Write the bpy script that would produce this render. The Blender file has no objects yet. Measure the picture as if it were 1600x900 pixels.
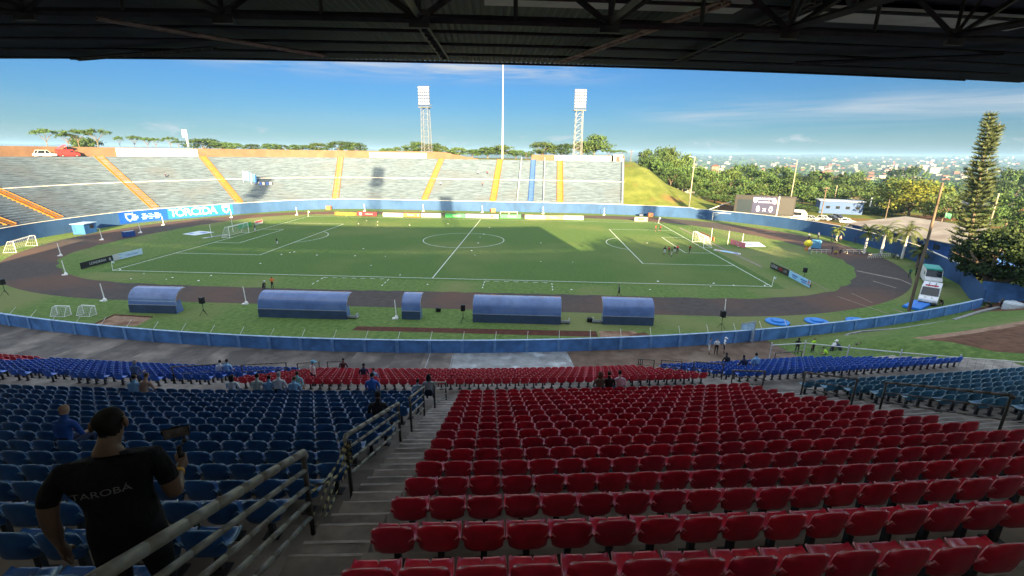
import bpy, bmesh, math, random
import numpy as np
from mathutils import Vector, Matrix
random.seed(7); rng = np.random.default_rng(7)
PI = math.pi; R = math.radians
S = bpy.context.scene; COL = S.collection

# ---------------------------------------------------------------- camera
CAM = Vector((15.6889, -104.2859, 19.1286))
CR = Vector((0.9988049, 0.04722808, 0.01258111)); CU = Vector((-0.02522774, 0.27770577, 0.96033487)); CF = Vector((-0.04186093, 0.95950457, -0.27856534))
FPX = 725.383
cd = bpy.data.cameras.new('camera'); cam = bpy.data.objects.new('camera', cd); COL.objects.link(cam)
cd.sensor_width = 36; cd.lens = FPX / 1600 * 36; cd.clip_start = 0.05; cd.clip_end = 40000
cam.matrix_world = Matrix(((CR.x, CU.x, -CF.x, CAM.x), (CR.y, CU.y, -CF.y, CAM.y), (CR.z, CU.z, -CF.z, CAM.z), (0, 0, 0, 1)))
S.camera = cam

# ---------------------------------------------------------------- light
SUN_EL = 12.9; SUN_DIR = Vector((0.245, -0.970, 0)).normalized()
SUN_AZ = math.atan2(SUN_DIR.x, SUN_DIR.y)          # clockwise from +Y
sl = bpy.data.lights.new('sun', 'SUN'); sl.energy = 5.0; sl.angle = R(0.5); sl.color = (1.0, 0.74, 0.40)
so = bpy.data.objects.new('sun', sl); COL.objects.link(so)
sd = Vector((SUN_DIR.x * math.cos(R(SUN_EL)), SUN_DIR.y * math.cos(R(SUN_EL)), math.sin(R(SUN_EL))))
so.rotation_euler = sd.to_track_quat('Z', 'Y').to_euler()
so.location = (60, -200, 90)
W = bpy.data.worlds.new('World'); S.world = W; W.use_nodes = True
nt = W.node_tree; nt.nodes.clear(); N = nt.nodes.new; LK = nt.links.new
out = N('ShaderNodeOutputWorld'); bg = N('ShaderNodeBackground'); bg.inputs[1].default_value = 0.068
sky = N('ShaderNodeTexSky'); sky.sky_type = 'NISHITA'; sky.sun_disc = False
sky.sun_elevation = R(SUN_EL); sky.sun_rotation = SUN_AZ; sky.altitude = 600; sky.air_density = 1.0; sky.dust_density = 0.5; sky.ozone_density = 1.6
tc = N('ShaderNodeTexCoord'); sx = N('ShaderNodeSeparateXYZ'); LK(tc.outputs['Generated'], sx.inputs[0])
def mth(op, a, b=None, c=None):
    n = N('ShaderNodeMath'); n.operation = op
    for i, v in enumerate((a, b, c)):
        if v is None: continue
        if isinstance(v, (int, float)): n.inputs[i].default_value = v
        else: LK(v, n.inputs[i])
    return n.outputs[0]
az = mth('ARCTAN2', sx.outputs[0], sx.outputs[1]); el = sx.outputs[2]
def cloud(sa, se, off, lo, hi, det, e0, e1, soft, dist=0.6):
    cb = N('ShaderNodeCombineXYZ'); LK(mth('MULTIPLY', az, sa), cb.inputs[0]); LK(mth('MULTIPLY', el, se), cb.inputs[1]); cb.inputs[2].default_value = off
    n = N('ShaderNodeTexNoise'); n.inputs['Scale'].default_value = 1; n.inputs['Detail'].default_value = det; n.inputs['Roughness'].default_value = .62
    n.inputs['Distortion'].default_value = dist
    LK(cb.outputs[0], n.inputs['Vector'])
    mr = N('ShaderNodeMapRange'); mr.inputs[1].default_value = lo; mr.inputs[2].default_value = hi; LK(n.outputs[0], mr.inputs[0])
    a = N('ShaderNodeMapRange'); a.interpolation_type = 'SMOOTHSTEP'; a.inputs[1].default_value = e0 - soft; a.inputs[2].default_value = e0 + soft; LK(el, a.inputs[0])
    b = N('ShaderNodeMapRange'); b.interpolation_type = 'SMOOTHSTEP'; b.inputs[1].default_value = e1 + soft; b.inputs[2].default_value = e1 - soft; LK(el, b.inputs[0])
    return mth('MULTIPLY', mr.outputs[0], mth('MULTIPLY', a.outputs[0], b.outputs[0]))
def azwin(a0, a1, s):
    a = N('ShaderNodeMapRange'); a.interpolation_type = 'SMOOTHSTEP'; a.inputs[1].default_value = a0 - s; a.inputs[2].default_value = a0 + s; LK(az, a.inputs[0])
    b = N('ShaderNodeMapRange'); b.interpolation_type = 'SMOOTHSTEP'; b.inputs[1].default_value = a1 + s; b.inputs[2].default_value = a1 - s; LK(az, b.inputs[0])
    return mth('MULTIPLY', a.outputs[0], b.outputs[0])
c1 = mth('MULTIPLY', mth('MULTIPLY', cloud(5, 60, 3.1, .38, .70, 7, .140, .20, .02), azwin(-.62, .12, .12)), .95)       # cirrus under the roof edge
c2 = mth('MULTIPLY', mth('MULTIPLY', cloud(3.0, 55, 8.4, .34, .70, 6, .058, .092, .024), azwin(.22, 1.3, .14)), .85)     # band on the right
c3 = mth('MULTIPLY', cloud(14, 40, 1.7, .56, .70, 6, .012, .040, .012, .3), .8)                                           # small cumulus low down
c4 = mth('MULTIPLY', cloud(2.5, 24, 5.2, .40, .85, 5, .00, .07, .03), .22)
cm = mth('MAXIMUM', mth('MAXIMUM', c1, c2), mth('MAXIMUM', c3, c4))
mx = N('ShaderNodeMix'); mx.data_type = 'RGBA'; LK(cm, mx.inputs[0]); LK(sky.outputs[0], mx.inputs[6]); mx.inputs[7].default_value = (6.2, 6.1, 6.0, 1)
# the clear low sky in front stays deep blue; a bright cloud deck is added out of view overhead as fill
gr = N('ShaderNodeValToRGB'); LK(el, gr.inputs[0]); e_ = gr.color_ramp.elements
e_[0].position = 0.0; e_[0].color = (.088, .135, .20, 1); e_[1].position = .22; e_[1].color = (.054, .135, .242, 1)
for p_, c_ in ((.05, (.061, .125, .204, 1)), (.12, (.056, .131, .228, 1))):
    q_ = gr.color_ramp.elements.new(p_); q_.color = c_
ml = N('ShaderNodeMix'); ml.data_type = 'RGBA'; ml.blend_type = 'MULTIPLY'; ml.inputs[0].default_value = 1; LK(sky.outputs[0], ml.inputs[6]); LK(gr.outputs[0], ml.inputs[7])
fr_ = azwin(-1.0, 1.0, .15)
sidec = N('ShaderNodeMix'); sidec.data_type = 'RGBA'; LK(fr_, sidec.inputs[0]); LK(sky.outputs[0], sidec.inputs[6]); LK(ml.outputs[2], sidec.inputs[7])
LK(sidec.outputs[2], mx.inputs[6]); mx.inputs[7].default_value = (1.35, 1.42, 1.5, 1)
ov = N('ShaderNodeMapRange'); ov.interpolation_type = 'SMOOTHSTEP'; ov.inputs[1].default_value = .185; ov.inputs[2].default_value = .40; LK(el, ov.inputs[0])
nv = N('ShaderNodeTexNoise'); nv.inputs['Scale'].default_value = 3; nv.inputs['Detail'].default_value = 5; LK(tc.outputs['Generated'], nv.inputs['Vector'])
cr = N('ShaderNodeValToRGB'); LK(nv.outputs[0], cr.inputs[0]); cr.color_ramp.elements[0].position = .35; cr.color_ramp.elements[0].color = (1.35, 1.75, 2.3, 1); cr.color_ramp.elements[1].position = .65; cr.color_ramp.elements[1].color = (3.1, 3.35, 3.7, 1)
m2 = N('ShaderNodeMix'); m2.data_type = 'RGBA'; LK(ov.outputs[0], m2.inputs[0]); LK(mx.outputs[2], m2.inputs[6]); LK(cr.outputs[0], m2.inputs[7])
LK(m2.outputs[2], bg.inputs[0]); LK(bg.outputs[0], out.inputs[0])
S.view_settings.view_transform = 'Standard'; S.view_settings.look = 'None'; S.view_settings.gamma = 1; S.view_settings.use_curve_mapping = False
S.view_settings.exposure = 2.88
S.cycles.max_bounces = 6; S.cycles.diffuse_bounces = 3; S.cycles.glossy_bounces = 2; S.cycles.transparent_max_bounces = 12; S.cycles.volume_bounces = 0
S.cycles.sample_clamp_indirect = 6

# ---------------------------------------------------------------- where a pixel of the survey photograph meets a plane
def ray(px, py): return CF + CR * ((px - 800) / FPX) + CU * ((450 - py) / FPX)
def at(px, py, z=0.0):
    d = ray(px, py); return CAM + d * ((z - CAM.z) / d.z)
def dep(px, py, s): return CAM + ray(px, py) * s
def proj(p):
    d = Vector(p) - CAM; s = d.dot(CF)
    if s <= 0.05: return (-9999, -9999, s)
    return (800 + FPX * d.dot(CR) / s, 450 - FPX * d.dot(CU) / s, s)
# ---------------------------------------------------------------- helpers
def tag(o, label=None, cat=None, group=None, kind=None):
    if label: o['label'] = label
    if cat: o['category'] = cat
    if group: o['group'] = group
    if kind: o['kind'] = kind
    return o
def thing(name, label, cat, loc=(0, 0, 0), rz=0, group=None):
    o = bpy.data.objects.new(name, None); COL.objects.link(o); o.empty_display_size = .2
    o.location = loc; o.rotation_euler = (0, 0, rz)
    return tag(o, label, cat, group)
class MB:
    def __init__(s): s.v = []; s.f = []; s.m = []
    def add(s, vs, fs, mi=0):
        b = len(s.v); s.v += [tuple(v) for v in vs]; s.f += [tuple(b + i for i in f) for f in fs]; s.m += [mi] * len(fs)
    def box(s, c, d, rz=0, mi=0, tilt=None):
        x, y, z = d[0] / 2, d[1] / 2, d[2] / 2; M = Matrix.Rotation(rz, 3, 'Z')
        if tilt: M = M @ Matrix.Rotation(tilt, 3, 'X')
        c = Vector(c)
        vs = [c + M @ Vector((i * x, j * y, k * z)) for k in (-1, 1) for j in (-1, 1) for i in (-1, 1)]
        s.add(vs, [(0, 2, 3, 1), (4, 5, 7, 6), (0, 1, 5, 4), (2, 6, 7, 3), (0, 4, 6, 2), (1, 3, 7, 5)], mi)
    def bevbox(s, c, d, b, rz=0, mi=0):
        x, y, z = d[0] / 2, d[1] / 2, d[2] / 2; M = Matrix.Rotation(rz, 3, 'Z'); c = Vector(c); vs = []; fs = []
        lv = [(-z, -b), (-z + b, 0), (z - b, 0), (z, -b)]
        for zz, off in lv:
            xx, yy = x + off, y + off
            for px, py in ((-xx + b, -yy), (xx - b, -yy), (xx, -yy + b), (xx, yy - b), (xx - b, yy), (-xx + b, yy), (-xx, yy - b), (-xx, -yy + b)):
                vs.append(c + M @ Vector((px, py, zz)))
        for k in range(3):
            for i in range(8): fs.append((k * 8 + i, k * 8 + (i + 1) % 8, k * 8 + 8 + (i + 1) % 8, k * 8 + 8 + i))
        fs.append(tuple(range(7, -1, -1))); fs.append(tuple(range(24, 32))); s.add(vs, fs, mi)
    def tube(s, p0, p1, r0, r1=None, n=6, mi=0, cap=True):
        p0, p1 = Vector(p0), Vector(p1); r1 = r0 if r1 is None else r1; d = (p1 - p0)
        if d.length < 1e-6: return
        q = d.to_track_quat('Z', 'Y'); vs = []
        for p, r in ((p0, r0), (p1, r1)):
            for i in range(n): a = 2 * PI * i / n; vs.append(p + q @ Vector((r * math.cos(a), r * math.sin(a), 0)))
        fs = [(i, (i + 1) % n, n + (i + 1) % n, n + i) for i in range(n)]
        if cap: fs += [tuple(range(n - 1, -1, -1)), tuple(range(n, 2 * n))]
        s.add(vs, fs, mi)
    def path(s, pts, r, n=6, mi=0):
        for a, b in zip(pts, pts[1:]): s.tube(a, b, r, r, n, mi)
    def lathe(s, prof, c=(0, 0, 0), n=16, mi=0, sx=1, sy=1):
        vs = []; fs = []
        for r, z in prof:
            for i in range(n): a = 2 * PI * i / n; vs.append((c[0] + sx * r * math.cos(a), c[1] + sy * r * math.sin(a), c[2] + z))
        for k in range(len(prof) - 1):
            for i in range(n): fs.append((k * n + i, k * n + (i + 1) % n, k * n + n + (i + 1) % n, k * n + n + i))
        s.add(vs, fs, mi)
    def ball(s, c, r, n=10, m=6, mi=0):
        rx, ry, rz = (r, r, r) if isinstance(r, (int, float)) else r
        s.lathe([(math.sin(PI * k / m), -math.cos(PI * k / m) * rz) for k in range(m + 1)], c, n, mi, rx, ry)
    def prism(s, pts, z0, z1, mi=0):
        n = len(pts); s.add([(x, y, z0) for x, y in pts] + [(x, y, z1) for x, y in pts],
              [tuple(range(n - 1, -1, -1)), tuple(range(n, 2 * n))] + [(i, (i + 1) % n, n + (i + 1) % n, n + i) for i in range(n)], mi)
    def ext(s, prof, y0, y1, mi=0):            # profile (x,z) swept along y
        n = len(prof); s.add([(x, y0, z) for x, z in prof] + [(x, y1, z) for x, z in prof],
              [tuple(range(n)), tuple(range(2 * n - 1, n - 1, -1))] + [(i, n + i, n + (i + 1) % n, (i + 1) % n) for i in range(n)], mi)
    def mesh(s, name, mats, smooth=False):
        me = bpy.data.meshes.new(name); me.from_pydata(s.v, [], s.f)
        for m in (mats if isinstance(mats, (list, tuple)) else [mats]): me.materials.append(m)
        if len(set(s.m)) > 1 or (s.m and s.m[0]): me.polygons.foreach_set('material_index', s.m)
        if smooth: me.polygons.foreach_set('use_smooth', [True] * len(s.f))
        me.update(); return me
    def build(s, name, mats, parent=None, smooth=False, kind=None):
        return link(name, s.mesh(name, mats, smooth), parent, kind)
def link(name, me, parent=None, kind=None):
    o = bpy.data.objects.new(name, me); COL.objects.link(o)
    if parent: o.parent = parent
    if kind: o['kind'] = kind
    return o
def kids(o): return [c for c in bpy.data.objects if c.parent == o]
def dup(root, loc=None, rz=None, scale=None, label=None, group=None, ch=None):
    r = root.copy(); COL.objects.link(r)
    if loc is not None: r.location = loc
    if rz is not None: r.rotation_euler = (0, 0, rz)
    if scale is not None: r.scale = scale if hasattr(scale, '__len__') else (scale,) * 3
    if label: r['label'] = label
    if group: r['group'] = group
    for c in (root.children if ch is None else ch):
        k = c.copy(); COL.objects.link(k); k.parent = r
        for g in c.children:
            q = g.copy(); COL.objects.link(q); q.parent = k
    return r
def text(name, body, size, m, parent, loc, rot, ext=.004, align='CENTER', sx=1, shear=0):
    c = bpy.data.curves.new(name, 'FONT'); c.body = body; c.size = size; c.extrude = ext; c.align_x = align; c.align_y = 'CENTER'; c.resolution_u = 3; c.shear = shear
    t = bpy.data.objects.new(name, c); COL.objects.link(t); me = bpy.data.meshes.new_from_object(t.evaluated_get(bpy.context.evaluated_depsgraph_get()))
    bpy.data.objects.remove(t); me.materials.clear(); me.materials.append(m)
    o = link(name, me, parent); o.location = loc; o.rotation_euler = rot; o.scale = (sx, 1, 1); return o
ORD = 'nearest second third fourth fifth sixth seventh eighth ninth tenth eleventh twelfth thirteenth fourteenth fifteenth sixteenth seventeenth eighteenth nineteenth twentieth'.split()
def nth(i):
    u = ['', 'first', 'second', 'third', 'fourth', 'fifth', 'sixth', 'seventh', 'eighth', 'ninth', 'tenth', 'eleventh', 'twelfth', 'thirteenth', 'fourteenth', 'fifteenth', 'sixteenth', 'seventeenth', 'eighteenth', 'nineteenth']
    if i < 20: return u[i]
    t = {2: 'twent', 3: 'thirt', 4: 'fort', 5: 'fift', 6: 'sixt', 7: 'sevent'}[i // 10]
    return t + 'ieth' if i % 10 == 0 else t + 'y-' + u[i % 10]
# ---------------------------------------------------------------- materials
def M(name, c, rough=.7, var=.18, sc=2.0, spec=.3, metal=0, bump=0, c2=None, stretch=(1, 1, 1), det=5, c3=None, sc3=.1, lo=.35, hi=.65, obj=False, emit=0, rnd=0, coat=0, lo3=.5, hi3=.62):
    m = bpy.data.materials.new(name); m.use_nodes = True; t = m.node_tree; b = t.nodes['Principled BSDF']; n = t.nodes.new; l = t.links.new
    b.inputs['Roughness'].default_value = rough; b.inputs['Specular IOR Level'].default_value = spec; b.inputs['Metallic'].default_value = metal
    if coat: b.inputs['Coat Weight'].default_value = coat; b.inputs['Coat Roughness'].default_value = .2
    if obj: vec = n('ShaderNodeTexCoord').outputs['Object']
    else: vec = n('ShaderNodeNewGeometry').outputs['Position']
    mp = n('ShaderNodeMapping'); l(vec, mp.inputs[0]); mp.inputs['Scale'].default_value = stretch
    nz = n('ShaderNodeTexNoise'); nz.inputs['Scale'].default_value = sc; nz.inputs['Detail'].default_value = det; nz.inputs['Roughness'].default_value = .6; l(mp.outputs[0], nz.inputs['Vector'])
    mr = n('ShaderNodeMapRange'); mr.inputs[1].default_value = lo; mr.inputs[2].default_value = hi; l(nz.outputs[0], mr.inputs[0])
    mix = n('ShaderNodeMix'); mix.data_type = 'RGBA'; l(mr.outputs[0], mix.inputs[0])
    a = [max(0, x * (1 - var)) for x in c]; e = c2 if c2 else [min(1, x * (1 + var)) for x in c]
    mix.inputs[6].default_value = (*a, 1); mix.inputs[7].default_value = (*e, 1); col = mix.outputs[2]
    if c3:
        n3 = n('ShaderNodeTexNoise'); n3.inputs['Scale'].default_value = sc3; n3.inputs['Detail'].default_value = 4; l(vec, n3.inputs['Vector'])
        m3 = n('ShaderNodeMapRange'); m3.inputs[1].default_value = lo3; m3.inputs[2].default_value = hi3; l(n3.outputs[0], m3.inputs[0])
        x3 = n('ShaderNodeMix'); x3.data_type = 'RGBA'; l(m3.outputs[0], x3.inputs[0]); l(col, x3.inputs[6]); x3.inputs[7].default_value = (*c3, 1); col = x3.outputs[2]
    if rnd:
        oi = n('ShaderNodeObjectInfo'); hs = n('ShaderNodeHueSaturation'); q = n('ShaderNodeMapRange'); l(oi.outputs['Random'], q.inputs[0]); q.inputs[3].default_value = 1 - rnd; q.inputs[4].default_value = 1 + rnd
        l(q.outputs[0], hs.inputs['Value']); q2 = n('ShaderNodeMapRange'); l(oi.outputs['Random'], q2.inputs[0]); q2.inputs[3].default_value = .5 - rnd * .012; q2.inputs[4].default_value = .5 + rnd * .012; l(q2.outputs[0], hs.inputs['Hue'])
        l(col, hs.inputs['Color']); col = hs.outputs[0]
    l(col, b.inputs['Base Color'])
    if bump:
        bp = n('ShaderNodeBump'); bp.inputs['Strength'].default_value = min(1, bump); bp.inputs['Distance'].default_value = .03 if bump <= 1 else .03 * bump; l(nz.outputs[0], bp.inputs['Height']); l(bp.outputs[0], b.inputs['Normal'])
    if emit:
        b.inputs['Emission Strength'].default_value = emit; l(col, b.inputs['Emission Color'])
    return m
mt = {}
mt['grass'] = M('grass', (.092, .165, .042), .9, .22, 1.8, .1, c2=(.135, .20, .056), c3=(.155, .178, .066), sc3=.05, bump=9, det=9)
mt['pitch'] = M('pitch_grass', (.066, .134, .034), .9, .14, 2.8, .1, c2=(.100, .166, .044), c3=(.115, .160, .048), sc3=.035, bump=9, det=9)
mt['track'] = M('track_cinder', (.064, .055, .050), .9, .18, 1.2, .15, bump=.2, c3=(.115, .066, .048), sc3=.045, lo3=.46, hi3=.64)
mt['dirt'] = M('bare_dirt', (.115, .060, .038), .95, .3, 1.5, .1, bump=.4)
mt['sand'] = M('sand', (.26, .17, .115), .95, .2, 2.5, .1, bump=.4, c3=(.16, .09, .06), sc3=.5)
mt['runway'] = M('runway_dirt', (.085, .036, .026), .95, .25, 2, .1)
mt['line'] = M('line_paint', (.62, .66, .60), .8, .2, 3, .1)
mt['conc'] = M('stand_concrete', (.30, .27, .24), .85, .35, .9, .25, bump=.25, c3=(.16, .14, .125), sc3=.35, lo3=.48, hi3=.7, det=8)
mt['stair'] = M('stair_concrete', (.33, .29, .255), .85, .35, 1.6, .25, bump=.3, c3=(.15, .13, .115), sc3=.9, lo3=.5, hi3=.75, det=8)
mt['apron'] = M('apron_slabs', (.17, .145, .125), .8, .35, .5, .3, c3=(.075, .066, .06), sc3=.16, lo3=.46, hi3=.56, bump=.15, det=8)
mt['pale_slab'] = M('scoured_slab', (.22, .23, .235), .6, .3, .9, .35, c3=(.42, .46, .48), sc3=.45, lo3=.58, hi3=.7, det=8)
mt['slabdark'] = M('dark_slab', (.095, .082, .074), .8, .3, .8, .3)
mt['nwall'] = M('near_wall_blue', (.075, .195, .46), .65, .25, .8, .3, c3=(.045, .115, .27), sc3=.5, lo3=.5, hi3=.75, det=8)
mt['cope'] = M('wall_coping', (.28, .40, .55), .7, .25, 2)
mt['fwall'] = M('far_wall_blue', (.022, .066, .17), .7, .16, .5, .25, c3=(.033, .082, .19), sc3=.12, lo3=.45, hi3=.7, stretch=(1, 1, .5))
mt['rwall'] = M('right_wall_blue', (.075, .30, .70), .7, .16, .5, .25, c3=(.10, .34, .72), sc3=.12, lo3=.45, hi3=.7)
mt['dwall'] = M('dark_blue_paint', (.018, .075, .30), .65, .2, 1)
mt['white'] = M('white_paint', (.80, .79, .75), .55, .08, 2)
mt['offw'] = M('offwhite_paint', (.62, .60, .55), .7, .15, 2)
mt['terr'] = M('worn_terrace_paint', (.066, .098, .138), .85, .3, .9, .2, c2=(.110, .158, .214), stretch=(.5, .5, 4.0), det=6, lo=.36, hi=.64, c3=(.085, .10, .122), sc3=.09, lo3=.5, hi3=.66)
mt['orange'] = M('orange_paint', (.29, .115, .010), .75, .18, 1.2, .2, c3=(.24, .10, .02), sc3=.5)
mt['bluest'] = M('blue_stair_paint', (.018, .07, .24), .75, .18, 1.2)
mt['tan'] = M('tan_render', (.135, .080, .050), .85, .12, .4, c3=(.115, .067, .043), sc3=.15)
mt['tanw'] = M('cream_render', (.46, .43, .36), .85, .06, .6)
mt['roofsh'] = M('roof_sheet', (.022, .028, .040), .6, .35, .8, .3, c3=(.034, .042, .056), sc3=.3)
mt['roofpale'] = M('pale_roof_sheet', (.34, .35, .36), .5, .2, .8, .3)
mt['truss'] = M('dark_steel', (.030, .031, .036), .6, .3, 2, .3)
mt['trussl'] = M('pale_steel_angle', (.30, .25, .19), .6, .3, 3, .3)
mt['red'] = M('red_seat_plastic', (.54, .011, .042), .30, .15, 6, .5, rnd=.15, c3=(.56, .03, .065), sc3=1.2, lo3=.55, hi3=.75)
mt['navy'] = M('navy_seat_plastic', (.016, .095, .30), .30, .2, 6, .5, rnd=.14)
mt['royal'] = M('royal_seat_plastic', (.012, .105, .58), .32, .2, 6, .45, rnd=.12)
mt['teal'] = M('faded_teal_seat_plastic', (.060, .215, .38), .36, .25, 5, .45, rnd=.14)
mt['steelpole'] = M('painted_rail_tube', (.185, .18, .155), .42, .3, 5, .4, c3=(.09, .065, .05), sc3=2.5, lo3=.58, hi3=.7)
mt['raildark'] = M('dark_rail_post', (.04, .036, .034), .5, .25, 4, .4)
mt['railbrown'] = M('brown_rail_tube', (.085, .068, .058), .5, .25, 4, .35)
mt['galv'] = M('galvanised_steel', (.36, .38, .40), .45, .12, 3, .4, metal=.3)
mt['lattice'] = M('tower_steel', (.15, .155, .16), .5, .12, 3, .3)
mt['nosing'] = M('worn_glint_nosing', (.50, .46, .42), .38, .3, 3, .5, c3=(.25, .22, .20), sc3=2.2, lo3=.55, hi3=.7)
mt['wood'] = M('weathered_pole', (.12, .088, .062), .85, .3, 3, stretch=(1, 1, .2))
mt['woodpale'] = M('pale_pole', (.30, .26, .20), .8, .15, 2, stretch=(1, 1, .2))
mt['black'] = M('black_plastic', (.012, .012, .013), .5, .2, 4)
mt['dkgrey'] = M('dark_grey', (.05, .052, .056), .55, .2, 3)
mt['grey'] = M('mid_grey', (.22, .22, .22), .7, .2, 2)
mt['dug'] = M('dugout_polycarbonate', (.085, .145, .31), .16, .15, .9, .6, c3=(.115, .18, .35), sc3=.4)
mt['dugb'] = M('dugout_base_panel', (.042, .068, .125), .55, .15, 1)
mt['glass'] = M('dark_glass', (.012, .016, .022), .08, .2, 1, .6)
mt['tyre'] = M('tyre_rubber', (.012, .012, .012), .85, .2, 4)
mt['net'] = M('net_cord', (.55, .57, .55), .8, .1, 3)
mt['discb'] = M('disc_blue', (.035, .20, .56), .55, .12, 1.5)
mt['boothb'] = M('booth_blue', (.022, .10, .27), .6, .2, 1)
mt['bannerb'] = M('banner_blue', (.005, .06, .36), .6, .12, .8)
mt['bannerc'] = M('banner_cyan', (.012, .13, .42), .6, .10, .8)
mt['asphalt'] = M('asphalt', (.055, .054, .053), .9, .2, 1, .2)
def paint(name, c, rough=.45, var=.06): return M(name, c, rough, var, 2, .4)
def flat(name, c): return M(name, c, .6, .06, 3, .2)
# ---------------------------------------------------------------- the bowl: outline of the wall round the field
AC = (-5.0, 109.5); RW = 172.0
def arc(th, rho, z=0.0):
    a = R(th); return Vector((AC[0] + (RW + rho) * math.sin(a), AC[1] - (RW + rho) * math.cos(a), z))
def polar(p): return math.degrees(math.atan2(p[0] - AC[0], AC[1] - p[1])), math.hypot(p[0] - AC[0], p[1] - AC[1]) - RW
FAR = [(83.6, -30.1), (88.0, -18.0), (90.3, -10.9), (91.3, -3), (91.5, 6.4), (90.2, 16), (87.0, 25.5), (79.2, 36.2), (69.6, 44.4), (60, 48.6), (50.7, 51.2), (40, 53.2), (30, 54.2), (8.4, 54.7), (-13.6, 54.9), (-35.9, 55.3), (-48, 54.6), (-57, 51.8), (-65.5, 46.4), (-75.5, 35.4), (-86.3, 20.4), (-90.8, 11.0), (-92.3, 0), (-92.4, -8.6), (-90.8, -17.9), (-88.5, -29), (-84.5, -39)]
def catmull(P, step=1.0):
    P = [Vector((*p, 0)) for p in P]; Q = [P[0] * 2 - P[1]] + P + [P[-1] * 2 - P[-2]]; o = []
    for i in range(1, len(Q) - 2):
        a, b, c, d = Q[i - 1:i + 3]; n = max(1, int((c - b).length / step))
        for k in range(n):
            t = k / n; o.append(.5 * ((2 * b) + (c - a) * t + (2 * a - 5 * b + 4 * c - d) * t * t + (3 * b - a - 3 * c + d) * t ** 3))
    return o + [P[-1]]
FW = catmull(FAR)
NW = [arc(th, 0) for th in np.arange(28.4, -27.2, -.5)]
RING = FW + list(reversed(NW))[0:0] + [arc(th, 0) for th in np.arange(-27, 28.6, .5)]
_ang = np.array([math.atan2(p.y, p.x) for p in RING]); _rad = np.array([math.hypot(p.x, p.y) for p in RING]); _o = np.argsort(_ang)
_ang, _rad = _ang[_o], _rad[_o]
def rw(phi): return float(np.interp(phi, _ang, _rad, period=2 * PI))
def sm(t): t = min(1, max(0, t)); return t * t * (3 - 2 * t)
LVD = [0, 150, 350, 800, 1500, 2500, 4500, 7000, 9500, 12000, 20000]; LVZ = [0, 0, -13, -25, -31, -27, -8, 34, 62, 66, 40]
def H(x, y):
    r = math.hypot(x, y); phi = math.atan2(y, x); d = r - rw(phi)
    if d < 0: return -.3
    base = float(np.interp(r, LVD, LVZ))
    if y > -55:
        hp = float(np.interp(x, [-140, -95, -60, 50, 56, 61, 66, 75, 84, 95], [18.6, 18.2, 16.8, 16.6, 16.4, 13, 8.7, 5.0, 1.6, 0])) if (y > 5 or x < 0) else 0
        if x > 60: hp *= sm((y - 5) / 30)
    else:
        hp = 9 * sm((r - 125) / 30) if abs(x) < 160 else 0
        hp *= 1
    up = hp * min(1, d / 34) if y > -55 else hp
    if y > -55 and d < 38: up = min(up, 14.8)
    k = sm((d - 90) / 330)
    return up * (1 - k) + base * sm((d - 30) / 200) + k * 0
# terrain: one sheet out to the horizon
ds = [.4, 3, 7, 12, 18, 24, 30, 36, 45, 60, 80, 105, 140, 190, 260, 350, 470, 640, 900, 1300, 1900, 2800, 4200, 6200, 8500, 10500, 13500, 18000]
vs = [(0, 0, -.3)]; fs = []; NA = 300
for j, d in enumerate(ds):
    for i in range(NA):
        a = 2 * PI * i / NA - PI; r = rw(a) + d; x, y = r * math.cos(a), r * math.sin(a)
        z = H(x, y)
        if d > 900: z += (math.sin(a * 23 + d * .001) + math.sin(a * 57 + d)) * min(10, d * .0012)
        vs.append((x, y, z if d > 1 else -.3))
for i in range(NA): fs.append((0, 1 + i, 1 + (i + 1) % NA))
for j in range(len(ds) - 1):
    for i in range(NA):
        a, b = 1 + j * NA + i, 1 + j * NA + (i + 1) % NA; fs.append((a, a + NA, b + NA, b))
mt['terrain'] = M('terrain_ground', (.030, .050, .022), .95, .25, .02, .05, c2=(.05, .072, .028), c3=(.075, .085, .05), sc3=.0022, det=8)
mt['hillgrass'] = M('hill_grass', (.088, .115, .026), .95, .2, .25, .05, c2=(.12, .14, .036), c3=(.185, .085, .042), sc3=.055, lo3=.51, hi3=.66, det=9, bump=8)
me = bpy.data.meshes.new('terrain'); me.from_pydata(vs, [], fs); me.materials.append(mt['terrain']); me.materials.append(mt['hillgrass'])
for p in me.polygons:
    c = p.center
    if math.hypot(c.x, c.y) < 190: p.material_index = 1
    p.use_smooth = True
link('terrain', me, None, 'structure')
# grass inside the wall, the track, the pitch
def fan(pts, z, name, m):
    b = MB(); b.add([(0, 0, z)] + [(p[0], p[1], z) for p in pts], [(0, 1 + i, 1 + (i + 1) % len(pts)) for i in range(len(pts))]); return b.build(name, m, None, kind='structure')
ringo = sorted(RING, key=lambda p: math.atan2(p.y, p.x))
fan(ringo, 0.0, 'field_grass', mt['grass'])
def stadium(cx, r, ry=None, n=40):
    o = []
    for s, a0 in ((1, -90), (-1, 90)):
        for k in range(n + 1):
            a = R(a0 + 180 * k / n); o.append((s * cx + r * math.cos(a), (ry or r) * math.sin(a)))
    return o
RI = catmull([(-33.9, -41.4), (-14.5, -41.6), (3.8, -41.2), (22, -41.0), (39.8, -41.0), (49, -40.2), (60.4, -35.8), (70.4, -25.6), (75.4, -15.1), (75.8, -3), (73.5, 10), (63.8, 27.3), (48, 38.3), (30, 42), (9, 42.6), (-30, 41.6), (-50, 39.4), (-60.6, 35.2), (-67.8, 26.1), (-72, 12), (-73.4, -2), (-73.0, -14.6), (-69.4, -26), (-59.1, -35.7), (-48.2, -40.2), (-33.9, -41.4)], 2.0)[:-1]
def byang(P): A = np.array([math.atan2(p[1], p[0]) for p in P]); r_ = np.array([math.hypot(p[0], p[1]) for p in P]); o = np.argsort(A); return A[o], r_[o]
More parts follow.
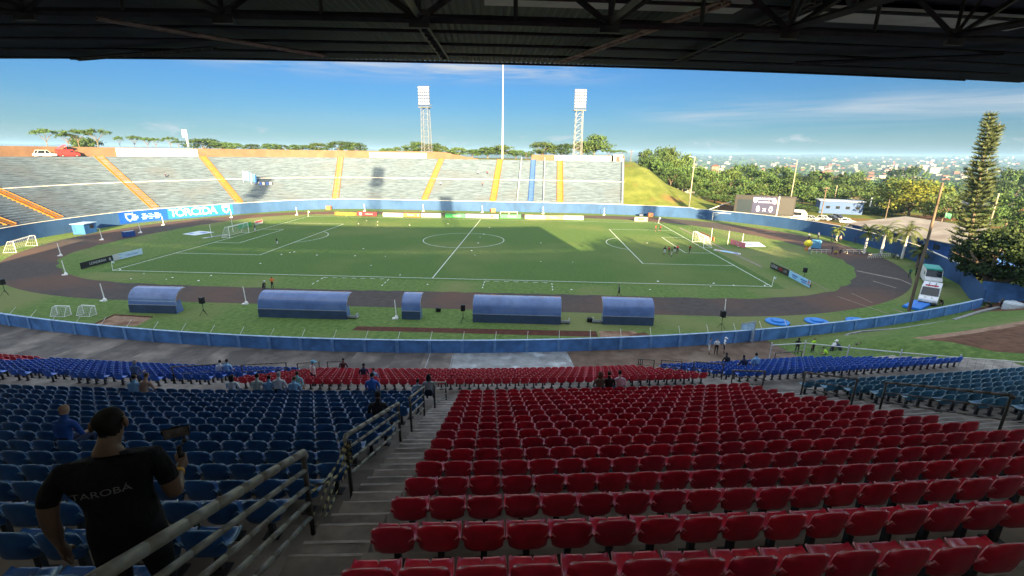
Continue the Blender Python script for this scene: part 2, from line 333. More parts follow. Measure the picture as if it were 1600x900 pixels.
ai_, rin = byang(RI); ao_, rout = byang(stadium(38, 48.7) + [(x, y) for x in range(-37, 38) for y in (-48.7, 48.7)]); n = 260; b = MB(); TA = [2 * PI * i / n - PI for i in range(n)]
p_i = [float(np.interp(a, ai_, rin, period=2 * PI)) * (1 + .0035 * math.sin(i * 1.7) + .002 * math.sin(i * 4.1)) for i, a in enumerate(TA)]; p_o = [float(np.interp(a, ao_, rout, period=2 * PI)) for a in TA]
b.add([(r_ * math.cos(a), r_ * math.sin(a), .004) for r_, a in zip(p_i, TA)] + [(r_ * math.cos(a), r_ * math.sin(a), .004) for r_, a in zip(p_o, TA)], [(i, n + i, n + (i + 1) % n, (i + 1) % n) for i in range(n)])
b.build('running_track', mt['track'], None, kind='structure')
b = MB(); b.add([(-54, -35.2, .004), (54, -35.2, .004), (54, 36.0, .004), (-54, 36.0, .004)], [(0, 1, 2, 3)]); b.build('pitch', mt['pitch'], None, kind='structure')
L = MB(); LZ = .009
def strip(p, q, w=.14, z=LZ, mb=None):
    p, q = Vector((*p[:2], z)), Vector((*q[:2], z)); d = (q - p).normalized(); nn = Vector((-d.y, d.x, 0)) * w / 2
    (mb or L).add([p - nn, q - nn, q + nn, p + nn], [(0, 1, 2, 3)])
for p, q in (((-52.57, -34), (52.57, -34)), ((-52.57, 34), (52.57, 34)), ((-52.5, -33.93), (-52.5, 33.93)), ((52.5, -33.93), (52.5, 33.93)), ((0, -33.93), (0, 33.93))): strip(p, q)
for s in (-1, 1):
    for w, dd in ((20.16, 16.5), (9.16, 5.5)):
        x = s * (52.5 - dd); strip((s * 52.43, -w), (x, -w)); strip((s * 52.43, w), (x, w)); strip((x, -w - .07), (x, w + .07))
def arcl(cx, cy, r, a0, a1, n):
    P = [(cx + r * math.cos(R(a0 + (a1 - a0) * k / n)), cy + r * math.sin(R(a0 + (a1 - a0) * k / n))) for k in range(n + 1)]
    for a, c in zip(P, P[1:]): strip(a, c)
arcl(0, 0, 9.15, 0, 360, 64); arcl(-41.5, 0, 9.15, -53, 53, 20); arcl(41.5, 0, 9.15, 127, 233, 20)
for sx_ in (-1, 1):
    for sy_ in (-1, 1): arcl(sx_ * 52.5, sy_ * 34, 1.0, {(-1, -1): 0, (1, -1): 90, (1, 1): 180, (-1, 1): 270}[(sx_, sy_)], {(-1, -1): 90, (1, -1): 180, (1, 1): 270, (-1, 1): 360}[(sx_, sy_)], 5)
def dash(p, q, a=.75, g=.75):
    p, q = Vector((*p, 0)), Vector((*q, 0)); d = q - p; n = max(1, int(d.length / (a + g))); u = d.normalized()
    for k in range(n): strip(p + u * k * (a + g), p + u * (k * (a + g) + a), .13)
dash((-17.1, -35.15), (-6.6, -35.1)); dash((-17.0, -35.4), (-17.0, -40.4)); dash((-6.6, -35.3), (-6.5, -40.4))
dash((8.4, -34.9), (18.9, -35.0)); dash((8.4, -35.2), (8.5, -40.4)); dash((18.8, -35.3), (18.8, -40.4))
L.build('pitch_markings', mt['line'], None, kind='structure')
L2 = MB()
for p, q, w in (((1338, 423), (1407, 437), .7), ((1407, 437), (1425, 445), .3), ((1364, 439), (1400, 450), .3), ((1308, 463), (1416, 500), .16), ((1330, 458), (1363, 473), .14), ((1395, 483), (1420, 491), .3), ((1206, 406), (1296, 455), .12), ((1062, 356), (1190, 417), .5)):
    strip(at(*p), at(*q), w, .012, L2)
L2.build('track_markings', M('worn_line', (.22, .185, .15), .85, .25, 1.5), None, kind='structure')
b = MB()
b.add([(-4.2, -56.9, .006), (23.1, -56.7, .006), (23.1, -55.0, .006), (-4.0, -55.6, .006)], [(0, 1, 2, 3)]); b.build('jump_runway', mt['runway'], None, kind='structure')
b = MB(); b.add([(23.3, -57.4, .01), (28.2, -57.2, .01), (27.4, -54.6, .01), (23.4, -54.9, .01)], [(0, 1, 2, 3)]); b.add([(-33.4, -57.6, .01), (-28.5, -57.4, .01), (-28.9, -54.7, .01), (-33.9, -54.3, .01)], [(0, 1, 2, 3)])
b.build('sand_pits', mt['sand'], None, kind='structure')
b = MB(); b.add([(27.0, -55.6, .014), (28.6, -57.3, .014), (29.6, -56.6, .014), (28.4, -54.9, .014)], [(0, 1, 2, 3)]); b.build('dug_earth', mt['dirt'], None, kind='structure')
b = MB(); b.tube((-33.9, -54.3, .06), (-28.9, -54.7, .06), .08); b.tube((-33.9, -54.3, .06), (-33.4, -57.4, .06), .08); b.build('pit_kerb', mt['dirt'], None, kind='structure')

# ---------------------------------------------------------------- walls
def wallmesh(pts, h, t, mb, z0=-.2, mi=0):
    n = len(pts); vs = []
    for i, p in enumerate(pts):
        a = pts[max(0, i - 1)]; c = pts[min(n - 1, i + 1)]; d = (c - a).normalized(); nn = Vector((-d.y, d.x, 0)) * t / 2
        hh = h[i] if hasattr(h, '__len__') else h
        vs += [p - nn + Vector((0, 0, z0)), p + nn + Vector((0, 0, z0)), p + nn + Vector((0, 0, hh)), p - nn + Vector((0, 0, hh))]
    fs = [(0, 1, 2, 3), (4 * n - 1, 4 * n - 2, 4 * n - 3, 4 * n - 4)]
    for i in range(n - 1):
        for k in range(4): fs.append((4 * i + k, 4 * i + 4 + k, 4 * i + 4 + (k + 1) % 4, 4 * i + (k + 1) % 4))
    mb.add(vs, fs, mi)
nw = thing('perimeter_wall', 'low blue panelled wall with pilasters between the field and the near stand', 'wall', arc(0, 0))
def child(o, parent):            # parent without moving the mesh
    o.parent = parent; o.location = o.location - parent.location; return o
PTS = [arc(th, 0) for th in np.arange(-15, 28.45, .5)]
b = MB(); wallmesh(PTS, 1.28, .16, b); b.box(arc(10, .3, -.4), (.1, .1, .1)); child(b.build('wall_panel', mt['nwall']), nw)
b = MB(); wallmesh([p + Vector((0, 0, 1.28)) for p in PTS], .06, .24, b, 0); child(b.build('coping', mt['cope']), nw)
th = -14.6; kk = 0
mt['pil'] = M('pilaster_blue', (.12, .25, .50), .65, .2, 1.5, .3)
while th < 28:
    p = arc(th, .1); b = MB(); b.box(p + Vector((0, 0, .6)), (.30, .12, 1.36), R(th)); child(b.build('pilaster', mt['pil']), nw)
    if th < 17:
        q = arc(th + .02, -.12, 1.3); b = MB(); b.tube(q, arc(th + .06, -.75, 1.95), .022, n=5); child(b.build('stay_post', mt['offw']), nw)
    th += 1.07
b = MB(); wallmesh([arc(t, 0, 0) for t in np.arange(12.6, 28.2, .4)], 0, .02, b, 0)
# tall part where the near wall meets the right-hand wall, then the yard wall running off behind the trunk
b = MB(); wallmesh([Vector((76.8, -41.4, 0)), Vector((78.6, -37.6, 0)), Vector((83.6, -30.1, 0))], [2.3, 2.9, 3.1], .2, b); b.build('wall_corner', mt['fwall'])
tag(bpy.data.objects['wall_corner'], 'tall blue wall piece closing the corner beside the big shady tree', 'wall')
b = MB(); wallmesh([Vector((79.2, -38.2, 0)), Vector((90, -43, 0)), Vector((106, -47, 0))], 2.7, .2, b); tag(b.build('yard_wall', mt['nwall']), 'blue yard wall behind the tree trunk at far right', 'wall')
# far wall
far = thing('boundary_wall', 'long tall pale blue wall round the far side of the field below the open terrace', 'wall', (0, 55, 0))
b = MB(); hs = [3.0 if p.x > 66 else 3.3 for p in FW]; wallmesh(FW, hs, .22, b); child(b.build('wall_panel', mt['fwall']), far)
b = MB(); wallmesh([p + Vector((0, 0, h)) for p, h in zip(FW, hs)], .09, .34, b, .003); child(b.build('coping', mt['offw']), far)
FS = [(proj((p.x, p.y, 1.5))[0], i) for i, p in enumerate(FW) if p.x < 91 and (p.y > 40 or p.x < 0)]
def wallpt(px):
    best = min(FS, key=lambda t: abs(t[0] - px)); i = best[1]; a, c = FW[max(0, i - 1)], FW[min(len(FW) - 1, i + 1)]
    d = (a - c).normalized()                     # runs left to right as seen from the field
    q = FW[i]; s = 1.0 if proj(q + d)[0] > proj(q)[0] else -1.0; d = d * s
    e = (px - best[0]) / max(.1, abs(proj(q + d)[0] - proj(q)[0])); q = q + d * e
    return q, d, Vector((d.y, -d.x, 0))          # point, tangent, towards the field
def wallstrip(px0, px1, z0, z1, off, n=24, t=.03):
    b = MB(); P = []
    for k in range(n + 1):
        q, d, nn = wallpt(px0 + (px1 - px0) * k / n); P.append(q + nn * off)
    vs = []
    for p in P: vs += [p + Vector((0, 0, z0)), p + Vector((0, 0, z1))]
    b.add(vs, [(2 * i, 2 * i + 2, 2 * i + 3, 2 * i + 1) for i in range(n)]); return b
bn = thing('supporters_banner', 'blue club banner reading TORCIDA in white letters hung on the far left wall', 'banner', wallpt(275)[0])
child(wallstrip(186, 262, .35, 3.2, .18).build('cloth', mt['bannerb']), bn)
child(wallstrip(262, 364, .3, 3.25, .18).build('cloth', mt['bannerc']), bn)
wl = paint('letter_white', (.84, .88, .92))
for ch, px in zip('TORCIDA', (270.5, 281.5, 293, 304, 312.5, 321.5, 333)):
    q, d, nn = wallpt(px); o = text('letter', ch, 3.0, wl, None, q + nn * .2 + Vector((0, 0, 1.75)), (PI / 2, 0, math.atan2(d.y, d.x)), .01, sx=1.0); child(o, bn)
def shield(px, z, w, h, m, m2):
    q, d, nn = wallpt(px); c = q + nn * .21 + Vector((0, 0, z)); u = d; up = Vector((0, 0, 1))
    P = [(-.5, .5), (-.2, .42), (0, .5), (.2, .42), (.5, .5), (.5, 0), (.3, -.32), (0, -.5), (-.3, -.32), (-.5, 0)]
    for sc_, mm, e in ((1, m, 0), (.62, m2, .02)):
        b = MB(); b.add([c + u * (x * w * sc_) + up * (y * h * sc_) + nn * e for x, y in P], [tuple(range(10))]); child(b.build('crest', mm), bn)
lb = paint('pale_blue_print', (.30, .46, .80))
shield(353, 1.8, 2.0, 2.3, wl, mt['bannerc']); shield(202, 1.75, 1.9, 2.3, lb, mt['bannerb'])
for px, w_, h_ in ((211, 1.4, 1.7), (226, 1.6, 1.5), (236, 1.5, 1.0), (246, 1.6, 1.7)):
    q, d, nn = wallpt(px); b = MB(); c = q + nn * .21
    for k in range(4): b.box(c + Vector((0, 0, 1.0 + .42 * k)) + d * (.16 * ((k * 7) % 3 - 1)), (w_ * (.6 + .4 * ((k * 5) % 3) / 2), .02, h_ * .13), math.atan2(d.y, d.x), 0)
    child(b.build('printed_figure', lb), bn)
# ---------------------------------------------------------------- open terrace on the far side
IR = max(i for i, p in enumerate(FW) if p.x > 44.9)
TP = FW[IR:]                                   # from its right end round to the left
NT = []
for i, p in enumerate(TP):
    a = TP[max(0, i - 9)]; c = TP[min(len(TP) - 1, i + 9)]; d = (c - a).normalized(); n_ = Vector((d.y, -d.x, 0)); n_ = n_ if n_.dot(p) > 0 else -n_; NT.append(n_)
NR = 32; DD, DZ = .925, .415; Z0 = 3.32
st = thing('open_terrace', 'open concrete terrace with worn pale blue steps and orange stairways behind the far wall', 'grandstand', (0, 72, 0))
prof = [(.12, Z0)]
for k in range(NR): prof += [(.3 + k * DD, Z0 + k * DZ), (.3 + k * DD, Z0 + (k + .58) * DZ), (.3 + k * DD - .012, Z0 + (k + 1) * DZ)]
ZT = Z0 + NR * DZ; DT = .3 + NR * DD; prof += [(DT + 4.5, ZT)]
b = MB(); m_ = len(prof); vs = []
for p, n_ in zip(TP, NT): vs += [p + n_ * d + Vector((0, 0, z)) for d, z in prof]
b.v = vs
for i in range(len(TP) - 1):
    for k in range(m_ - 1): b.f.append((i * m_ + k, (i + 1) * m_ + k, (i + 1) * m_ + k + 1, i * m_ + k + 1)); b.m.append(2 if k == 3 * 15 + 2 else (1 if k % 3 == 1 else 0))
b.f.append(tuple(range(m_)) + (m_,)); b.v.append(TP[0] + NT[0] * (DT + 4.5) + Vector((0, 0, -1))); b.m.append(1)
b.f[-1] = tuple(range(m_)) + (len(b.v) - 1,)
mt['riser'] = M('worn_riser', (.060, .088, .122), .85, .35, .8, .2, c2=(.088, .125, .168), stretch=(.5, .5, 4), det=6)
child(b.build('terrace_steps', [mt['terr'], mt['riser'], mt['offw']]), st)
TS = [(proj((p.x, p.y, Z0))[0], i) for i, p in enumerate(TP)]
def terr_at(px, dist, dz=0.0):
    i = min(TS, key=lambda t: abs(t[0] - px))[1]; p, n_ = TP[i], NT[i]; t = Vector((-n_.y, n_.x, 0)); s = 1 if proj(p + t)[0] > proj(p)[0] else -1
    e = (px - proj((p.x, p.y, Z0))[0]) / abs(proj(p + t)[0] - proj(p)[0]); z = Z0 + max(0, min(NR, math.floor((dist - .3) / DD) + 1)) * DZ
    return p + t * s * e + n_ * dist + Vector((0, 0, z + dz)), n_, t * s
def stairway(px, m, w, name='stairway', lab=None):
    q, n_, t = terr_at(px, 0); b = MB()
    for k in range(NR):
        for hstep in (0, 1):
            c = q + n_ * (.3 + k * DD + DD * (.25 + .5 * hstep)); c.z = Z0 + DZ * (k + .5 * hstep) + DZ * .55 - .02 + (k * .0004)
            b.box(c - n_ * 0, (w, DD * .52, DZ * .9), math.atan2(t.y, t.x))
    for s in (-1, 1): 
        a = q + t * s * (w / 2 + .1) + n_ * .3; c = a + n_ * (NR * DD); a.z = Z0 + .42; c.z = ZT + .42
        b.tube(a, c, .11, n=4)
    o = child(b.build(name, m), st)
    if lab: o['label'] = lab
for px in (22, 95, 243, 375, 524, 663, 770, 875): stairway(px, mt['orange'], 1.9)
stairway(829, mt['bluest'], 1.5, lab='blue painted stairway')
def divider(px, lab):
    q, n_, t = terr_at(px, 0); root = thing('divider_fence', lab, 'fence', q + Vector((0, 0, Z0)), 0, 'white fences down the terrace')
    a = q + n_ * .4; c = q + n_ * (NR * DD); a.z = Z0 + 1.2; c.z = ZT + 1.2; b = MB(); b.tube(a, c, .075, n=5); a2 = a.copy(); c2 = c.copy(); a2.z -= .5; c2.z -= .5; b.tube(a2, c2, .05, n=5); child(b.build('rail', mt['white']), root)
    b = MB()
    for k in range(0, 17):
        p = a.lerp(c, k / 16); b.tube(p, p - Vector((0, 0, 1.35)), .07, n=5)
    child(b.build('posts', mt['white']), root)
divider(808, 'white fence down the terrace just left of the blue stairway'); divider(849, 'white fence down the terrace just right of the blue stairway'); divider(972, 'white edge fence at the right end of the terrace beside the grass hill')
# rear wall of the terrace: continuous on the left, stepping down, then a shorter length on the right
def rear(px0, px1, hf, name, lab, m, off=DT + 4.4, t=.3, z=ZT):
    P = []; hh = []; n = max(6, int(abs(px1 - px0) / 6))
    for k in range(n + 1):
        px = px0 + (px1 - px0) * k / n; i = min(TT, key=lambda q: abs(q[0] - px))[1]; P.append(TP[i] + NT[i] * off + Vector((0, 0, z))); hh.append(hf(px))
    Q = [P[0]]; g = [hh[0]]
    for p, h in zip(P[1:], hh[1:]):
        if (p - Q[-1]).length > .5: Q.append(p); g.append(h)
    b = MB(); wallmesh(Q, g, t, b, -1.5); o = b.build(name, m); tag(o, lab, 'wall'); return o
TT = [(proj(p + n_ * (DT + 4.4) + Vector((0, 0, ZT)))[0], i) for i, (p, n_) in enumerate(zip(TP, NT))]
rear(-60, 746, lambda px: 2.75 if px < 690 else max(.25, 2.6 - math.floor((px - 690) / 9) * .42), 'rear_wall', 'long tan rendered wall along the top of the terrace stepping down at its right end', mt['tan'])
rear(831, 983, lambda px: 2.1, 'rear_wall', 'short tan wall at the top right of the terrace beside the floodlight tower', mt['tan'])
def rearboard(px0, px1, h0, h1, name, lab, m):
    root = thing(name, lab, 'board', (0, 0, 0)); P = []
    n = 8
    for k in range(n + 1):
        px = px0 + (px1 - px0) * k / n; i = min(TT, key=lambda q: abs(q[0] - px))[1]; P.append(TP[i] + NT[i] * (DT + 4.0) + Vector((0, 0, ZT)))
    Q = [P[0], P[-1]]
    root.location = (Q[0] + Q[1]) / 2
    b = MB(); wallmesh([p + Vector((0, 0, h0)) for p in Q], h1 - h0, .12, b, 0); child(b.build('panel', m), root); b = MB(); wallmesh([p + Vector((0, 0, h1 - .02)) + (Q[1] - Q[0]) * 0 for p in Q], .14, .2, b, 0.003); child(b.build('frame', mt['raildark']), root)
    return root, Q
rearboard(182, 312, .1, 2.55, 'blank_hoarding', 'long blank white hoarding on the rear wall above the left of the terrace', mt['white'])
rearboard(577, 667, .1, 2.2, 'blank_hoarding', 'blank cream hoarding on the rear wall left of the floodlight tower', mt['tanw'])
rt, Q = rearboard(867, 956, .1, 1.9, 'sponsor_hoarding', 'white hoarding with faded blue and red lettering at the top right of the terrace', mt['white'])
u = (Q[1] - Q[0]).normalized() * (1 if proj(Q[1])[0] > proj(Q[0])[0] else -1); A0 = Q[0] if proj(Q[0])[0] < proj(Q[1])[0] else Q[1]; Ln = (Q[1] - Q[0]).length; fr = Vector((u.y, -u.x, 0)); rz = math.atan2(u.y, u.x)
b = MB(); b.box(A0 + u * Ln * .64 + fr * .09 + Vector((0, 0, 1.0)), (Ln * .26, .03, 1.5), rz); child(b.build('panel', paint('pale_cyan_print', (.48, .66, .72))), rt)
child(text('lettering', 'ONA', 1.5, paint('navy_print', (.10, .16, .30)), None, A0 + u * Ln * .64 + fr * .14 + Vector((0, 0, 1.0)), (PI / 2, 0, rz), .01, sx=1.5), rt)
b = MB(); b.box(A0 + u * Ln * .885 + fr * .09 + Vector((0, 0, 1.0)), (Ln * .22, .03, 1.5), rz); child(b.build('panel', paint('faded_red_print', (.50, .12, .10))), rt)
for zz, w_ in ((1.35, .17), (.75, .15)):
    b = MB(); b.box(A0 + u * Ln * .885 + fr * .12 + Vector((0, 0, zz)), (Ln * w_, .03, .3), rz); child(b.build('lettering_line', mt['white']), rt)
i = min(TT, key=lambda q: abs(q[0] - 963))[1]; kc = TP[i] + NT[i] * (DT + 3.2) + Vector((0, 0, ZT)); kz = math.atan2(NT[i].y, NT[i].x) - PI / 2
ks = thing('ticket_hut', 'small cream hut with dark red doorway at the end of the tan wall', 'hut', kc, kz)
b = MB(); b.bevbox((0, 0, 1.2), (3.4, 2, 2.4), .04); b.box((0, 0, 2.46), (3.8, 2.4, .12)); b.build('hut_body', mt['tanw'], ks); b = MB(); b.box((0, -1.02, .95), (1.5, .08, 1.9)); b.build('doorway', paint('dark_red_door', (.16, .03, .025)), ks); b = MB(); b.box((-.85, -1.03, 1.0), (.14, .1, 2.0)); b.box((.85, -1.03, 1.0), (.14, .1, 2.0)); b.build('door_frame', mt['white'], ks)
# ---------------------------------------------------------------- covered near stand
F0, TR, H0, S1, S2 = 3.098, .893, 3.33, .413, -.00254; RHO_C = 42.785
def urow(k): return RHO_C - F0 - TR * k, CAM.z - (H0 + S1 * k + S2 * k * k)      # rho, seat top
def lrow(j): return 14.9 + .9 * j, 5.56 + .36 * j
SEATH = .75
near = thing('covered_grandstand', 'covered concrete grandstand with steel roof from which the picture is seen', 'grandstand', arc(4, 30, 0))
prof = [(52, 20.2), (44.6, 20.2)]
for k in range(-5, 16):
    rho, zt = urow(k); zf = zt - SEATH; prof += [(rho + .48 - (.15 if k == 0 else 0), zf), (rho - .413 - (.15 if k == -1 else 0), zf)] if k < 15 else [(rho + .48, zf), (rho - .55, zf)]
prof += [(urow(15)[0] - .55, 7.33), (lrow(7)[0] + .42, 7.33)]
for j in range(7, -1, -1):
    rho, zt = lrow(j); zf = zt - SEATH; prof += [(rho + .42, zf), (rho - .48, zf)]
prof += [(14.42, -.3)]
ths = [float(t) for t in np.arange(-9, 15.01, .5)]
b = MB(); m_ = len(prof)
for t in ths: b.v += [arc(t, r_, z) for r_, z in prof]
for i in range(len(ths) - 1):
    for k in range(m_ - 1): b.f.append((i * m_ + k, i * m_ + k + 1, (i + 1) * m_ + k + 1, (i + 1) * m_ + k)); b.m.append(0)
child(b.build('terrace', mt['conc']), near)
def teal_l(r_): return 9.32 + max(0, r_ - 25.6) / 6.7 * .4
NOS = MB()
def aisle_steps(tf, name, rows=range(-3, 16), w=.5):        # half steps between two bearings (per row)
    b = MB()
    for k in rows:
        rho, zt = urow(k); zf = zt - SEATH; zn = urow(k - 1)[1] - SEATH; t0, t1 = tf(rho)
        n = max(2, int((t1 - t0) / .25)); r0, r1 = rho + .06 + random.uniform(-.04, .04), rho + .477
        inset = (t1 - t0) * .06 * random.random(); zs = zf + (zn - zf) * .52; vs = []
        for i in range(n + 1):
            t = t0 + inset + (t1 - t0 - 2 * inset) * i / n; vs += [arc(t, r0, zf), arc(t, r0, zs), arc(t, r1, zs)]
        fs = []
        for i in range(n):
            for q in range(2): fs.append((3 * i + q, 3 * i + 3 + q, 3 * i + 4 + q, 3 * i + 1 + q))
        b.add(vs, fs + [(0, 1, 2), (3 * n, 3 * n + 2, 3 * n + 1)])
        for (rn, zn_) in ((r0 - .004, zs), (rho - .415, zf + .006)):     # worn nosing along each edge, coloured paler for the sky glint
            vs = []
            for i in range(2 * n + 1):
                t = t0 + (t1 - t0) * i / (2 * n); wd = .035 + .025 * random.random(); vs += [arc(t, rn - .006, zn_ - .03), arc(t, rn + .006, zn_ + .004), arc(t, rn + wd, zn_ + .005)]
            NOS.add(vs, [f for i in range(2 * n) for f in ((3 * i, 3 * i + 1, 3 * i + 4, 3 * i + 3), (3 * i + 1, 3 * i + 2, 3 * i + 5, 3 * i + 4))])
        # worn tread slab over the row floor, 5 mm proud
        vs = [arc(t0 + (t1 - t0) * i / n, r_, zf + .006) for i in range(n + 1) for r_ in (rho - .411, r0 + .01)]
        b.add(vs, [(2 * i, 2 * i + 2, 2 * i + 3, 2 * i + 1) for i in range(n)])
        vs = [arc(t0 + (t1 - t0) * i / n, rho + .476 - .0, z_) for i in range(n + 1) for z_ in (zs, zn + .006)]
        b.add(vs, [(2 * i, 2 * i + 2, 2 * i + 3, 2 * i + 1) for i in range(n)])
    rho, zt = urow(15); zf = zt - SEATH; t0, t1 = tf(rho)
    ns = 7
    for s_ in range(ns):                                    # flight down to the cross aisle
        za = zf - (zf - 7.33) * (s_ + 1) / (ns + 1); ra, rb = rho - .55 - .38 * s_, rho - .55 - .38 * (s_ + 1)
        vs = [arc(t0, ra, za), arc(t1, ra, za), arc(t1, rb, za), arc(t0, rb, za), arc(t0, ra, 7.2), arc(t1, ra, 7.2), arc(t1, rb, 7.2), arc(t0, rb, 7.2)]
        b.add(vs, [(0, 3, 2, 1), (2, 3, 7, 6), (0, 4, 7, 3), (1, 2, 6, 5)])
    child(b.build(name, mt['stair']), near)
aisle_steps(lambda r_: (4.90, 5.13), 'aisle_steps')
def red_r(r_): return 8.74
aisle_steps(lambda r_: (8.78, teal_l(r_) - .03), 'aisle_steps')
child(NOS.build('stair_nosing', mt['nosing']), near)['kind'] = 'stuff'
# roof: corrugated sheet, trusses, bracing; rear wall and columns
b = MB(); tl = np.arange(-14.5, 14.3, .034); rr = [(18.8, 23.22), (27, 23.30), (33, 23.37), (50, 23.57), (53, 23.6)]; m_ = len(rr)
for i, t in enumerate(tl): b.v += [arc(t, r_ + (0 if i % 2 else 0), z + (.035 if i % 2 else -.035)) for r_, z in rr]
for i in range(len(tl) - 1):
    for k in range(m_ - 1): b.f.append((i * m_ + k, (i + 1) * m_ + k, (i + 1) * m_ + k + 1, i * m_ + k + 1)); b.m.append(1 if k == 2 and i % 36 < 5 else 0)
tl_m = bpy.data.materials.new('added_translucent_fill'); tl_m.use_nodes = True; tn = tl_m.node_tree; tn.nodes.clear(); to = tn.nodes.new('ShaderNodeOutputMaterial'); tb = tn.nodes.new('ShaderNodeBsdfTranslucent'); tb.inputs[0].default_value = (.62, .68, .72, 1); tn.links.new(tb.outputs[0], to.inputs[0])  # translucent strips added out of view behind the camera to brighten the stand
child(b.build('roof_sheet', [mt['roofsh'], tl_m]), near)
for (t0, t1), r0 in (((-1.6, 1.2), 27.6), ((1.9, 4.4), 28.2), ((5.5, 7.6), 27.8), ((8.2, 10.4), 27.4), ((11, 12.8), 27.6)):
    b = MB(); n = 6; vs = [arc(t0 + (t1 - t0) * i / n, r_, 23.17) for i in range(n + 1) for r_ in (r0, r0 + 1.6)]; b.add(vs, [(2 * i, 2 * i + 2, 2 * i + 3, 2 * i + 1) for i in range(n)]); child(b.build('skylight_panel', mt['roofpale']), near)
for r_ in (19.3, 21.2, 23.1, 25.0, 26.9, 28.8, 30.7, 33, 36, 40): 
    b = MB(); P = [arc(t, r_, 23.1) for t in np.arange(-12, 13.5, .5)]; b.path(P, .05, 4); child(b.build('purlin', mt['truss']), near)
def lattice(p, q, h, n, b, r_=.04, up=Vector((0, 0, 1))):
    p, q = Vector(p), Vector(q); b.tube(p, q, r_ * 1.5, n=4); b.tube(p + up * h, q + up * h, r_ * 1.5, n=4)
    for k in range(n):
        a = p.lerp(q, k / n); c = p.lerp(q, (k + .5) / n) + up * h; e = p.lerp(q, (k + 1) / n); b.tube(a, c, r_, n=4); b.tube(c, e, r_, n=4)
b = MB(); TRS = [float(t) for t in np.arange(-11.1, 13.4, 1.2)]
for t0, t1 in zip(TRS, TRS[1:]):
    p, q, mid = arc(t0, 31.2, 21.95), arc(t1, 31.2, 21.95), arc((t0 + t1) / 2, 31.2, 21.95)
    b.tube(p, q, .075, n=4); b.tube(arc(t0, 31.2, 23.05), arc(t1, 31.2, 23.05), .09, n=4)
    b.tube(mid, arc(t0 + .12, 31.2, 23.05), .07, n=4); b.tube(mid, arc(t1 - .12, 31.2, 23.05), .07, n=4); b.tube(mid, arc((t0 + t1) / 2, 31.2, 23.05), .05, n=4); b.box(mid, (.45, .1, .35), R(t0))
    b.tube(arc(t0, 31.2, 21.95), arc(t0, 31.2, 23.05), .05, n=4)
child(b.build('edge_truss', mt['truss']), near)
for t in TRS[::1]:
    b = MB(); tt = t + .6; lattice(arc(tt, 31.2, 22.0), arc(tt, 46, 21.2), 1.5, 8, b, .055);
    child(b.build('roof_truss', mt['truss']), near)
for (p, q) in (((868, 98), (1128, 2)), ((505, 88), (150, 30)), ((690, 92), (640, 24)), ((1050, 98), (1270, 2)), ((1560, 88), (1240, 100)), ((110, 92), (330, 74))):
    A_, B_ = at(*p, 22.95), at(*q, 22.95); d = (B_ - A_).normalized(); sd_ = Vector((-d.y, d.x, 0)); b = MB(); lattice(A_, B_, .3, int((B_ - A_).length / .55), b, .032, sd_); b.box((A_ + B_) / 2 + sd_ * .15 + Vector((0, 0, .05)), ((B_ - A_).length, .22, .02), math.atan2(d.y, d.x)); child(b.build('roof_brace', mt['trussl'] if p[0] in (868, 505) else mt['truss']), near)
b = MB(); wallmesh([arc(t, 52.5) for t in np.arange(-13, 24.1, .5)], 23.3, .4, b); child(b.build('rear_wall', mt['conc']), near)
b = MB()
for t in (-11, -7, -3, 1, 9.5, 13): b.box(arc(t, 47, 21), (.6, .6, 5), R(t))
child(b.build('columns', mt['conc']), near)
# apron between wall and stand
b = MB(); t = -15.0
random.seed(3); kk = 0
while t < 17.2:
    w_ = random.choice((.95, 1.15, 1.3)); mi = kk % 2 if t < 3.5 else (2 if t < 7.35 else 3)
    vs = [arc(t + w_ * i / 3, r_, .012) for i in range(4) for r_ in (.1, 14.45)]; b.add(vs, [(2 * i, 2 * i + 1, 2 * i + 3, 2 * i + 2) for i in range(3)], mi); t += w_; kk += 1
b.build('apron', [mt['apron'], mt['slabdark'], mt['pale_slab'], M('earth_floor', (.125, .088, .066), .9, .25, .8, .1, c3=(.19, .145, .115), sc3=.2, lo3=.52, hi3=.68)], None, kind='structure')
b = MB()
for t in np.arange(3.6, 7.6, .75): b.add([arc(t, .3, .02), arc(t + .03, .3, .02), arc(t + .03, 14.4, .02), arc(t, 14.4, .02)], [(0, 1, 2, 3)])
b.build('apron_joints', mt['pale_slab'], None, kind='structure')
# grass bank at the right end
BR = [.12, 1.2, 3, 5, 7, 9, 10.2, 12, 15, 19, 23, 30, 42, 52]; BZ = [.1, .3, .9, 1.7, 2.5, 3.2, 3.5, 4.0, 4.4, 5.8, 7.0, 7.6, 9, 11]
b = MB(); tb = [float(t) for t in np.arange(15.6, 40, .6)]
for t in tb:
    k = sm((t - 15.6) / 2.4)
    for r_, z in zip(BR, BZ): b.v.append(arc(t, r_, .018 + z * k - (.0)))
nb = len(BR)
for i in range(len(tb) - 1):
    for k in range(nb - 1):
        mi = 0 if k < 5 else (2 if k == 5 else 1); th_ = tb[i]
        if th_ < 18.0 and k >= 3: mi = 0
        if th_ > 26.5: mi = 1 if k < 4 else 0
        b.f.append((i * nb + k, i * nb + k + 1, (i + 1) * nb + k + 1, (i + 1) * nb + k)); b.m.append(mi)
b.build('grass_bank', [mt['grass'], mt['dirt'], mt['sand']], None, smooth=True, kind='structure')
b = MB(); wallmesh([at(1312, 534, .3), at(1325, 525, .3), at(1345, 521, .3), at(1400, 517, .3), at(1440, 511, .3), at(1478, 505, .3)], .3, .2, b, -.6); tag(b.build('kerb_wall', mt['grey']), 'low curved grey kerb wall at the foot of the grass bank', 'kerb')
b = MB(); wallmesh([at(1490, 503, .4), at(1530, 490, .4), at(1560, 483, .4)], .35, .35, b, -.6); tag(b.build('kerb_wall', mt['grey']), 'dark broken kerb along the bank by the tree trunk', 'kerb')
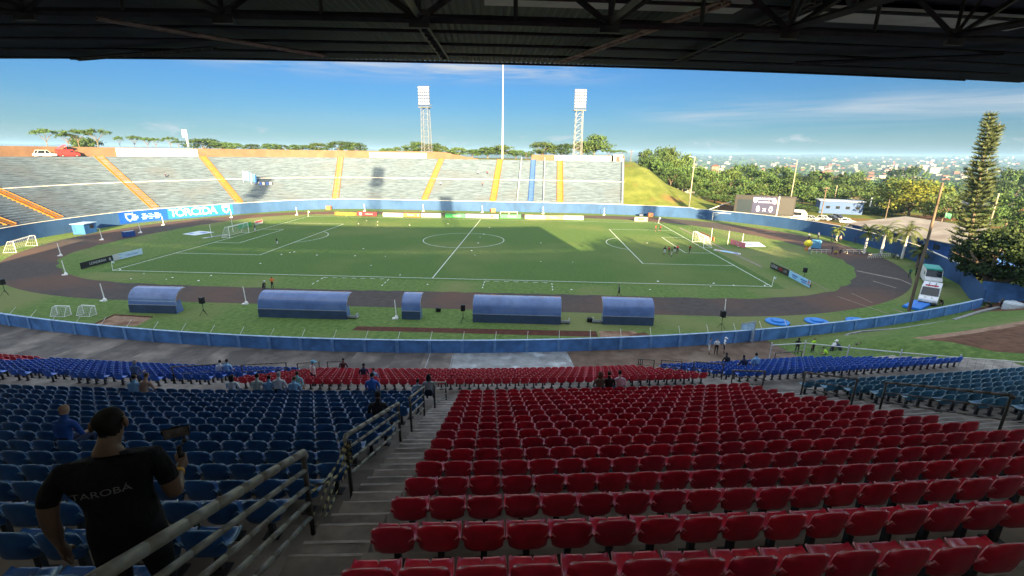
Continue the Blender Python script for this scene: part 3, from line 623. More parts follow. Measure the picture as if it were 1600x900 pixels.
# ---------------------------------------------------------------- seats
def shell(prof, U, fn, thick, side):
    nu = len(U); top = [fn(j, y, z, w, u) for j, (y, z, w) in enumerate(prof) for u in U]; m = len(prof); b = MB(); lo = []
    for j in range(m):
        for i in range(nu):
            a = top[min(j + 1, m - 1) * nu + i] - top[max(j - 1, 0) * nu + i]; c = top[j * nu + min(i + 1, nu - 1)] - top[j * nu + max(i - 1, 0)]; n_ = a.cross(c).normalized()
            if n_.dot(side) < 0: n_ = -n_
            lo.append(top[j * nu + i] + n_ * thick)
    nn = m * nu; fs = []; rim = []
    for j in range(m - 1):
        for i in range(nu - 1): a = j * nu + i; fs += [(a, a + nu, a + nu + 1, a + 1), (nn + a, nn + a + 1, nn + a + nu + 1, nn + a + nu)]
    for j in range(m - 1):
        a = j * nu; rim.append((a, nn + a, nn + a + nu, a + nu)); a = j * nu + nu - 1; rim.append((a, a + nu, nn + a + nu, nn + a))
    for i in range(nu - 1): rim.append((i, i + 1, nn + i + 1, nn + i)); a = (m - 1) * nu + i; rim.append((a, nn + a, nn + a + 1, a + 1))
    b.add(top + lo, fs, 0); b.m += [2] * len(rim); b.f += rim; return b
BU = [-1, -.96, -.85, -.6, -.2, .2, .6, .85, .96, 1]
def back_mb():
    prof = [(-.205, .752, .185), (-.212, .735, .205), (-.212, .66, .218), (-.205, .56, .224), (-.192, .47, .222), (-.172, .39, .205), (-.155, .362, .18)]
    def fn(j, y, z, w, u):
        a = abs(u); zz = z - (.05 * (a - .6) / .4 if a > .6 and j == 0 else 0) - (.03 * (a - .6) / .4 if a > .6 and j == 1 else 0); yy = y + (.09 if j < 5 else .05) * max(0, a - .55) ** 1.6 * (1 + .45 * j); return Vector((u * w, yy, zz))
    return shell(prof, BU, fn, .026, Vector((0, 1, 0)))
def pan_mb():
    U = [-1, -.93, -.8, -.45, -.07, 0, .07, .45, .8, .93, 1]; prof = [(-.165, .54, .218), (-.14, .475, .226), (-.07, .425, .228), (.02, .412, .226), (.10, .42, .222), (.165, .437, .214), (.192, .434, .206), (.20, .405, .20)]
    def fn(j, y, z, w, u):
        a = abs(u); zz = z + (.045 * max(0, a - .7) / .3 if j < 6 else .015 * max(0, a - .7) / .3); yy = y
        if j >= 5 and a < .06: zz -= .028; yy -= .014
        if j >= 6 and a > .8: yy -= .035 * (a - .8) / .2
        return Vector((u * w, yy, zz))
    return shell(prof, U, fn, .022, Vector((0, -.3, -1)))
def bracket_mb():
    b = MB(); b.box((0, .03, .19), (.07, .07, .38)); b.box((0, .03, .385), (.30, .22, .025)); b.box((0, .03, .01), (.2, .16, .02)); return b
def seat_meshes(m):
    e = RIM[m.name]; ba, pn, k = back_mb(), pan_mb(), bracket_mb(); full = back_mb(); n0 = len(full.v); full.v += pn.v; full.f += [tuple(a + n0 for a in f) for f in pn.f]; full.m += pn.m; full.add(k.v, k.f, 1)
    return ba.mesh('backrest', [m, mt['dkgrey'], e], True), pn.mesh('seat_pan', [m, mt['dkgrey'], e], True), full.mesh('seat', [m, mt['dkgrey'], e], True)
RIM = {mt[k].name: M(k + '_seat_rim_glint', c, .18, .15, 5, .7) for k, c in (('red', (.62, .24, .27)), ('navy', (.20, .34, .48)), ('royal', (.16, .30, .66)), ('teal', (.30, .48, .56)))}  # paler rim colours paint in the sky highlight along the seat edges
BRK = bracket_mb().mesh('bracket', mt['dkgrey'])
SP = .48
def block(rows, tl, tr, surf):
    o = []
    for k in rows:
        rho, zt = surf(k); rr_ = RW + rho; t0, t1 = tl(rho), tr(rho); dth = math.degrees(SP / rr_); n = int((t1 - t0) / dth); off = random.uniform(0, .2) * dth * 0
        for i in range(n):
            yield k, i, t0 + dth * (i + .5) + off, rho, zt - SEATH, n
def visible(p):
    x, y, s = proj(p + Vector((0, 0, .55))); return s > .5 and -45 < x < 1645 and y < 990, s
blocks = [
 ('red', 'red', 'upper', lambda r_: 5.185, red_r, urow, range(0, 16)),
 ('navy', 'navy', 'upper', lambda r_: -2.0, lambda r_: 4.875, urow, range(0, 16)),
 ('teal', 'teal', 'upper', lambda r_: teal_l(r_), lambda r_: 13.4, urow, range(0, 16)),
 ('red', 'red', 'lower', lambda r_: 1.6 + (21.2 - r_) / 6.3 * .35, lambda r_: 9.08 - (21.2 - r_) / 6.3 * .5, lrow, range(0, 8)),
 ('royal', 'blue', 'lower', lambda r_: -3.6, lambda r_: 1.05 + (21.2 - r_) / 6.3 * .65, lrow, range(0, 8)),
 ('royal', 'blue', 'lower', lambda r_: 9.52 - (21.2 - r_) / 6.3 * .4, lambda r_: 12.7 + (r_ - 14.9) / 6.3 * 1.2, lrow, range(0, 8)),
 ('red', 'red', 'far', lambda r_: -7.5, lambda r_: -3.75, lrow, range(0, 4)),
]
SEATS = {}; GONE = []      # GONE: places taken by sitters or left empty
random.seed(11)
for bi, (mk, col, tier, tl_, tr_, surf, rows) in enumerate(blocks):
    for k, i, th, rho, zf, n in block(rows, tl_, tr_, surf):
        if bi == 4 and k == 7 and (random.random() < .35 or th > .62): continue
        p = arc(th, rho, zf); v, s = visible(p)
        p = p + Vector((random.uniform(-.006, .006), random.uniform(-.008, .008), 0)); th += random.uniform(-1.1, 1.1)
        p = arc(math.degrees(math.atan2(p.x - AC[0], AC[1] - p.y)), polar(p)[1] - .2, p.z)
        if v: SEATS.setdefault(mk, []).append((s, p, th, k, i, n, tier, bi))
PARTS_N = {'red': 110, 'navy': 70, 'teal': 0, 'royal': 0}
BNAME = {0: 'red block right of the stairs', 1: 'navy block left of the stairs', 2: 'faded teal block at right', 3: 'lower red block', 4: 'bright blue block at lower left', 5: 'bright blue block at lower right', 6: 'far left red block'}
CN = {'red': 'glossy red', 'navy': 'dark navy', 'teal': 'faded teal', 'royal': 'bright blue'}
for mk, L_ in SEATS.items():
    L_.sort(key=lambda t: t[0]); back, pan, full = seat_meshes(mt[mk]); rest = []
    for q, (s, p, th, k, i, n, tier, bi) in enumerate(L_):
        if q < 300:
            rown = nth(k + 1) if tier == 'upper' else nth(8 - k)
            ip = i if bi != 1 else n - 1 - i
            lab = f'{CN[mk]} seat, {nth(ip + 1)} from the ' + ('stairs' if bi in (0, 1) else 'left aisle') + f' in {rown} row of ' + {0: 'upper block', 1: 'upper block', 2: 'upper right block', 3: 'lower block', 4: 'lower left block', 5: 'lower right block', 6: 'lower block'}[bi]
            if q < PARTS_N[mk]:
                r_ = thing((mk if mk != 'royal' else 'blue') + '_chair', lab, 'seat', p, R(th), CN[mk] + ' stadium seats'); link('backrest', back, r_); link('seat_pan', pan, r_); link('bracket', BRK, r_)
            else:
                r_ = link((mk if mk != 'royal' else 'blue') + '_chair', full); r_.location = p; r_.rotation_euler = (0, 0, R(th)); tag(r_, lab, 'seat', CN[mk] + ' stadium seats')
        else: rest.append((p, th))
    if rest:
        vb = np.array([v[:] for v in (x.co for x in full.vertices)]); fb = [tuple(pp.vertices) for pp in full.polygons]; mi0 = [pp.material_index for pp in full.polygons]; V = []; Fc = []; Mi = []
        for p, th in rest:
            c, s_ = math.cos(R(th)), math.sin(R(th)); n0 = len(V) and sum(len(a) for a in V) or 0
            V.append(np.stack([vb[:, 0] * c - vb[:, 1] * s_ + p.x, vb[:, 0] * s_ + vb[:, 1] * c + p.y, vb[:, 2] + p.z], 1)); Fc += [tuple(a + n0 for a in f) for f in fb]; Mi += mi0
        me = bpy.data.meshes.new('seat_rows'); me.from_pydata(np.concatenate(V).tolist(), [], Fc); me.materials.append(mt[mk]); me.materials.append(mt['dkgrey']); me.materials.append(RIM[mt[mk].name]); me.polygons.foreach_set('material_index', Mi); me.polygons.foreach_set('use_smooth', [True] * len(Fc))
        tag(link({'red': 'red_seat_rows', 'navy': 'navy_seat_rows', 'teal': 'teal_seat_rows', 'royal': 'blue_seat_rows'}[mk], me), {'red': 'remaining rows of red seats farther down the stand', 'navy': 'remaining rows of navy seats farther left and down the stand', 'teal': 'remaining rows of teal seats', 'royal': 'remaining rows of bright blue seats of the lower tier'}[mk], 'seats', None, 'stuff')
# ---------------------------------------------------------------- handrails of the stairs
def ufloor(rho):
    k = (RHO_C - F0 - rho) / TR
    return CAM.z - (H0 + S1 * k + S2 * k * k) - SEATH if k < 15.6 else 7.33 + max(0, (rho - 22.8) / 2.9) * 2.25
def handrail(th, r0, r1, bars, lab, m, mp, h=1.28, top=.035, posts=(0, 1), drop=True, th1=None, fl=ufloor, tr=.022):
    th1 = th if th1 is None else th1
    root = thing('handrail', lab, 'handrail', arc(th, r0, fl(r0)), 0, 'stair handrails'); n = 8
    def P(u, f): rho = r0 + (r1 - r0) * u; z = fl(r0) + (fl(r1) - fl(r0)) * u; return arc(th + (th1 - th) * u, rho, z + h * f)
    for q, f in enumerate(bars):
        b = MB(); rr_ = top if q == 0 else tr; pts = [P(u / n, f) for u in range(n + 1)]
        if q == 0 and drop: pts = [P(-.02, f - .06)] + pts + [P(1.015, f - .05)]
        b.path(pts, rr_, 8); 
        for p_ in pts: b.ball(p_, rr_ * 1.0, 8, 4)
        child(b.build('top_rail' if q == 0 else 'rail', m, None, True), root)
    for u in posts:
        b = MB(); a = P(u, 0); a.z = fl(r0 + (r1 - r0) * u) - .05; b.tube(a, P(u, 1.0), .034, n=8); child(b.build('post', mp, None, True), root)
    return root
handrail(4.955, 40.75, 37.65, (1, .81, .62, .45, .28), 'nearest pale steel handrail of the stairs, running to the lower left', mt['steelpole'], mt['raildark'], 1.36, .048, posts=(-.05, 1), tr=.03, th1=4.89)
handrail(4.885, 36.05, 32.19, (1, .80, .60, .40), 'second handrail down the stairs, wrapped with striped tape at its near post', mt['steelpole'], mt['raildark'], 1.25, .042, tr=.027)
handrail(4.9, 30.93, 28.60, (1, .78, .56, .36), 'third handrail down the stairs beside the navy seats', mt['steelpole'], mt['raildark'], 1.22)
handrail(4.95, 27.22, 23.4, (1, .76, .52, .3), 'farthest handrail of the stairs ending at the cross aisle', mt['steelpole'], mt['raildark'], 1.2)
for (a, c, lab) in ((24.2, 21.9, 'brown handrail at the foot of the right stairs'), (28.87, 26.53, 'middle brown handrail of the right stairs by the teal seats'), (33.2, 29.94, 'upper brown handrail of the right stairs leaving the frame')):
    handrail(9.27, a, c, (1, .68, .38), lab, mt['railbrown'], mt['raildark'], 1.15, .04, th1=9.27)
def lfloor(rho): return 4.81 + .36 * (rho - 14.9) / .9
for i_, (t0, r0, t1, r1, lab) in enumerate(((.55, 20.3, .85, 17.6, 'upper handrail of the lower left aisle beside the blue seats'), (1.25, 18.2, 1.6, 15.6, 'lower handrail of the lower left aisle'), (1.95, 16.4, 2.05, 14.2, 'third handrail of the lower left aisle nearest the standing man'), (2.25, 14.4, 2.5, 13.9, 'short handrail at the front of the lower red seats on the left'),
                       (8.72, 14.1, 8.85, 13.8, 'short handrail at the front of the lower red seats on the right'), (8.8, 16.0, 8.75, 14.2, 'lowest handrail of the lower right aisle'), (9.05, 18.0, 8.95, 16.0, 'second handrail of the lower right aisle'), (9.35, 20.6, 9.25, 18.2, 'top handrail of the lower right aisle by the blue seats'))):
    handrail(t0, r0, r1, (1, .62, .3), lab, mt['railbrown'], mt['raildark'], 1.12, .035, th1=t1, fl=lfloor)
# wire fence and brown rails at the right end
fp = [arc(11.9, 13.6, 4.2), arc(12.7, 13.8, 4.3), arc(13.05, 16.2, 4.9), arc(13.45, 18.6, 5.5), arc(13.85, 20.9, 6.1), arc(14.3, 23.2, 6.7)]
fc = thing('wire_fence', 'wire mesh fence on pale blue posts beside the lower right blue seats', 'fence', fp[0])
for i_, p in enumerate(fp):
    b = MB(); b.tube(p - Vector((0, 0, .4)), p + Vector((0, 0, 1.95)), .045, n=6); child(b.build('post', mt['offw']), fc)
b = MB(); b.path([p + Vector((0, 0, 1.75)) for p in fp], .032); b.path([p + Vector((0, 0, .05)) for p in fp], .045); child(b.build('rail', mt['white']), fc)
b = MB()
for a, c in zip(fp, fp[1:]):
    n = max(2, int((c - a).length / .32))
    for k in range(1, n): p = a.lerp(c, k / n); b.tube(p, p + Vector((0, 0, 1.72)), .007, n=3, cap=False)
    for k in range(1, 6): b.tube(a + Vector((0, 0, .29 * k)), c + Vector((0, 0, .29 * k)), .007, n=3, cap=False)
child(b.build('wire_mesh', mt['galv']), fc)
for i_, (p, q, lab) in enumerate(((arc(12.2, 13.0, 3.9), arc(12.9, 13.0, 3.9), 'brown rail section behind the wire fence at its left'), (arc(13.3, 15.2, 4.4), arc(13.6, 17.4, 5.0), 'brown rail section behind the middle of the wire fence'), (arc(13.9, 18.4, 5.4), arc(14.3, 20.8, 6.0), 'brown rail section behind the right of the wire fence'))):
    root = thing('brown_rail', lab, 'railing', p, 0, 'brown rails behind the fence'); b = MB(); b.path([p + Vector((0, 0, 1.1)), q + Vector((0, 0, 1.1))], .035); b.path([p + Vector((0, 0, .65)), q + Vector((0, 0, .65))], .025); child(b.build('rail', mt['railbrown']), root)
    for e in (p, q): b = MB(); b.tube(e - Vector((0, 0, .5)), e + Vector((0, 0, 1.1)), .035); child(b.build('post', mt['raildark']), root)
# ---------------------------------------------------------------- floodlight towers
lampm = M('floodlight_glow', (1.0, .93, .74), .4, .05, 2, emit=.22)
def tower(lab, P, h, lamps=True, rz=0):
    root = thing('floodlight_tower', lab, 'light tower', P, rz); b = MB(); w0, w1 = 1.75, 1.35; hb = h - 8.2; n = 9
    cs = [(-1, -1), (1, -1), (1, 1), (-1, 1)]
    for (sx_, sy_) in cs: b.tube((sx_ * w0, sy_ * w0, 0), (sx_ * w1, sy_ * w1, hb), .10, n=4)
    for k in range(n):
        f0, f1 = k / n, (k + 1) / n; a0, a1 = w0 + (w1 - w0) * f0, w0 + (w1 - w0) * f1
        for (c, d) in zip(cs, cs[1:] + cs[:1]):
            b.tube((c[0] * a0, c[1] * a0, hb * f0), (d[0] * a1, d[1] * a1, hb * f1), .045, n=3); b.tube((d[0] * a0, d[1] * a0, hb * f0), (c[0] * a1, c[1] * a1, hb * f1), .045, n=3); b.tube((c[0] * a1, c[1] * a1, hb * f1), (d[0] * a1, d[1] * a1, hb * f1), .045, n=3)
    b.build('mast', mt['lattice'], root)
    b = MB(); b.box((0, 0, hb + .1), (4.9, 3.4, .22)); b.path([(-2.4, -1.7, hb + 1.1), (2.4, -1.7, hb + 1.1), (2.4, 1.7, hb + 1.1), (-2.4, 1.7, hb + 1.1), (-2.4, -1.7, hb + 1.1)], .05, 4); b.build('platform', mt['lattice'], root)
    b = MB()
    for k in range(7): b.box((0, -1.2 + .12, hb + .9 + k * 1.2), (4.7, .18, .14))
    for k in range(6): b.box((-2.35 + k * .94, -1.2 + .2, hb + 4.2), (.14, .16, 7.6))
    b.build('lamp_frame', mt['dkgrey'], root)
    if lamps:
        me = MB(); me.lathe([(.05, .30), (.24, .24), (.37, 0), (.36, -.03), (.0, -.03)], n=10); lm = me.mesh('floodlight', lampm, True)
        for k in range(6):
            for i in range(5):
                o = link('floodlight', lm, root); o.location = (-1.88 + i * .94, -1.42, hb + 1.5 + k * 1.2); o.rotation_euler = (PI / 2 + R(12), 0, 0)
    else:
        b = MB()
        for k in range(6):
            for i in range(5): b.box((-1.88 + i * .94, -1.42, hb + 1.5 + k * 1.2), (.62, .3, .72))
        b.build('lamp_bank', mt['dkgrey'], root)['kind'] = 'stuff'
    return root
pz = dep(667, 239, 196); pz.z = 16.3; tower('left floodlight tower of the two behind the open terrace', pz, 28.6, rz=R(-8))
pz = dep(902, 242, 197); pz.z = 16.0; tower('right floodlight tower beside the broad tree behind the open terrace', pz, 28.6, rz=R(4))
for (x, y, hh, lab) in ((8, -131, 54, 'floodlight tower behind the covered stand casting its shadow on the middle of the terrace'), (-30, -131, 46, 'floodlight tower behind the left of the covered stand'), (32, -130, 40.5, 'floodlight tower behind the covered stand casting its shadow on the far wall'), (98, -128, 38, 'floodlight tower behind the right end of the covered stand')):
    tower(lab, (x, y, 8), hh, False, R(180 - 14))
# ---------------------------------------------------------------- poles
def pole(name, lab, P, h, r0, r1, m, extra=None, cat='pole'):
    root = thing(name, lab, cat, P); b = MB(); n = 6
    for k in range(n): b.tube((0, 0, h * k / n), (0, 0, h * (k + 1) / n), r0 + (r1 - r0) * k / n, r0 + (r1 - r0) * (k + 1) / n, 8, cap=k == n - 1)
    b.build('shaft', m, root, True)
    if extra == 'cross':
        b = MB(); b.box((0, 0, h - .5), (2.2, .12, .14), .2); b.box((0, 0, h - 1.3), (1.5, .1, .12), .2); b.build('crossarm', m, root)
        for s in (-.9, -.3, .3, .9): b = MB(); b.lathe([(.03, 0), (.06, .06), (.03, .14), (.05, .2), (0, .22)], (s, s * .2, h - .42), 6); b.build('insulator', mt['grey'], root)
    if extra == 'lamp':
        b = MB(); b.tube((0, 0, h - .2), (-1.4, -.3, h + .1), .05); b.box((-1.7, -.35, h + .1), (.7, .3, .15), .2); b.build('lamp_arm', mt['galv'], root)
    return root
def gp(px, py, s): p = dep(px, py, s); return p
p = gp(785, 251, 202); p.z = 16; pole('flag_mast', 'very tall thin white mast rising behind the middle of the terrace', p, 42.5, .26, .10, mt['white'])
p = gp(1075, 337, 157); p.z = 0; pole('lamp_pole', 'tall pale pole at the foot of the grass hill', p, 18.8, .2, .13, mt['woodpale'], 'lamp')
p = gp(1234, 318, 185); p.z = -.5; pole('lamp_pole', 'tall pale pole rising from the trees above the scoreboard', p, 18.6, .22, .14, mt['woodpale'], 'lamp')
p = gp(1279, 357, 150); p.z = -.2; pole('utility_pole', 'wooden utility pole with crossarms beside the white coach', p, 10.5, .18, .13, mt['wood'], 'cross')
pole('wooden_pole', 'big leaning-looking wooden pole on the grass beside the ambulance', (64.9, -44.6, 0), 16.4, .19, .13, mt['wood'])
p = gp(1376, 372, 128); p.z = 0; pole('wooden_pole', 'dark wooden pole in front of the grey roof', p, 8.5, .16, .11, mt['wood'])
p = gp(1302, 320, 195); p.z = 1; pole('wooden_pole', 'pale pole standing among the trees beyond the coach', p, 7, .18, .14, mt['woodpale'])
p = gp(1318, 342, 170); p.z = 0; pole('wooden_pole', 'short pale pole at the corner of the blue building', p, 5, .14, .12, mt['woodpale'])
p = gp(1355, 342, 175); p.z = 0; pole('wooden_pole', 'white painted post by the trees left of the grey roof', p, 5, .25, .2, mt['white'])
p = gp(1543, 362, 105); p.z = 0; pole('wooden_pole', 'bare pale pole right of the tall conifer', p, 12, .16, .13, mt['woodpale'])
p = gp(986, 243, 205); p.z = 16; pole('utility_pole', 'utility pole with a transformer at the right end of the terrace top', p, 5.2, .14, .1, mt['wood'], 'cross')
p = gp(822, 243, 196); p.z = 16.2; pole('wooden_pole', 'dark thin post at the top of the terrace left of the blue stairway', p, 3.4, .1, .08, mt['wood'])
for px, h_ in ((403, 6), (524, 6), (634, 5.5), (697, 7), (830, 4)):
    p = gp(px, 240, 230); p.z = 14; pole('thin_mast', f'thin distant mast {dict([(403, "above the tan wall well left"), (524, "above the hedge over the stairway"), (634, "left of the floodlight tower"), (697, "right of the left floodlight tower"), (830, "by the fluffy cloud")])[px]}', p, h_ + 2, .09, .06, mt['dkgrey'])
# ---------------------------------------------------------------- scoreboard
sp = gp(1193, 326, 141); sz = R(-17)
sb = thing('scoreboard', 'dark scoreboard showing 0 x 0 on white legs behind the blue wall', 'scoreboard', (sp.x, sp.y, 0), sz)
k = 141 / FPX; W_ = 85 * k; H_ = 30 * k; zc = sp.z + 1.0
b = MB(); b.bevbox((0, 0, zc), (W_, .6, H_), .05); b.build('cabinet', paint('cabinet_grey', (.007, .0075, .009), .6), sb)
b = MB(); b.bevbox((-W_ * .33, -.31, zc - H_ * .06), (W_ * .24, .06, H_ * .66), .03); b.build('dark_panel', paint('unlit_panel', (.012, .022, .032), .3), sb)
scr = M('screen_blue_glow', (.018, .02, .045), .4, .15, .5, emit=.35)
b = MB(); b.bevbox((-.0, -.32, zc + .1), (W_ * .40, .08, H_ * .86), .02); b.build('screen', scr, sb)
glow = M('screen_white_glow', (.60, .60, .72), .4, .02, 1, emit=.2)
text('score_text', '0', 2.5, glow, sb, (-W_ * .095, -.38, zc - H_ * .2), (PI / 2, 0, 0), .01, sx=.85); text('score_text', 'x', 1.9, glow, sb, (W_ * .01, -.38, zc - H_ * .2), (PI / 2, 0, 0), .01); text('score_text', '0', 2.5, glow, sb, (W_ * .115, -.38, zc - H_ * .2), (PI / 2, 0, 0), .01, sx=.85)
text('heading_text', 'PARANAENSE', .85, glow, sb, (0.1, -.38, zc + H_ * .33), (PI / 2, 0, 0), .01); text('heading_text', 'LONDRINA x', .6, glow, sb, (0.1, -.38, zc + H_ * .16), (PI / 2, 0, 0), .01)
b = MB(); b.add([(-W_ * .155 + x * .6, -.38, zc + H_ * .25 + z * .75) for x, z in ((-1, 1), (-.4, .85), (0, 1), (.4, .85), (1, 1), (1, 0), (.5, -.7), (0, -1), (-.5, -.7), (-1, 0))], [tuple(range(10))]); b.build('crest', glow, sb)
b = MB(); b.ball((W_ * .16, -.37, zc + H_ * .2), (.7, .02, .8), 12, 6); b.build('crest', M('screen_rose_glow', (.22, .14, .22), .4, .1, 1, emit=.1), sb)
b = MB(); b.bevbox((W_ * .36, -.32, zc - .05), (W_ * .24, .06, H_ * .84), .03); b.build('grey_panel', paint('grey_panel', (.022, .023, .025), .6), sb)
b = MB(); b.box((W_ * .225, -.36, zc), (.35, .1, H_ * .95)); b.build('divider_strip', mt['galv'], sb)
for x in (-.49, -.0, .22, .47): b = MB(); b.box((x * W_, .0, (zc - H_ / 2) / 2), (.55 if x > .1 else .3, .4, zc - H_ / 2)); b.build('leg', mt['white'], sb)
for x, c in ((-.29, (.35, .55, .50)), (-.17, (.75, .75, .7)), (-.08, (.75, .72, .68))): b = MB(); b.box((x * W_, -.2, zc - H_ * .62), (W_ * .09, .1, 1.1)); b.build('sponsor_plate', paint('plate', c), sb)
# ---------------------------------------------------------------- goals
def goal(lab, P, rz, w=7.32, h=2.44, d=1.9, grp=None, mesh=.35, back=True, r_=.06):
    root = thing('goal', lab, 'goal', P, rz, grp); x = w / 2                   # mouth faces +y
    for s in (-1, 1): b = MB(); b.tube((s * x, 0, 0), (s * x, 0, h), r_, n=8); b.build('post', mt['white'], root)
    b = MB(); b.tube((-x - r_, 0, h), (x + r_, 0, h), r_, n=8); b.build('crossbar', mt['white'], root)
    b = MB(); tpd = d * .45
    for s in (-1, 1): b.path([(s * x, 0, h), (s * x, -tpd, h - .05), (s * x, -d, .05), (s * x, 0, .04)], r_ * .5, 5)
    b.tube((-x, -d, .05), (x, -d, .05), r_ * .5, n=5); b.build('net_frame', mt['white'], root)
    b = MB(); n = max(3, int(w / mesh)); pr = [(0, h), (-tpd, h - .05), (-d, .05)]
    for i in range(n + 1):
        X = -x + w * i / n
        for (a, c), (e, g) in zip(pr, pr[1:]): b.tube((X, a, c), (X, e, g), .012, n=3, cap=False)
    m = max(3, int(h / mesh))
    for q in range(m + 1):
        f = q / m; y0, z0 = -tpd + (-d + tpd) * f, h - .05 + (.1 - h) * f; b.tube((-x, y0, z0), (x, y0, z0), .012, n=3, cap=False)
        for s in (-1, 1): b.tube((s * x, 0, h * (1 - f)), (s * x, y0, z0), .012, n=3, cap=False)
    for q in range(1, 5):
        f = q / 5
        for s in (-1, 1): b.tube((s * x, -tpd * f, h), (s * x, -d * f, .05), .012, n=3, cap=False)
    b.build('net', mt['net'], root); return root
goal('white pitch goal at the left end with a white net', (-52.55, 0, .01), R(-90)); goal('white pitch goal at the right end near the warming-up players', (52.55, 0, .01), R(90))
for x, y, lab in ((-56.6, -3.9, 'nearer white net stanchion behind the left goal'), (-56.6, 3.9, 'farther white net stanchion behind the left goal'), (57.4, 5.4, 'white post just behind the right goal, farthest of three'), (59.8, 1.6, 'white post behind the right goal, middle of three'), (61.4, -1.9, 'white post beside the pink board, nearest of three')):
    pole('net_stanchion', lab, (x, y, 0), 3.0, .055, .045, mt['white'])
goal('spare goal with grey net standing by the wall at far left', (-82.9, -19.6, 0), R(-67), w=7.0, h=2.1, mesh=.7, r_=.04); goal('spare goal standing by the far wall left of the scoreboard', (74.2, 40.4, 0), R(155), d=1.5)
goal('small training goal, left of the pair on the near grass', (-39.8, -54.6, 0), R(0), 1.7, 1.1, .9, 'small training goals', .2, r_=.05); goal('small training goal, right of the pair near the sand pit', (-37.0, -54.2, 0), R(-4), 1.7, 1.1, .9, 'small training goals', .2, r_=.05)
# corner flags
for x in (-52.5, 52.5):
    for y in (-34, 34):
        r_ = thing('corner_flag', f'white corner flag at the {"near" if y < 0 else "far"} {"left" if x < 0 else "right"} corner of the pitch', 'corner flag', (x, y, 0), 0); b = MB(); b.tube((0, 0, 0), (.12, 0, 1.6), .035, n=6); b.build('pole', mt['white'], r_); b = MB(); b.add([(.12, 0, 1.6), (.55, .05, 1.52), (.5, .1, 1.2), (.1, 0, 1.2)], [(0, 1, 2, 3)]); b.add([(.12, .02, 1.6), (.55, .07, 1.52), (.5, .12, 1.2), (.1, .02, 1.2)], [(3, 2, 1, 0)]); b.build('flag', paint('flag_pale', (.55, .70, .66)), r_)
# ---------------------------------------------------------------- dugouts
def dugout(x0, x1, y, lab, ledge=1, tint=None):
    root = thing('dugout', lab, 'dugout', ((x0 + x1) / 2, y, 0), 0, None); w = x1 - x0
    pr = [(0, 1.05)] + [(.03 * k, 1.05 + .2 * k) for k in range(1, 3)] + [(1.62 - 1.54 * math.cos(R(a)), 1.42 + 1.42 * math.sin(R(a))) for a in range(6, 103, 8)]
    b = MB(); n = len(pr); vs = []
    for s in (-1, 1):
        for t in (0, .04): vs += [(s * w / 2, yy + t, zz - t * .8) for yy, zz in pr]
    fs = []
    for i in range(n - 1): fs += [(i, i + 1, 2 * n + i + 1, 2 * n + i), (n + i, 3 * n + i, 3 * n + i + 1, n + i + 1), (i, n + i, n + i + 1, i + 1), (2 * n + i, 2 * n + i + 1, 3 * n + i + 1, 3 * n + i)]
    fs += [(n - 1, 2 * n - 1, 4 * n - 1, 3 * n - 1)]; b.add(vs, fs); b.build('canopy', mt['dug'], root, False)
    b = MB(); b.box((0, -.03, .53), (w, .06, 1.06)); b.build('base_panel', mt['dugb'], root)
    b = MB(); b.box((0, -.045, 1.05), (w + .02, .05, .05)); 
    for i in range(max(2, int(w / 1.8)) + 1):
        X = -w / 2 + w * i / max(2, int(w / 1.8))
        for (a, c), (e, g) in zip(pr[::3], pr[3::3]): b.tube((X, a + .05, c - .05), (X, e + .05, g - .05), .024, n=4)
    b.build('frame', mt['galv'], root)
    for s in (-1, 1):
        b = MB(); P = [(s * (w / 2 - .02), yy, zz) for yy, zz in ((0, .03), (0, 1.04), (.1, 1.45), (.85, 1.6), (1.15, .03))]; b.add(P, [tuple(range(5))]); b.build('end_panel', mt['dug'], root)
    b = MB(); b.box((0, .62, .42), (w - .3, .42, .08)); b.box((0, .42, .75), (w - .3, .06, .4))
    for i in range(max(2, int(w / 2)) + 1): b.box((-w / 2 + .3 + (w - .6) * i / max(2, int(w / 2)), .6, .2), (.06, .35, .38))
    b.build('bench', mt['grey'], root)
    if ledge: b = MB(); b.box((ledge * (w / 2 + .55), .55, .16), (1.1, .75, .06)); b.box((ledge * (w / 2 + .55), .2, .3), (1.1, .05, .3)); b.box((ledge * (w / 2 + 1.0), .55, .3), (.06, .7, .55)); b.build('side_ledge', mt['galv'], root)
    return root
dugout(-32.9, -27.0, -53.2, 'leftmost blue curved dugout beside the loudspeaker', 0); dugout(-16.7, -6.0, -53.5, 'long blue curved dugout left of the middle, longest of the five'); dugout(.4, 2.6, -52.9, 'narrow single-bay blue dugout in the middle', 0)
dugout(8.9, 19.2, -53.2, 'long blue curved dugout right of the middle with glossy top'); dugout(24.1, 30.0, -52.7, 'rightmost blue dugout in front of the sand pit', -1)
# discs
for x, y, lab in ((45.3, -50.4, 'left'), (50.2, -49.9, 'middle'), (55.4, -49.4, 'right')):
    r_ = thing('blue_disc', f'round bright blue platform lid on the grass, {lab} of three', 'platform', (x, y, 0), 0, 'blue round platforms'); b = MB(); b.lathe([(1.28, 0), (1.32, .06), (1.32, .16), (1.26, .2), (0, .2)], n=28); b.build('base', mt['discb'], r_); b = MB(); b.lathe([(.72, .2), (.70, .36), (.64, .40), (0, .42)], n=24); b.build('hub', mt['discb'], r_)
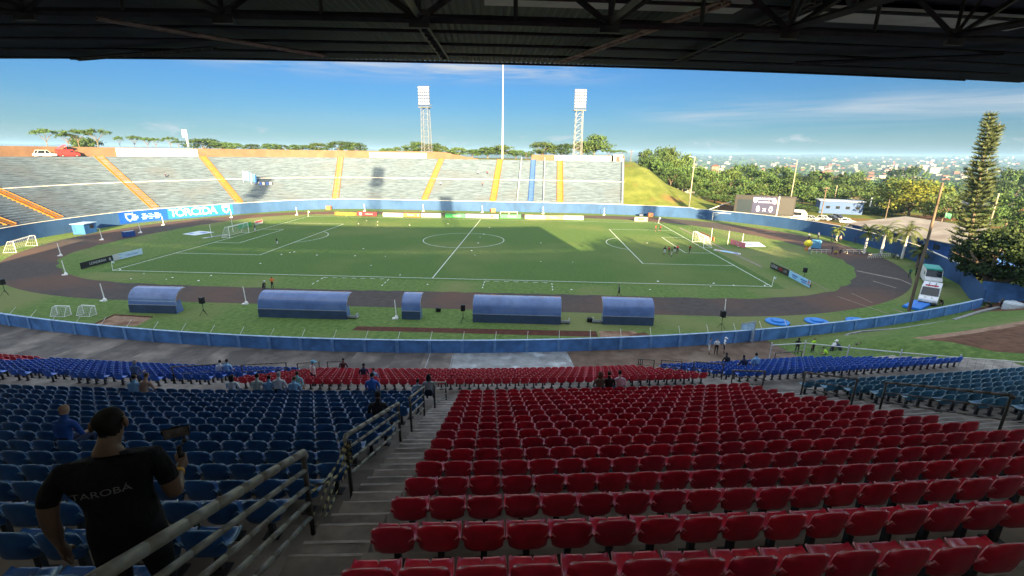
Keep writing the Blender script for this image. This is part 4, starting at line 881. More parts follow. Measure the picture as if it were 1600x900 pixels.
# ---------------------------------------------------------------- posts round the track, loudspeakers
pp_ = [(-70.7, -24.8), (-56.9, -37.5), (-39.7, -49.3), (-77.3, -9.2), (-21.0, -49.0), (-76.6, .2), (-72.6, 28.2), (-80.3, 11.9), (-57.2, 36.5), (-40.4, 48.9), (-21.3, 51.6), (-1.3, 51.3), (19.0, 50.9), (39.0, 50.4), (-.3, -52.8), (39.6, -48.9)]
pw = ['by the spare goal at left', 'inside the left bend', 'on the near grass at left', 'on the left bend above the two boards', 'between the two left dugouts by the track', 'near the small blue box at left', 'right of the banner letters', 'below the banner letters', 'at the far left bend before the terrace', 'before the second far stairway', 'behind the orange advertising board', 'behind the championship board', 'behind the cream boards at far right', 'below the terrace right end', 'beside the narrow dugout', 'beside the right loudspeaker']
for (x, y), w_ in zip(pp_, pw):
    r_ = thing('marker_post', 'white upright marker post on a small base ' + w_, 'post', (x, y, 0), 0, 'white marker posts'); b = MB(); b.tube((0, 0, .3), (-.10, 0, 2.35), .06, .05, n=8); b.build('upright', mt['white'], r_); b = MB(); b.lathe([(.24, 0), (.24, .16), (.15, .38), (.09, .42), (0, .42)], n=8); b.box((-.22, -.08, .07), (.5, .36, .13)); b.build('base', mt['white'], r_)
for (x, y), w_ in zip([(-54.7, -48.0), (-23.5, -53.4), (7.8, -53.5), (37.6, -53.2), (59.2, -30.3)], ['at the left edge by the track', 'right of the leftmost dugout', 'right of the narrow dugout', 'near the right marker post', 'behind the light blue board']):
    r_ = thing('loudspeaker', 'black loudspeaker on a tripod ' + w_, 'loudspeaker', (x, y, 0), R(random.uniform(-20, 20)), 'tripod loudspeakers'); b = MB(); b.tube((0, 0, .4), (0, 0, 1.5), .03, n=6)
    for q in range(3): b.tube((0, 0, .75), (.5 * math.cos(q * 2.1), .5 * math.sin(q * 2.1), 0), .022, n=5)
    b.build('tripod', mt['black'], r_); b = MB(); b.bevbox((0, 0, 1.85), (.52, .46, .78), .05); b.build('cabinet', mt['black'], r_); b = MB(); b.box((0, .235, 1.85), (.44, .02, .68)); b.build('grille', mt['dkgrey'], r_)
for (px, py, lab) in ((685, 487, 'small black monitor box on the grass right of the narrow dugout'), (637, 480, 'black camera box beside the narrow dugout'), (921, 503, 'small dark bag left of the rightmost dugout')):
    p = at(px, py); r_ = thing('equipment_box', lab, 'box', p); b = MB(); b.bevbox((0, 0, .28), (.6, .5, .5), .06); b.build('case', mt['black'], r_); b = MB(); b.path([(-.15, 0, .52), (-.1, 0, .62), (.1, 0, .62), (.15, 0, .52)], .02, 4); b.build('handle', mt['dkgrey'], r_)
# ---------------------------------------------------------------- advertising boards
def board(lab, P, Q, h, base, items, cat='board'):
    P, Q = Vector((*P, 0)), Vector((*Q, 0)); d = (Q - P); Ln = d.length; rz = math.atan2(d.y, d.x); root = thing('advertising_board', lab, cat, (P + Q) / 2, rz)
    b = MB(); b.box((0, .05, h / 2 + .04), (Ln, .06, h)); b.build('panel', base, root)
    b = MB()
    for s in (-.4, 0, .4): b.tube((s * Ln, .08, h * .9), (s * Ln, .6, 0), .025, n=4)
    b.build('stay', mt['dkgrey'], root)
    for it in items:
        if it[0] == 't': text('lettering', it[1], it[2], it[3], root, (it[4] * Ln, .012, h * (it[5] if len(it) > 5 else .5) + .04), (PI / 2, 0, 0), .004, sx=it[6] if len(it) > 6 else 1, shear=it[7] if len(it) > 7 else 0)
        else: b = MB(); b.box((it[1] * Ln, .012, it[2] * h + .04), (it[3] * Ln, .02, it[4] * h)); b.build('printed_patch', it[5], root)
    return root
wp = paint('print_white', (.46, .48, .48)); bk = paint('print_black', (.012, .013, .018)); rd = paint('print_red', (.42, .02, .035)); gn = paint('print_green', (.03, .30, .09)); yl = paint('print_yellow', (.75, .60, .03)); og = paint('print_rust', (.42, .15, .04)); bl = paint('print_blue', (.06, .14, .42)); sk = paint('print_sky', (.28, .55, .78)); gy = paint('print_grey', (.35, .35, .34)); cr_ = paint('print_cream', (.66, .60, .48)); pg = paint('print_pale_green', (.45, .62, .48)); dk = paint('print_olive', (.09, .085, .02)); pk = paint('print_rose', (.55, .16, .20)); hyel = paint('hi_vis_yellow', (.55, .75, .03))
board('black advertising board reading LONDRINA behind the near left corner flag', (-57.9, -33.9), (-57.9, -27.85), 1.05, bk, [('t', 'LONDRINA', .62, wp, 0.02), ('p', .40, .5, .055, .42, wp), ('p', .40, .5, .03, .2, gy)])
board('white and pale blue advertising board with red O and blue C', (-57.9, -27.8), (-57.7, -21.7), 1.05, paint('pale_blue_panel', (.42, .56, .68)), [('p', -.40, .5, .2, .98, wp), ('t', 'O', .95, rd, -.42), ('t', 'C', .95, bl, -.28), ('t', 'Odontoclinic', .5, bl, .12, .45)])
board('black advertising board with white, red and grey words at the right end', (58.2, -21.4), (58.3, -27.4), 1.05, bk, [('t', 'LONA', .75, wp, -.28, .5, 1.1), ('t', 'RED', .7, rd, .08), ('t', 'OFF', .6, gy, .32)])
board('light blue advertising board with blue print at the right end', (58.3, -27.5), (57.9, -34.3), 1.05, sk, [('p', -.2, .6, .26, .22, bl), ('p', -.22, .3, .18, .16, bl), ('p', .22, .6, .28, .2, bl), ('p', .24, .3, .2, .16, bl)])
fb = [(-45.6, -38.6, 36.9, dk, 'dark olive far board with yellow lettering', [('t', 'Refrigeko', 1.15, yl, 0, .5, 1.3, .2)]),
      (-38.5, -32.6, 37.3, rd, 'red far board with a white disc and small white words', [('p', -.34, .5, .12, .62, wp), ('t', 'vidanova', .7, wp, .1)]),
      (-30.2, -24.0, 36.2, wp, 'white far board with two small red and grey words', [('t', 'auto', .62, rd, -.25, .5, 1.3), ('t', 'auto', .62, rd, .25, .5, 1.3)]),
      (-23.9, -18.9, 36.7, og, 'rust brown far board with cream script, left of the two', [('t', 'Palazzo', .75, cr_, -.08, .55), ('p', .38, .5, .1, .5, cr_)]),
      (-18.6, -12.5, 36.9, wp, 'white far board with dark green letters', [('t', 'UNOPAR', .72, gn, 0, .5, 1.2)]),
      (-11.2, -5.2, 37.2, gn, 'green far board reading Sicredi left of the championship board', [('t', '\u2022Sicredi', .85, wp, .05)]),
      (-5.0, 5.1, 37.3, paint('print_greyblue', (.30, .34, .48)), 'long white far board with championship lettering and a yellow patch', [('p', -.04, .5, .60, .8, wp), ('t', 'CAMPEONATO', .7, bl, -.18, .5, .95), ('t', 'PARANAENSE', .6, bl, .12, .5, .9), ('p', .31, .5, .08, .7, yl), ('p', -.45, .5, .05, .6, wp), ('p', .45, .5, .05, .6, wp)]),
      (5.5, 11.9, 37.8, gn, 'green far board reading Sicredi right of the championship board', [('t', '\u2022Sicredi', .85, wp, .08)]),
      (13.2, 19.3, 37.4, cr_, 'cream far board with faint brown line, right of the green boards', [('p', -.1, .5, .5, .1, gy), ('p', .32, .5, .18, .12, gy)]),
      (19.4, 24.8, 37.4, paint('print_terracotta', (.50, .20, .09)), 'terracotta far board with pale script, right of the cream board', [('t', 'Palazzo', .75, cr_, -.05, .5)]),
      (24.9, 30.9, 37.4, pg, 'pale green far board with faint letters, last in the row', [('t', '\u2022 UNIVIDA \u2022', .6, gn, 0)]),
      (46.2, 50.0, 37.0, cr_, 'short cream and yellow board alone near the far right corner', [('p', 0, .5, .55, .8, yl), ('p', .43, .5, .12, .8, bk)])]
for x0, x1, y, m, lab, its in fb: board(lab, (x0, y), (x1, y), 1.15, m, its)
fr_w = thing('pitch_frame', 'white open frame standing behind the right green far board', 'frame', (8.2, 38.6, 0)); b = MB(); b.path([(-2.6, 0, 0), (-2.6, 0, 1.9), (2.6, 0, 1.9), (2.6, 0, 0)], .05); b.tube((0, 0, 0), (0, 0, 1.9), .04); b.build('tube_frame', mt['white'], fr_w)
board('green advertising board behind the left goal', (-57.9, 8.2), (-57.9, 13.6), 1.05, gn, [('t', '\u2022Sicredi', .75, wp, 0)]); board('white and red advertising board right of the left goal', (-57.7, 15), (-57.7, 18.6), 1.0, wp, [('p', 0, .7, .9, .35, rd)])
board('orange advertising board lying long behind the right goal', (57.6, 13.5), (57.8, 4.6), .9, paint('print_orange', (.60, .22, .08)), [('t', 'OURO VERDE', .55, cr_, 0)]); board('pink advertising board before the white mat at the right end', (60.4, 1.8), (61.6, -3.0), 1.1, pk, [('t', 'boa', .6, wp, 0)])
# mats, folded banners
def mat(lab, pts, m, its, cat='mat'):
    c = sum((Vector((*p, 0)) for p in pts), Vector()) / 4; r_ = thing('ground_banner', lab, cat, c); b = MB(); b.prism([(p[0] - c.x, p[1] - c.y) for p in pts], .012, .05); b.build('cloth', m, r_)
    for (u, v, w_, h_, mm) in its:
        P = [Vector((p[0] - c.x, p[1] - c.y, 0)) for p in pts]; f = lambda a, d: (P[0].lerp(P[1], a)).lerp(P[3].lerp(P[2], a), d); q = [f(u, v), f(u + w_, v), f(u + w_, v + h_), f(u, v + h_)]; b = MB(); b.add([(x.x, x.y, .056) for x in q], [(0, 1, 2, 3)]); b.build('printed_patch', mm, r_)
mat('white and blue printed cloth spread on the grass left of the left goal', [(-66.1, -.3), (-62.1, -1.6), (-60.8, 3.1), (-65.4, 4.4)], paint('cloth_pale', (.50, .62, .74)), [(.15, .15, .25, .3, bl), (.5, .2, .3, .2, wp), (.2, .6, .2, .25, wp), (.5, .55, .35, .3, bl)])
mat('white cloth with a dark emblem spread on the grass at the right end', [(61.9, 5.0), (60.9, -1.3), (67.2, -.6), (68.2, 5.0)], paint('cloth_white', (.62, .66, .70)), [(.42, .4, .2, .25, bl), (.1, .1, .8, .04, gy)])
mat('low white and dark sponsor cloth beside the left goal line', [(-58.4, -4.6), (-57.6, -4.9), (-55.4, 0.2), (-56.2, .5)], wp, [(.15, .15, .2, .7, bk), (.45, .15, .3, .7, bl), (.82, .2, .12, .6, bk)])
mat('crumpled blue and white sponsor cloth beside the right goal', [(53.8, -6.0), (57.8, -10.2), (58.4, -8.6), (54.6, -4.8)], wp, [(.3, .1, .4, .8, sk), (.75, .2, .15, .6, bl), (.1, .2, .12, .6, pk)])
# ---------------------------------------------------------------- booths, boxes and small gear on the field side
r_ = thing('blue_booth', 'blue booth with pale flat roof standing against the left wall', 'booth', (-88.4, -1.6, 0), R(8)); b = MB(); b.bevbox((0, 0, 1.15), (2.6, 3.6, 2.3), .04); b.build('booth_body', mt['boothb'], r_); b = MB(); b.box((0, 0, 2.36), (3.0, 4.0, .12)); b.build('roof', mt['cope'], r_); b = MB(); b.box((1.31, .4, 1.55), (.04, 1.2, .8)); b.build('hatch', bk, r_)
r_ = thing('blue_crate', 'dark blue crate on the left bend of the track', 'crate', (-75.3, -4.6, 0), R(-15)); b = MB(); b.bevbox((0, 0, .6), (1.1, 2.2, 1.15), .05); b.build('crate_body', paint('crate_blue', (.012, .05, .22)), r_); b = MB(); b.box((0, 0, 1.2), (1.15, 2.25, .06)); b.build('lid', mt['dug'], r_)
for x, y, w_ in ((-53.6, 51.2, 'left below the second stairway'), (2.2, 52.6, 'below the middle stairway'), (53.4, 48.0, 'at the foot of the grass hill')):
    r_ = thing('orange_box', 'orange hose box by the far wall ' + w_, 'box', (x, y, 0), 0, 'orange boxes along the far wall'); b = MB(); b.bevbox((0, 0, .65), (1.5, 1.2, 1.25), .05); b.build('box_body', paint('box_orange', (.55, .17, .06)), r_); b = MB(); b.box((.2, -.61, .7), (.7, .03, .7)); b.build('door', paint('box_dark', (.25, .09, .05)), r_)
r_ = thing('dark_box', 'small dark blue box beside the orange box below the hill', 'box', (50.6, 48.9, 0)); b = MB(); b.bevbox((0, 0, .4), (1.2, .8, .75), .04); b.build('box_body', paint('crate_navy', (.012, .03, .09)), r_); b = MB(); b.box((0, 0, .8), (1.25, .85, .05)); b.build('lid', bk, r_)
r_ = thing('yellow_balloon', 'round yellow inflatable on a stand beside the right bend', 'inflatable', at(1261, 391)); b = MB(); b.ball((0, 0, 1.5), (.8, .8, .72), 16, 10); b.build('ball', yl, r_, True); b = MB(); b.lathe([(.5, 0), (.45, .5), (.2, .8)], n=10); b.build('stand', og, r_)
r_ = thing('blue_cabinet', 'pale blue box cabinet beside the yellow inflatable', 'cabinet', at(1274, 388), R(-20)); b = MB(); b.bevbox((0, 0, .95), (1.7, 1.5, 1.7), .06); b.build('cabinet_body', paint('cabinet_blue', (.10, .30, .50)), r_); b = MB(); b.box((.862, 0, .95), (.03, 1.3, 1.5)); b.build('door', wp, r_)
for (px, py, px2, py2, lab) in ((1268, 396, 1298, 397, 'long low white barrier on the grass left of the group in yellow'), (1314, 397, 1352, 396, 'low white barrier across the track right of the group in yellow'), (1356, 404, 1390, 402, 'white slatted barrier near the palm trunks')):
    P, Q = at(px, py), at(px2, py2); r_ = thing('white_barrier', lab, 'barrier', P); b = MB(); b.tube((0, 0, .85), Q - P + Vector((0, 0, .85)), .05); b.tube((0, 0, .45), Q - P + Vector((0, 0, .45)), .035); b.build('rail', mt['offw'], r_)
    b = MB()
    n = 4 if 'slatted' not in lab else 12
    for k in range(n + 1): q = (Q - P) * k / n; b.tube(q, q + Vector((0, 0, .85)), .04)
    b.build('legs', mt['offw'], r_)
r_ = thing('jump_mat', 'long bright blue mat on the grass in front of the ambulance', 'mat', (67.6, -42.4, 0), math.atan2(2.6, 3.4)); b = MB(); b.bevbox((0, 0, .2), (4.6, 1.9, .36), .06); b.build('mat_body', paint('mat_blue', (.02, .17, .58)), r_); b = MB(); b.box((0, 0, .385), (4.4, .03, .012)); b.build('seam', bl, r_)
r_ = thing('gate_leaf', 'pale blue steel gate leaf standing open at the near wall', 'gate', arc(14.9, .5, 0), R(100)); b = MB(); b.path([(0, 0, 0), (0, 0, 2.5), (2.2, 0, 1.4), (2.2, 0, .1), (0, 0, .1)], .05); b.build('frame', mt['galv'], r_); b = MB(); b.add([(0, 0, .1), (2.2, 0, .1), (2.2, 0, 1.35), (0, 0, 2.4)], [(0, 1, 2, 3)]); b.build('panel', mt['cope'], r_)
# litter on the pitch
random.seed(5); scrap = MB(); scrap.add([(-.16, -.1, .02), (.13, -.14, .03), (.18, .1, .05), (-.05, .16, .04), (0, 0, .12)], [(0, 1, 4), (1, 2, 4), (2, 3, 4), (3, 0, 4), (0, 3, 2, 1)]); scm = scrap.mesh('paper_scrap', mt['white'])
lp = [(568, 389), (460, 394), (440, 398), (495, 399), (555, 400), (602, 401), (580, 415), (407, 412), (453, 395), (737, 392), (742, 399), (845, 409), (895, 410), (747, 380), (750, 371), (756, 366), (765, 356), (893, 453), (1028, 440), (1115, 443), (1146, 446), (1016, 453), (1110, 448), (573, 345), (560, 350), (590, 352), (625, 430), (668, 445), (225, 428), (260, 437), (270, 434), (310, 439), (330, 431), (205, 436), (640, 352), (700, 350), (590, 347), (1011, 380), (845, 380)]
for k_, (px, py) in enumerate(lp):
    o = link('paper_scrap', scm); p = at(px, py); o.location = (p.x, p.y, .01); o.rotation_euler = (0, 0, random.random() * 6); o.scale = (random.uniform(.6, 1.3),) * 2 + (1,); tag(o, 'small white paper scrap lying on the pitch grass', 'litter', 'paper scraps scattered on the pitch')
# striped tape on the handrail
tp = thing('caution_tape', 'yellow and black striped tape wound round the handrail posts by the stairs', 'tape', arc(4.89, 37.2, ufloor(37.2)))
tm = bpy.data.materials.new('striped_tape'); tm.use_nodes = True; q = tm.node_tree; bs = q.nodes['Principled BSDF']; wv = q.nodes.new('ShaderNodeTexWave'); wv.inputs['Scale'].default_value = 4.5; wv.bands_direction = 'DIAGONAL'; cr2 = q.nodes.new('ShaderNodeValToRGB'); cr2.color_ramp.interpolation = 'CONSTANT'; cr2.color_ramp.elements[0].color = (.015, .015, .012, 1); cr2.color_ramp.elements[1].position = .5; cr2.color_ramp.elements[1].color = (.34, .30, .13, 1); gg_ = q.nodes.new('ShaderNodeNewGeometry'); q.links.new(gg_.outputs['Position'], wv.inputs[0]); q.links.new(wv.outputs[0], cr2.inputs[0]); q.links.new(cr2.outputs[0], bs.inputs[0])
def ribbon(pts, w, b):
    vs = []
    for i, p in enumerate(pts):
        a = pts[max(0, i - 1)]; c = pts[min(len(pts) - 1, i + 1)]; d = (c - a).normalized(); s_ = d.cross(Vector((.3, .9, .2))).normalized(); a_ = i * .5; s_ = (Matrix.Rotation(a_, 3, d) @ s_) * w / 2; vs += [p - s_, p + s_]
    b.add(vs, [(2 * i, 2 * i + 2, 2 * i + 3, 2 * i + 1) for i in range(len(pts) - 1)])
def sag(a, c, s, n=12): return [a.lerp(c, k / n) - Vector((0, 0, s * 4 * (k / n) * (1 - k / n))) for k in range(n + 1)]
pa, pb = arc(4.89, 37.65, ufloor(37.65)), arc(4.885, 36.05, ufloor(36.05)); up = Vector((0, 0, 1))
for a, c, s_ in ((pa + up * .75, pb + up * 1.05, .12), (pa + up * .9, pb + up * .8, .18), (pa + up * .35, pb + up * 1.15, .03), (pa + up * .12, pb + up * .95, .02), (pa + up * .05, pb + up * .7, .05)): b = MB(); ribbon(sag(a, c, s_), .042, b); child(b.build('tape_strand', tm), tp)
for z_ in (.7, .85, 1.0): b = MB(); ribbon([pb + Vector((.06 * math.cos(k * .8), .06 * math.sin(k * .8), z_ + .012 * k)) for k in range(10)], .06, b); child(b.build('tape_loop', tm), tp)
# ---------------------------------------------------------------- vehicles
def wheels(root, xs, w, r_):
    me = MB(); me.lathe([(r_ * .55, -.11), (r_, -.11), (r_, .11), (r_ * .55, .11)], n=16); ty = me.mesh('tyre', mt['tyre'], False); mr_ = MB(); mr_.lathe([(0, .07), (r_ * .3, .1), (r_ * .58, .09), (r_ * .58, -.09), (0, -.09)], n=12); rm = mr_.mesh('rim', mt['galv'])
    for x in xs:
        for s in (-1, 1):
            e = link('wheel', ty, root); e.location = (x, s * (w / 2 - .1), r_); e.rotation_euler = (PI / 2 * (-s), 0, 0); q_ = link('rim', rm, e)
def car(name, lab, cat, P, rz, paintm, L_=4.2, w=1.72, h=1.45, grp=None, van=False, roofm=None):
    root = thing(name, lab, cat, P, rz, grp); x = L_ / 2
    if van: low = [(-x, .35), (-x, 1.15), (-x + .02, h - .12), (-x + .15, h), (x - 1.5, h), (x - .95, 1.18), (x - .12, .98), (x, .8), (x, .35)]
    else: low = [(-x, .35), (-x + .02, .78), (-x + .5, .88), (x - 1.25, .88), (x - .2, .74), (x, .6), (x, .35)]
    b = MB(); b.ext(low, -w / 2, w / 2); b.box((0, 0, .3), (L_ * .9, w * .9, .22)); b.build('body', paintm, root)
    if not van:
        cab = [(-x + .35, .88), (-x + .8, h), (x - 1.95, h), (x - 1.2, .88)]; b = MB(); b.ext(cab, -w / 2 + .1, w / 2 - .1); b.build('cabin', mt['glass'], root); b = MB(); b.ext([(-x + .72, h - .05), (-x + .84, h + .03), (x - 2.0, h + .03), (x - 1.88, h - .05)], -w / 2 + .08, w / 2 - .08)
        for s in (-1, 1):
            for q in ((-x + .35, .88, -x + .8, h), (-.15, .88, -.15, h), (x - 1.2, .88, x - 1.95, h)): b.tube((q[0], s * (w / 2 - .09), q[1]), (q[2], s * (w / 2 - .12), q[3]), .045, n=4)
        b.build('roof', roofm or paintm, root)
    else:
        b = MB(); b.add([(x - 1.43, -w / 2 + .12, h - .08), (x - 1.43, w / 2 - .12, h - .08), (x - .93, w / 2 - .08, 1.23), (x - .93, -w / 2 + .08, 1.23)], [(3, 2, 1, 0)]); b.v = [(q[0] + .02, q[1], q[2] + .015) for q in b.v]; b.build('windscreen', mt['glass'], root)
        for s in (-1, 1): b = MB(); b.box((x - 1.75, s * (w / 2 + .004), h * .72), (.8, .02, .5)); b.build('side_window', mt['glass'], root)
        if roofm: b = MB(); b.bevbox((-.5, 0, h + .02), (L_ * .72, w * .98, .3), .1); b.build('roof', roofm, root)
    wheels(root, (-x + .8, x - .8), w, .33)
    for s in (-1, 1): b = MB(); b.box((x + .005, s * (w / 2 - .28), .68), (.05, .36, .17)); b.build('headlight', wp, root)
    b = MB(); b.box((x + .03, 0, .42), (.1, w * .96, .2)); b.build('bumper', mt['dkgrey'], root)
    return root
def face(a, c): d = Vector(c) - Vector(a); return math.atan2(d.y, d.x)
cw = paint('car_white', (.72, .73, .74), .25); cd_ = paint('car_dark', (.03, .035, .05), .25); cs = paint('car_silver', (.38, .40, .43), .25); crd = paint('car_red', (.55, .03, .03), .3)
amb = car('ambulance', 'white ambulance van parked behind the blue mat', 'ambulance', (71.0, -39.9, 0), R(-132), cw, 5.2, 2.0, 2.35, van=True)
b = MB(); b.bevbox((.6, 0, 2.42), (.25, 1.4, .16), .04); b.build('light_bar', rd, amb)
for s in (-.35, .35): b = MB(); b.box((-.4, s, 2.362), (3.0, .1, .012)); b.box((2.0, s, .0 + 1.075), (.9, .1, .012)); b.build('roof_stripe', bk, amb)
car('support_truck', 'white truck with rounded green canopy parked by the blue wall', 'truck', (80.0, -28.8, 0), R(-122), cw, 5.6, 2.1, 2.3, van=True, roofm=paint('canopy_green', (.02, .30, .24), .4))
p = gp(1190, 350, 150); p.z = -.1
def coach(P, rz):
    root = thing('coach', 'white coach with dark windows parked behind the blue wall', 'coach', P, rz); L_, w, h = 12.5, 2.5, 3.6; b = MB(); b.ext([(-L_ / 2, .4), (-L_ / 2, h - .3), (-L_ / 2 + .3, h), (L_ / 2 - .9, h), (L_ / 2 - .2, h - .7), (L_ / 2, 1.5), (L_ / 2, .4)], -w / 2, w / 2); b.build('body', cw, root)
    for s in (-1, 1): b = MB(); b.box((-.4, s * (w / 2 + .01), 2.55), (L_ * .82, .03, 1.0)); b.build('side_window', mt['glass'], root); b = MB(); b.box((0, s * (w / 2 + .008), 1.35), (L_ * .7, .02, .35)); b.build('stripe', bk, root)
    b = MB(); b.add([(L_ / 2 - .22, -1.1, h - .72), (L_ / 2 - .22, 1.1, h - .72), (L_ / 2 + .01, 1.15, 1.55), (L_ / 2 + .01, -1.15, 1.55)], [(0, 1, 2, 3)]); b.v = [(q[0] + .03, q[1], q[2]) for q in b.v]; b.build('windscreen', mt['glass'], root); wheels(root, (-3.6, 3.9), w, .5)
    for s in (-1, 1): b = MB(); b.box((L_ / 2 + .01, s * .85, .95), (.06, .5, .2)); b.build('headlight', wp, root)
p = gp(1222, 349, 146); coach((p.x, p.y, -.1), R(-24))
for (px, py, s_, m, lab, rz) in ((1266, 350, 147, cs, 'silver car parked nose out beside the coach', -60), (1285, 352, 148, cw, 'white car parked beside the utility pole', -70), (1299, 354, 149, cd_, 'dark car parked in front of the blue building', -60), (1307, 355, 152, cd_, 'second dark car parked at the right of the blue building', -70), (1322, 358, 142, cw, 'white car parked above the clipped palm', -30), (1333, 368, 131, paint('car_beige', (.55, .42, .30), .3), 'beige car behind the wall by the small palms', -40)):
    p = gp(px, py, s_); car('parked_car', lab, 'car', (p.x, p.y, -.05), R(rz), m, grp='cars parked behind the wall')
q, n_, t_ = terr_at(243, DT + 1.9); 
def onrear(px, d, z=ZT): i = min(TT, key=lambda q: abs(q[0] - px))[1]; p = TP[i] + NT[i] * (DT + d); return Vector((p.x, p.y, z)), math.atan2(NT[i].y, NT[i].x)
p, a = onrear(58, 2.0); car('parked_car', 'white car parked on the walk along the top left of the terrace', 'car', p, a - PI / 2, cw, 4.6, 1.8, 1.75)
p, a = onrear(97, 2.2); fv = car('rescue_van', 'red van with raised tailgate parked beside the white car at the top of the terrace', 'van', p, a - PI / 2, crd, 4.8, 1.9, 2.0, van=True)
b = MB(); b.add([(-2.4, -.9, 2.0), (-2.4, .9, 2.0), (-.3, .9, 3.3), (-.3, -.9, 3.3)], [(0, 1, 2, 3)]); b.add([(-2.4, -.9, 1.93), (-2.4, .9, 1.93), (-.3, .9, 3.23), (-.3, -.9, 3.23)], [(3, 2, 1, 0)]); b.tube((-.4, .8, 3.2), (-.4, .8, 1.95), .04); b.tube((-.4, -.8, 3.2), (-.4, -.8, 1.95), .04); b.build('raised_cover', crd, fv)
# ---------------------------------------------------------------- low buildings beyond the right-hand wall
def hip(name, lab, P, rz, L_, w, h, rh, wm, rm, ov=.6, parts=()):
    root = thing(name, lab, 'building', P, rz); b = MB(); b.box((0, 0, h / 2 - .5), (L_, w, h + 1)); b.build('wall', wm, root); x, y = L_ / 2 + ov, w / 2 + ov; b = MB()
    b.add([(-x, -y, h - .1), (x, -y, h - .1), (x, y, h - .1), (-x, y, h - .1), (-x + w * .5, 0, h + rh), (x - w * .5, 0, h + rh), (-x, -y, h - .25), (x, -y, h - .25), (x, y, h - .25), (-x, y, h - .25)], [(0, 1, 5, 4), (1, 2, 5), (2, 3, 4, 5), (3, 0, 4), (6, 9, 8, 7), (0, 6, 7, 1), (1, 7, 8, 2), (2, 8, 9, 3), (3, 9, 6, 0)]); b.build('roof', rm, root)
    for (sx_, z, ww, hh, nm) in parts: b = MB(); b.box((sx_, -w / 2 - .02, z), (ww, .08, hh)); b.build(nm, mt['glass'] if nm == 'window' else mt['dwall'], root)
    return root
roofg = M('sunbleached_roof', (.27, .245, .21), .85, .2, .5, c3=(.20, .17, .145), sc3=.25)
hip('changing_rooms', 'long low blue building with sun-bleached grey hip roof behind the palms', (105.5, 0.5, 0), R(-84), 34, 15, 3.3, 2.6, mt['dwall'], roofg, 1.2, [(x, 1.7, 1.4, 1.0, 'window') for x in (-14, -10, -6, 2, 6, 10)] + [(-2, 1.1, 1.2, 2.1, 'door'), (13, 1.1, 1.2, 2.1, 'door')])
p = gp(1305, 350, 168); r_ = thing('flat_building', 'bright blue flat roofed building behind the parked cars', 'building', (p.x, p.y, 0), R(-18)); b = MB(); b.box((0, 0, 2.2), (13, 6, 4.4)); b.build('wall', paint('flat_building_blue', (.016, .062, .19)), r_); b = MB(); b.box((0, -.2, 4.5), (14, 7, .25)); b.build('roof', mt['galv'], r_)
for x in (-4, -1, 2, 5): b = MB(); b.box((x, -3.02, 2.2), (1.2, .06, .9)); b.build('window', mt['glass'], r_)
p = gp(1131, 330, 152); r_ = thing('ticket_shed', 'cream shed with a white lean-to roof left of the scoreboard', 'shed', (p.x, p.y, 0), R(-35)); b = MB(); b.box((1.2, 0, 1.9), (5.5, 4, 3.8)); b.build('wall', mt['tan'], r_); b = MB(); b.add([(-4, -2.4, 2.3), (-4, 2.4, 2.3), (1.5, 2.4, 5.0), (1.5, -2.4, 5.0), (-4, -2.4, 2.1), (-4, 2.4, 2.1), (1.5, 2.4, 4.8), (1.5, -2.4, 4.8)], [(0, 3, 2, 1), (4, 5, 6, 7), (0, 4, 7, 3), (1, 2, 6, 5), (0, 1, 5, 4), (3, 7, 6, 2)]); b.build('roof', mt['white'], r_)
r_ = thing('water_tank', 'pale plastic water tank standing under the big tree at the right edge', 'tank', at(1580, 487, .5)); b = MB(); b.lathe([(0, 0), (.85, 0), (.95, .1), (.95, 1.1), (.85, 1.25), (.3, 1.35), (.3, 1.42), (0, 1.42)], n=18); b.build('tank_body', paint('tank_white', (.42, .47, .50)), r_); b = MB(); b.lathe([(.97, .55), (.985, .6), (.97, .65)], n=18); b.build('rib', paint('tank_rib', (.36, .41, .44)), r_)
for (px, py, s_, c, lab, hz) in ((1466, 376, 118, (.03, .22, .10), 'green flag on a short pole in front of the grey roof', 6.4), (1472, 390, 112, (.05, .09, .30), 'dark blue flag on a short pole below the grey roof', 4.6), (1461, 392, 112, (.60, .04, .03), 'red flag on a short pole below the grey roof', 4.2)):
    p = gp(px, py, s_); r_ = thing('flag', lab, 'flag', (p.x, p.y, 0)); b = MB(); b.tube((0, 0, 0), (0, 0, hz), .05); b.build('pole', mt['dkgrey'], r_); b = MB(); n = 7; vs = []
    for k in range(n + 1): vs += [(.22 * k, .12 * math.sin(k * 1.3), hz - .1 - .05 * k), (.22 * k, .12 * math.sin(k * 1.3 + .4), hz - 1.3 - .07 * k)]
    b.add(vs, [(2 * k, 2 * k + 2, 2 * k + 3, 2 * k + 1) for k in range(n)]); b.build('cloth', paint('flag_cloth', c), r_)
# flags tied among the supporters on the terrace
for (px, dst, w_, h_, c, lab) in ((409, 11.6, 2.6, 3.0, (.10, .32, .62), 'pale blue supporters flag held up on the terrace'), (417, 10.8, 1.8, 2.6, (.06, .24, .60), 'blue supporters flag beside the paler one on the terrace')):
    p, n_, t_ = terr_at(px, dst); r_ = thing('supporters_flag', lab, 'flag', p, math.atan2(t_.y, t_.x)); b = MB(); b.tube((-w_ / 2, 0, 0), (-w_ / 2 + .2, 0, h_ + .9), .04); b.build('pole', mt['white'], r_); b = MB(); n = 6; vs = []
    for k in range(n + 1): vs += [(-w_ / 2 + .1 + w_ * k / n, .25 * math.sin(k * 1.2), h_ + .8 - .1 * k), (-w_ / 2 + w_ * k / n, .3 * math.sin(k * 1.2 + .5), .6 + .2 * math.sin(k))]
    b.add(vs, [(2 * k, 2 * k + 2, 2 * k + 3, 2 * k + 1) for k in range(n)]); b.build('cloth', paint('flag_blue', c), r_)
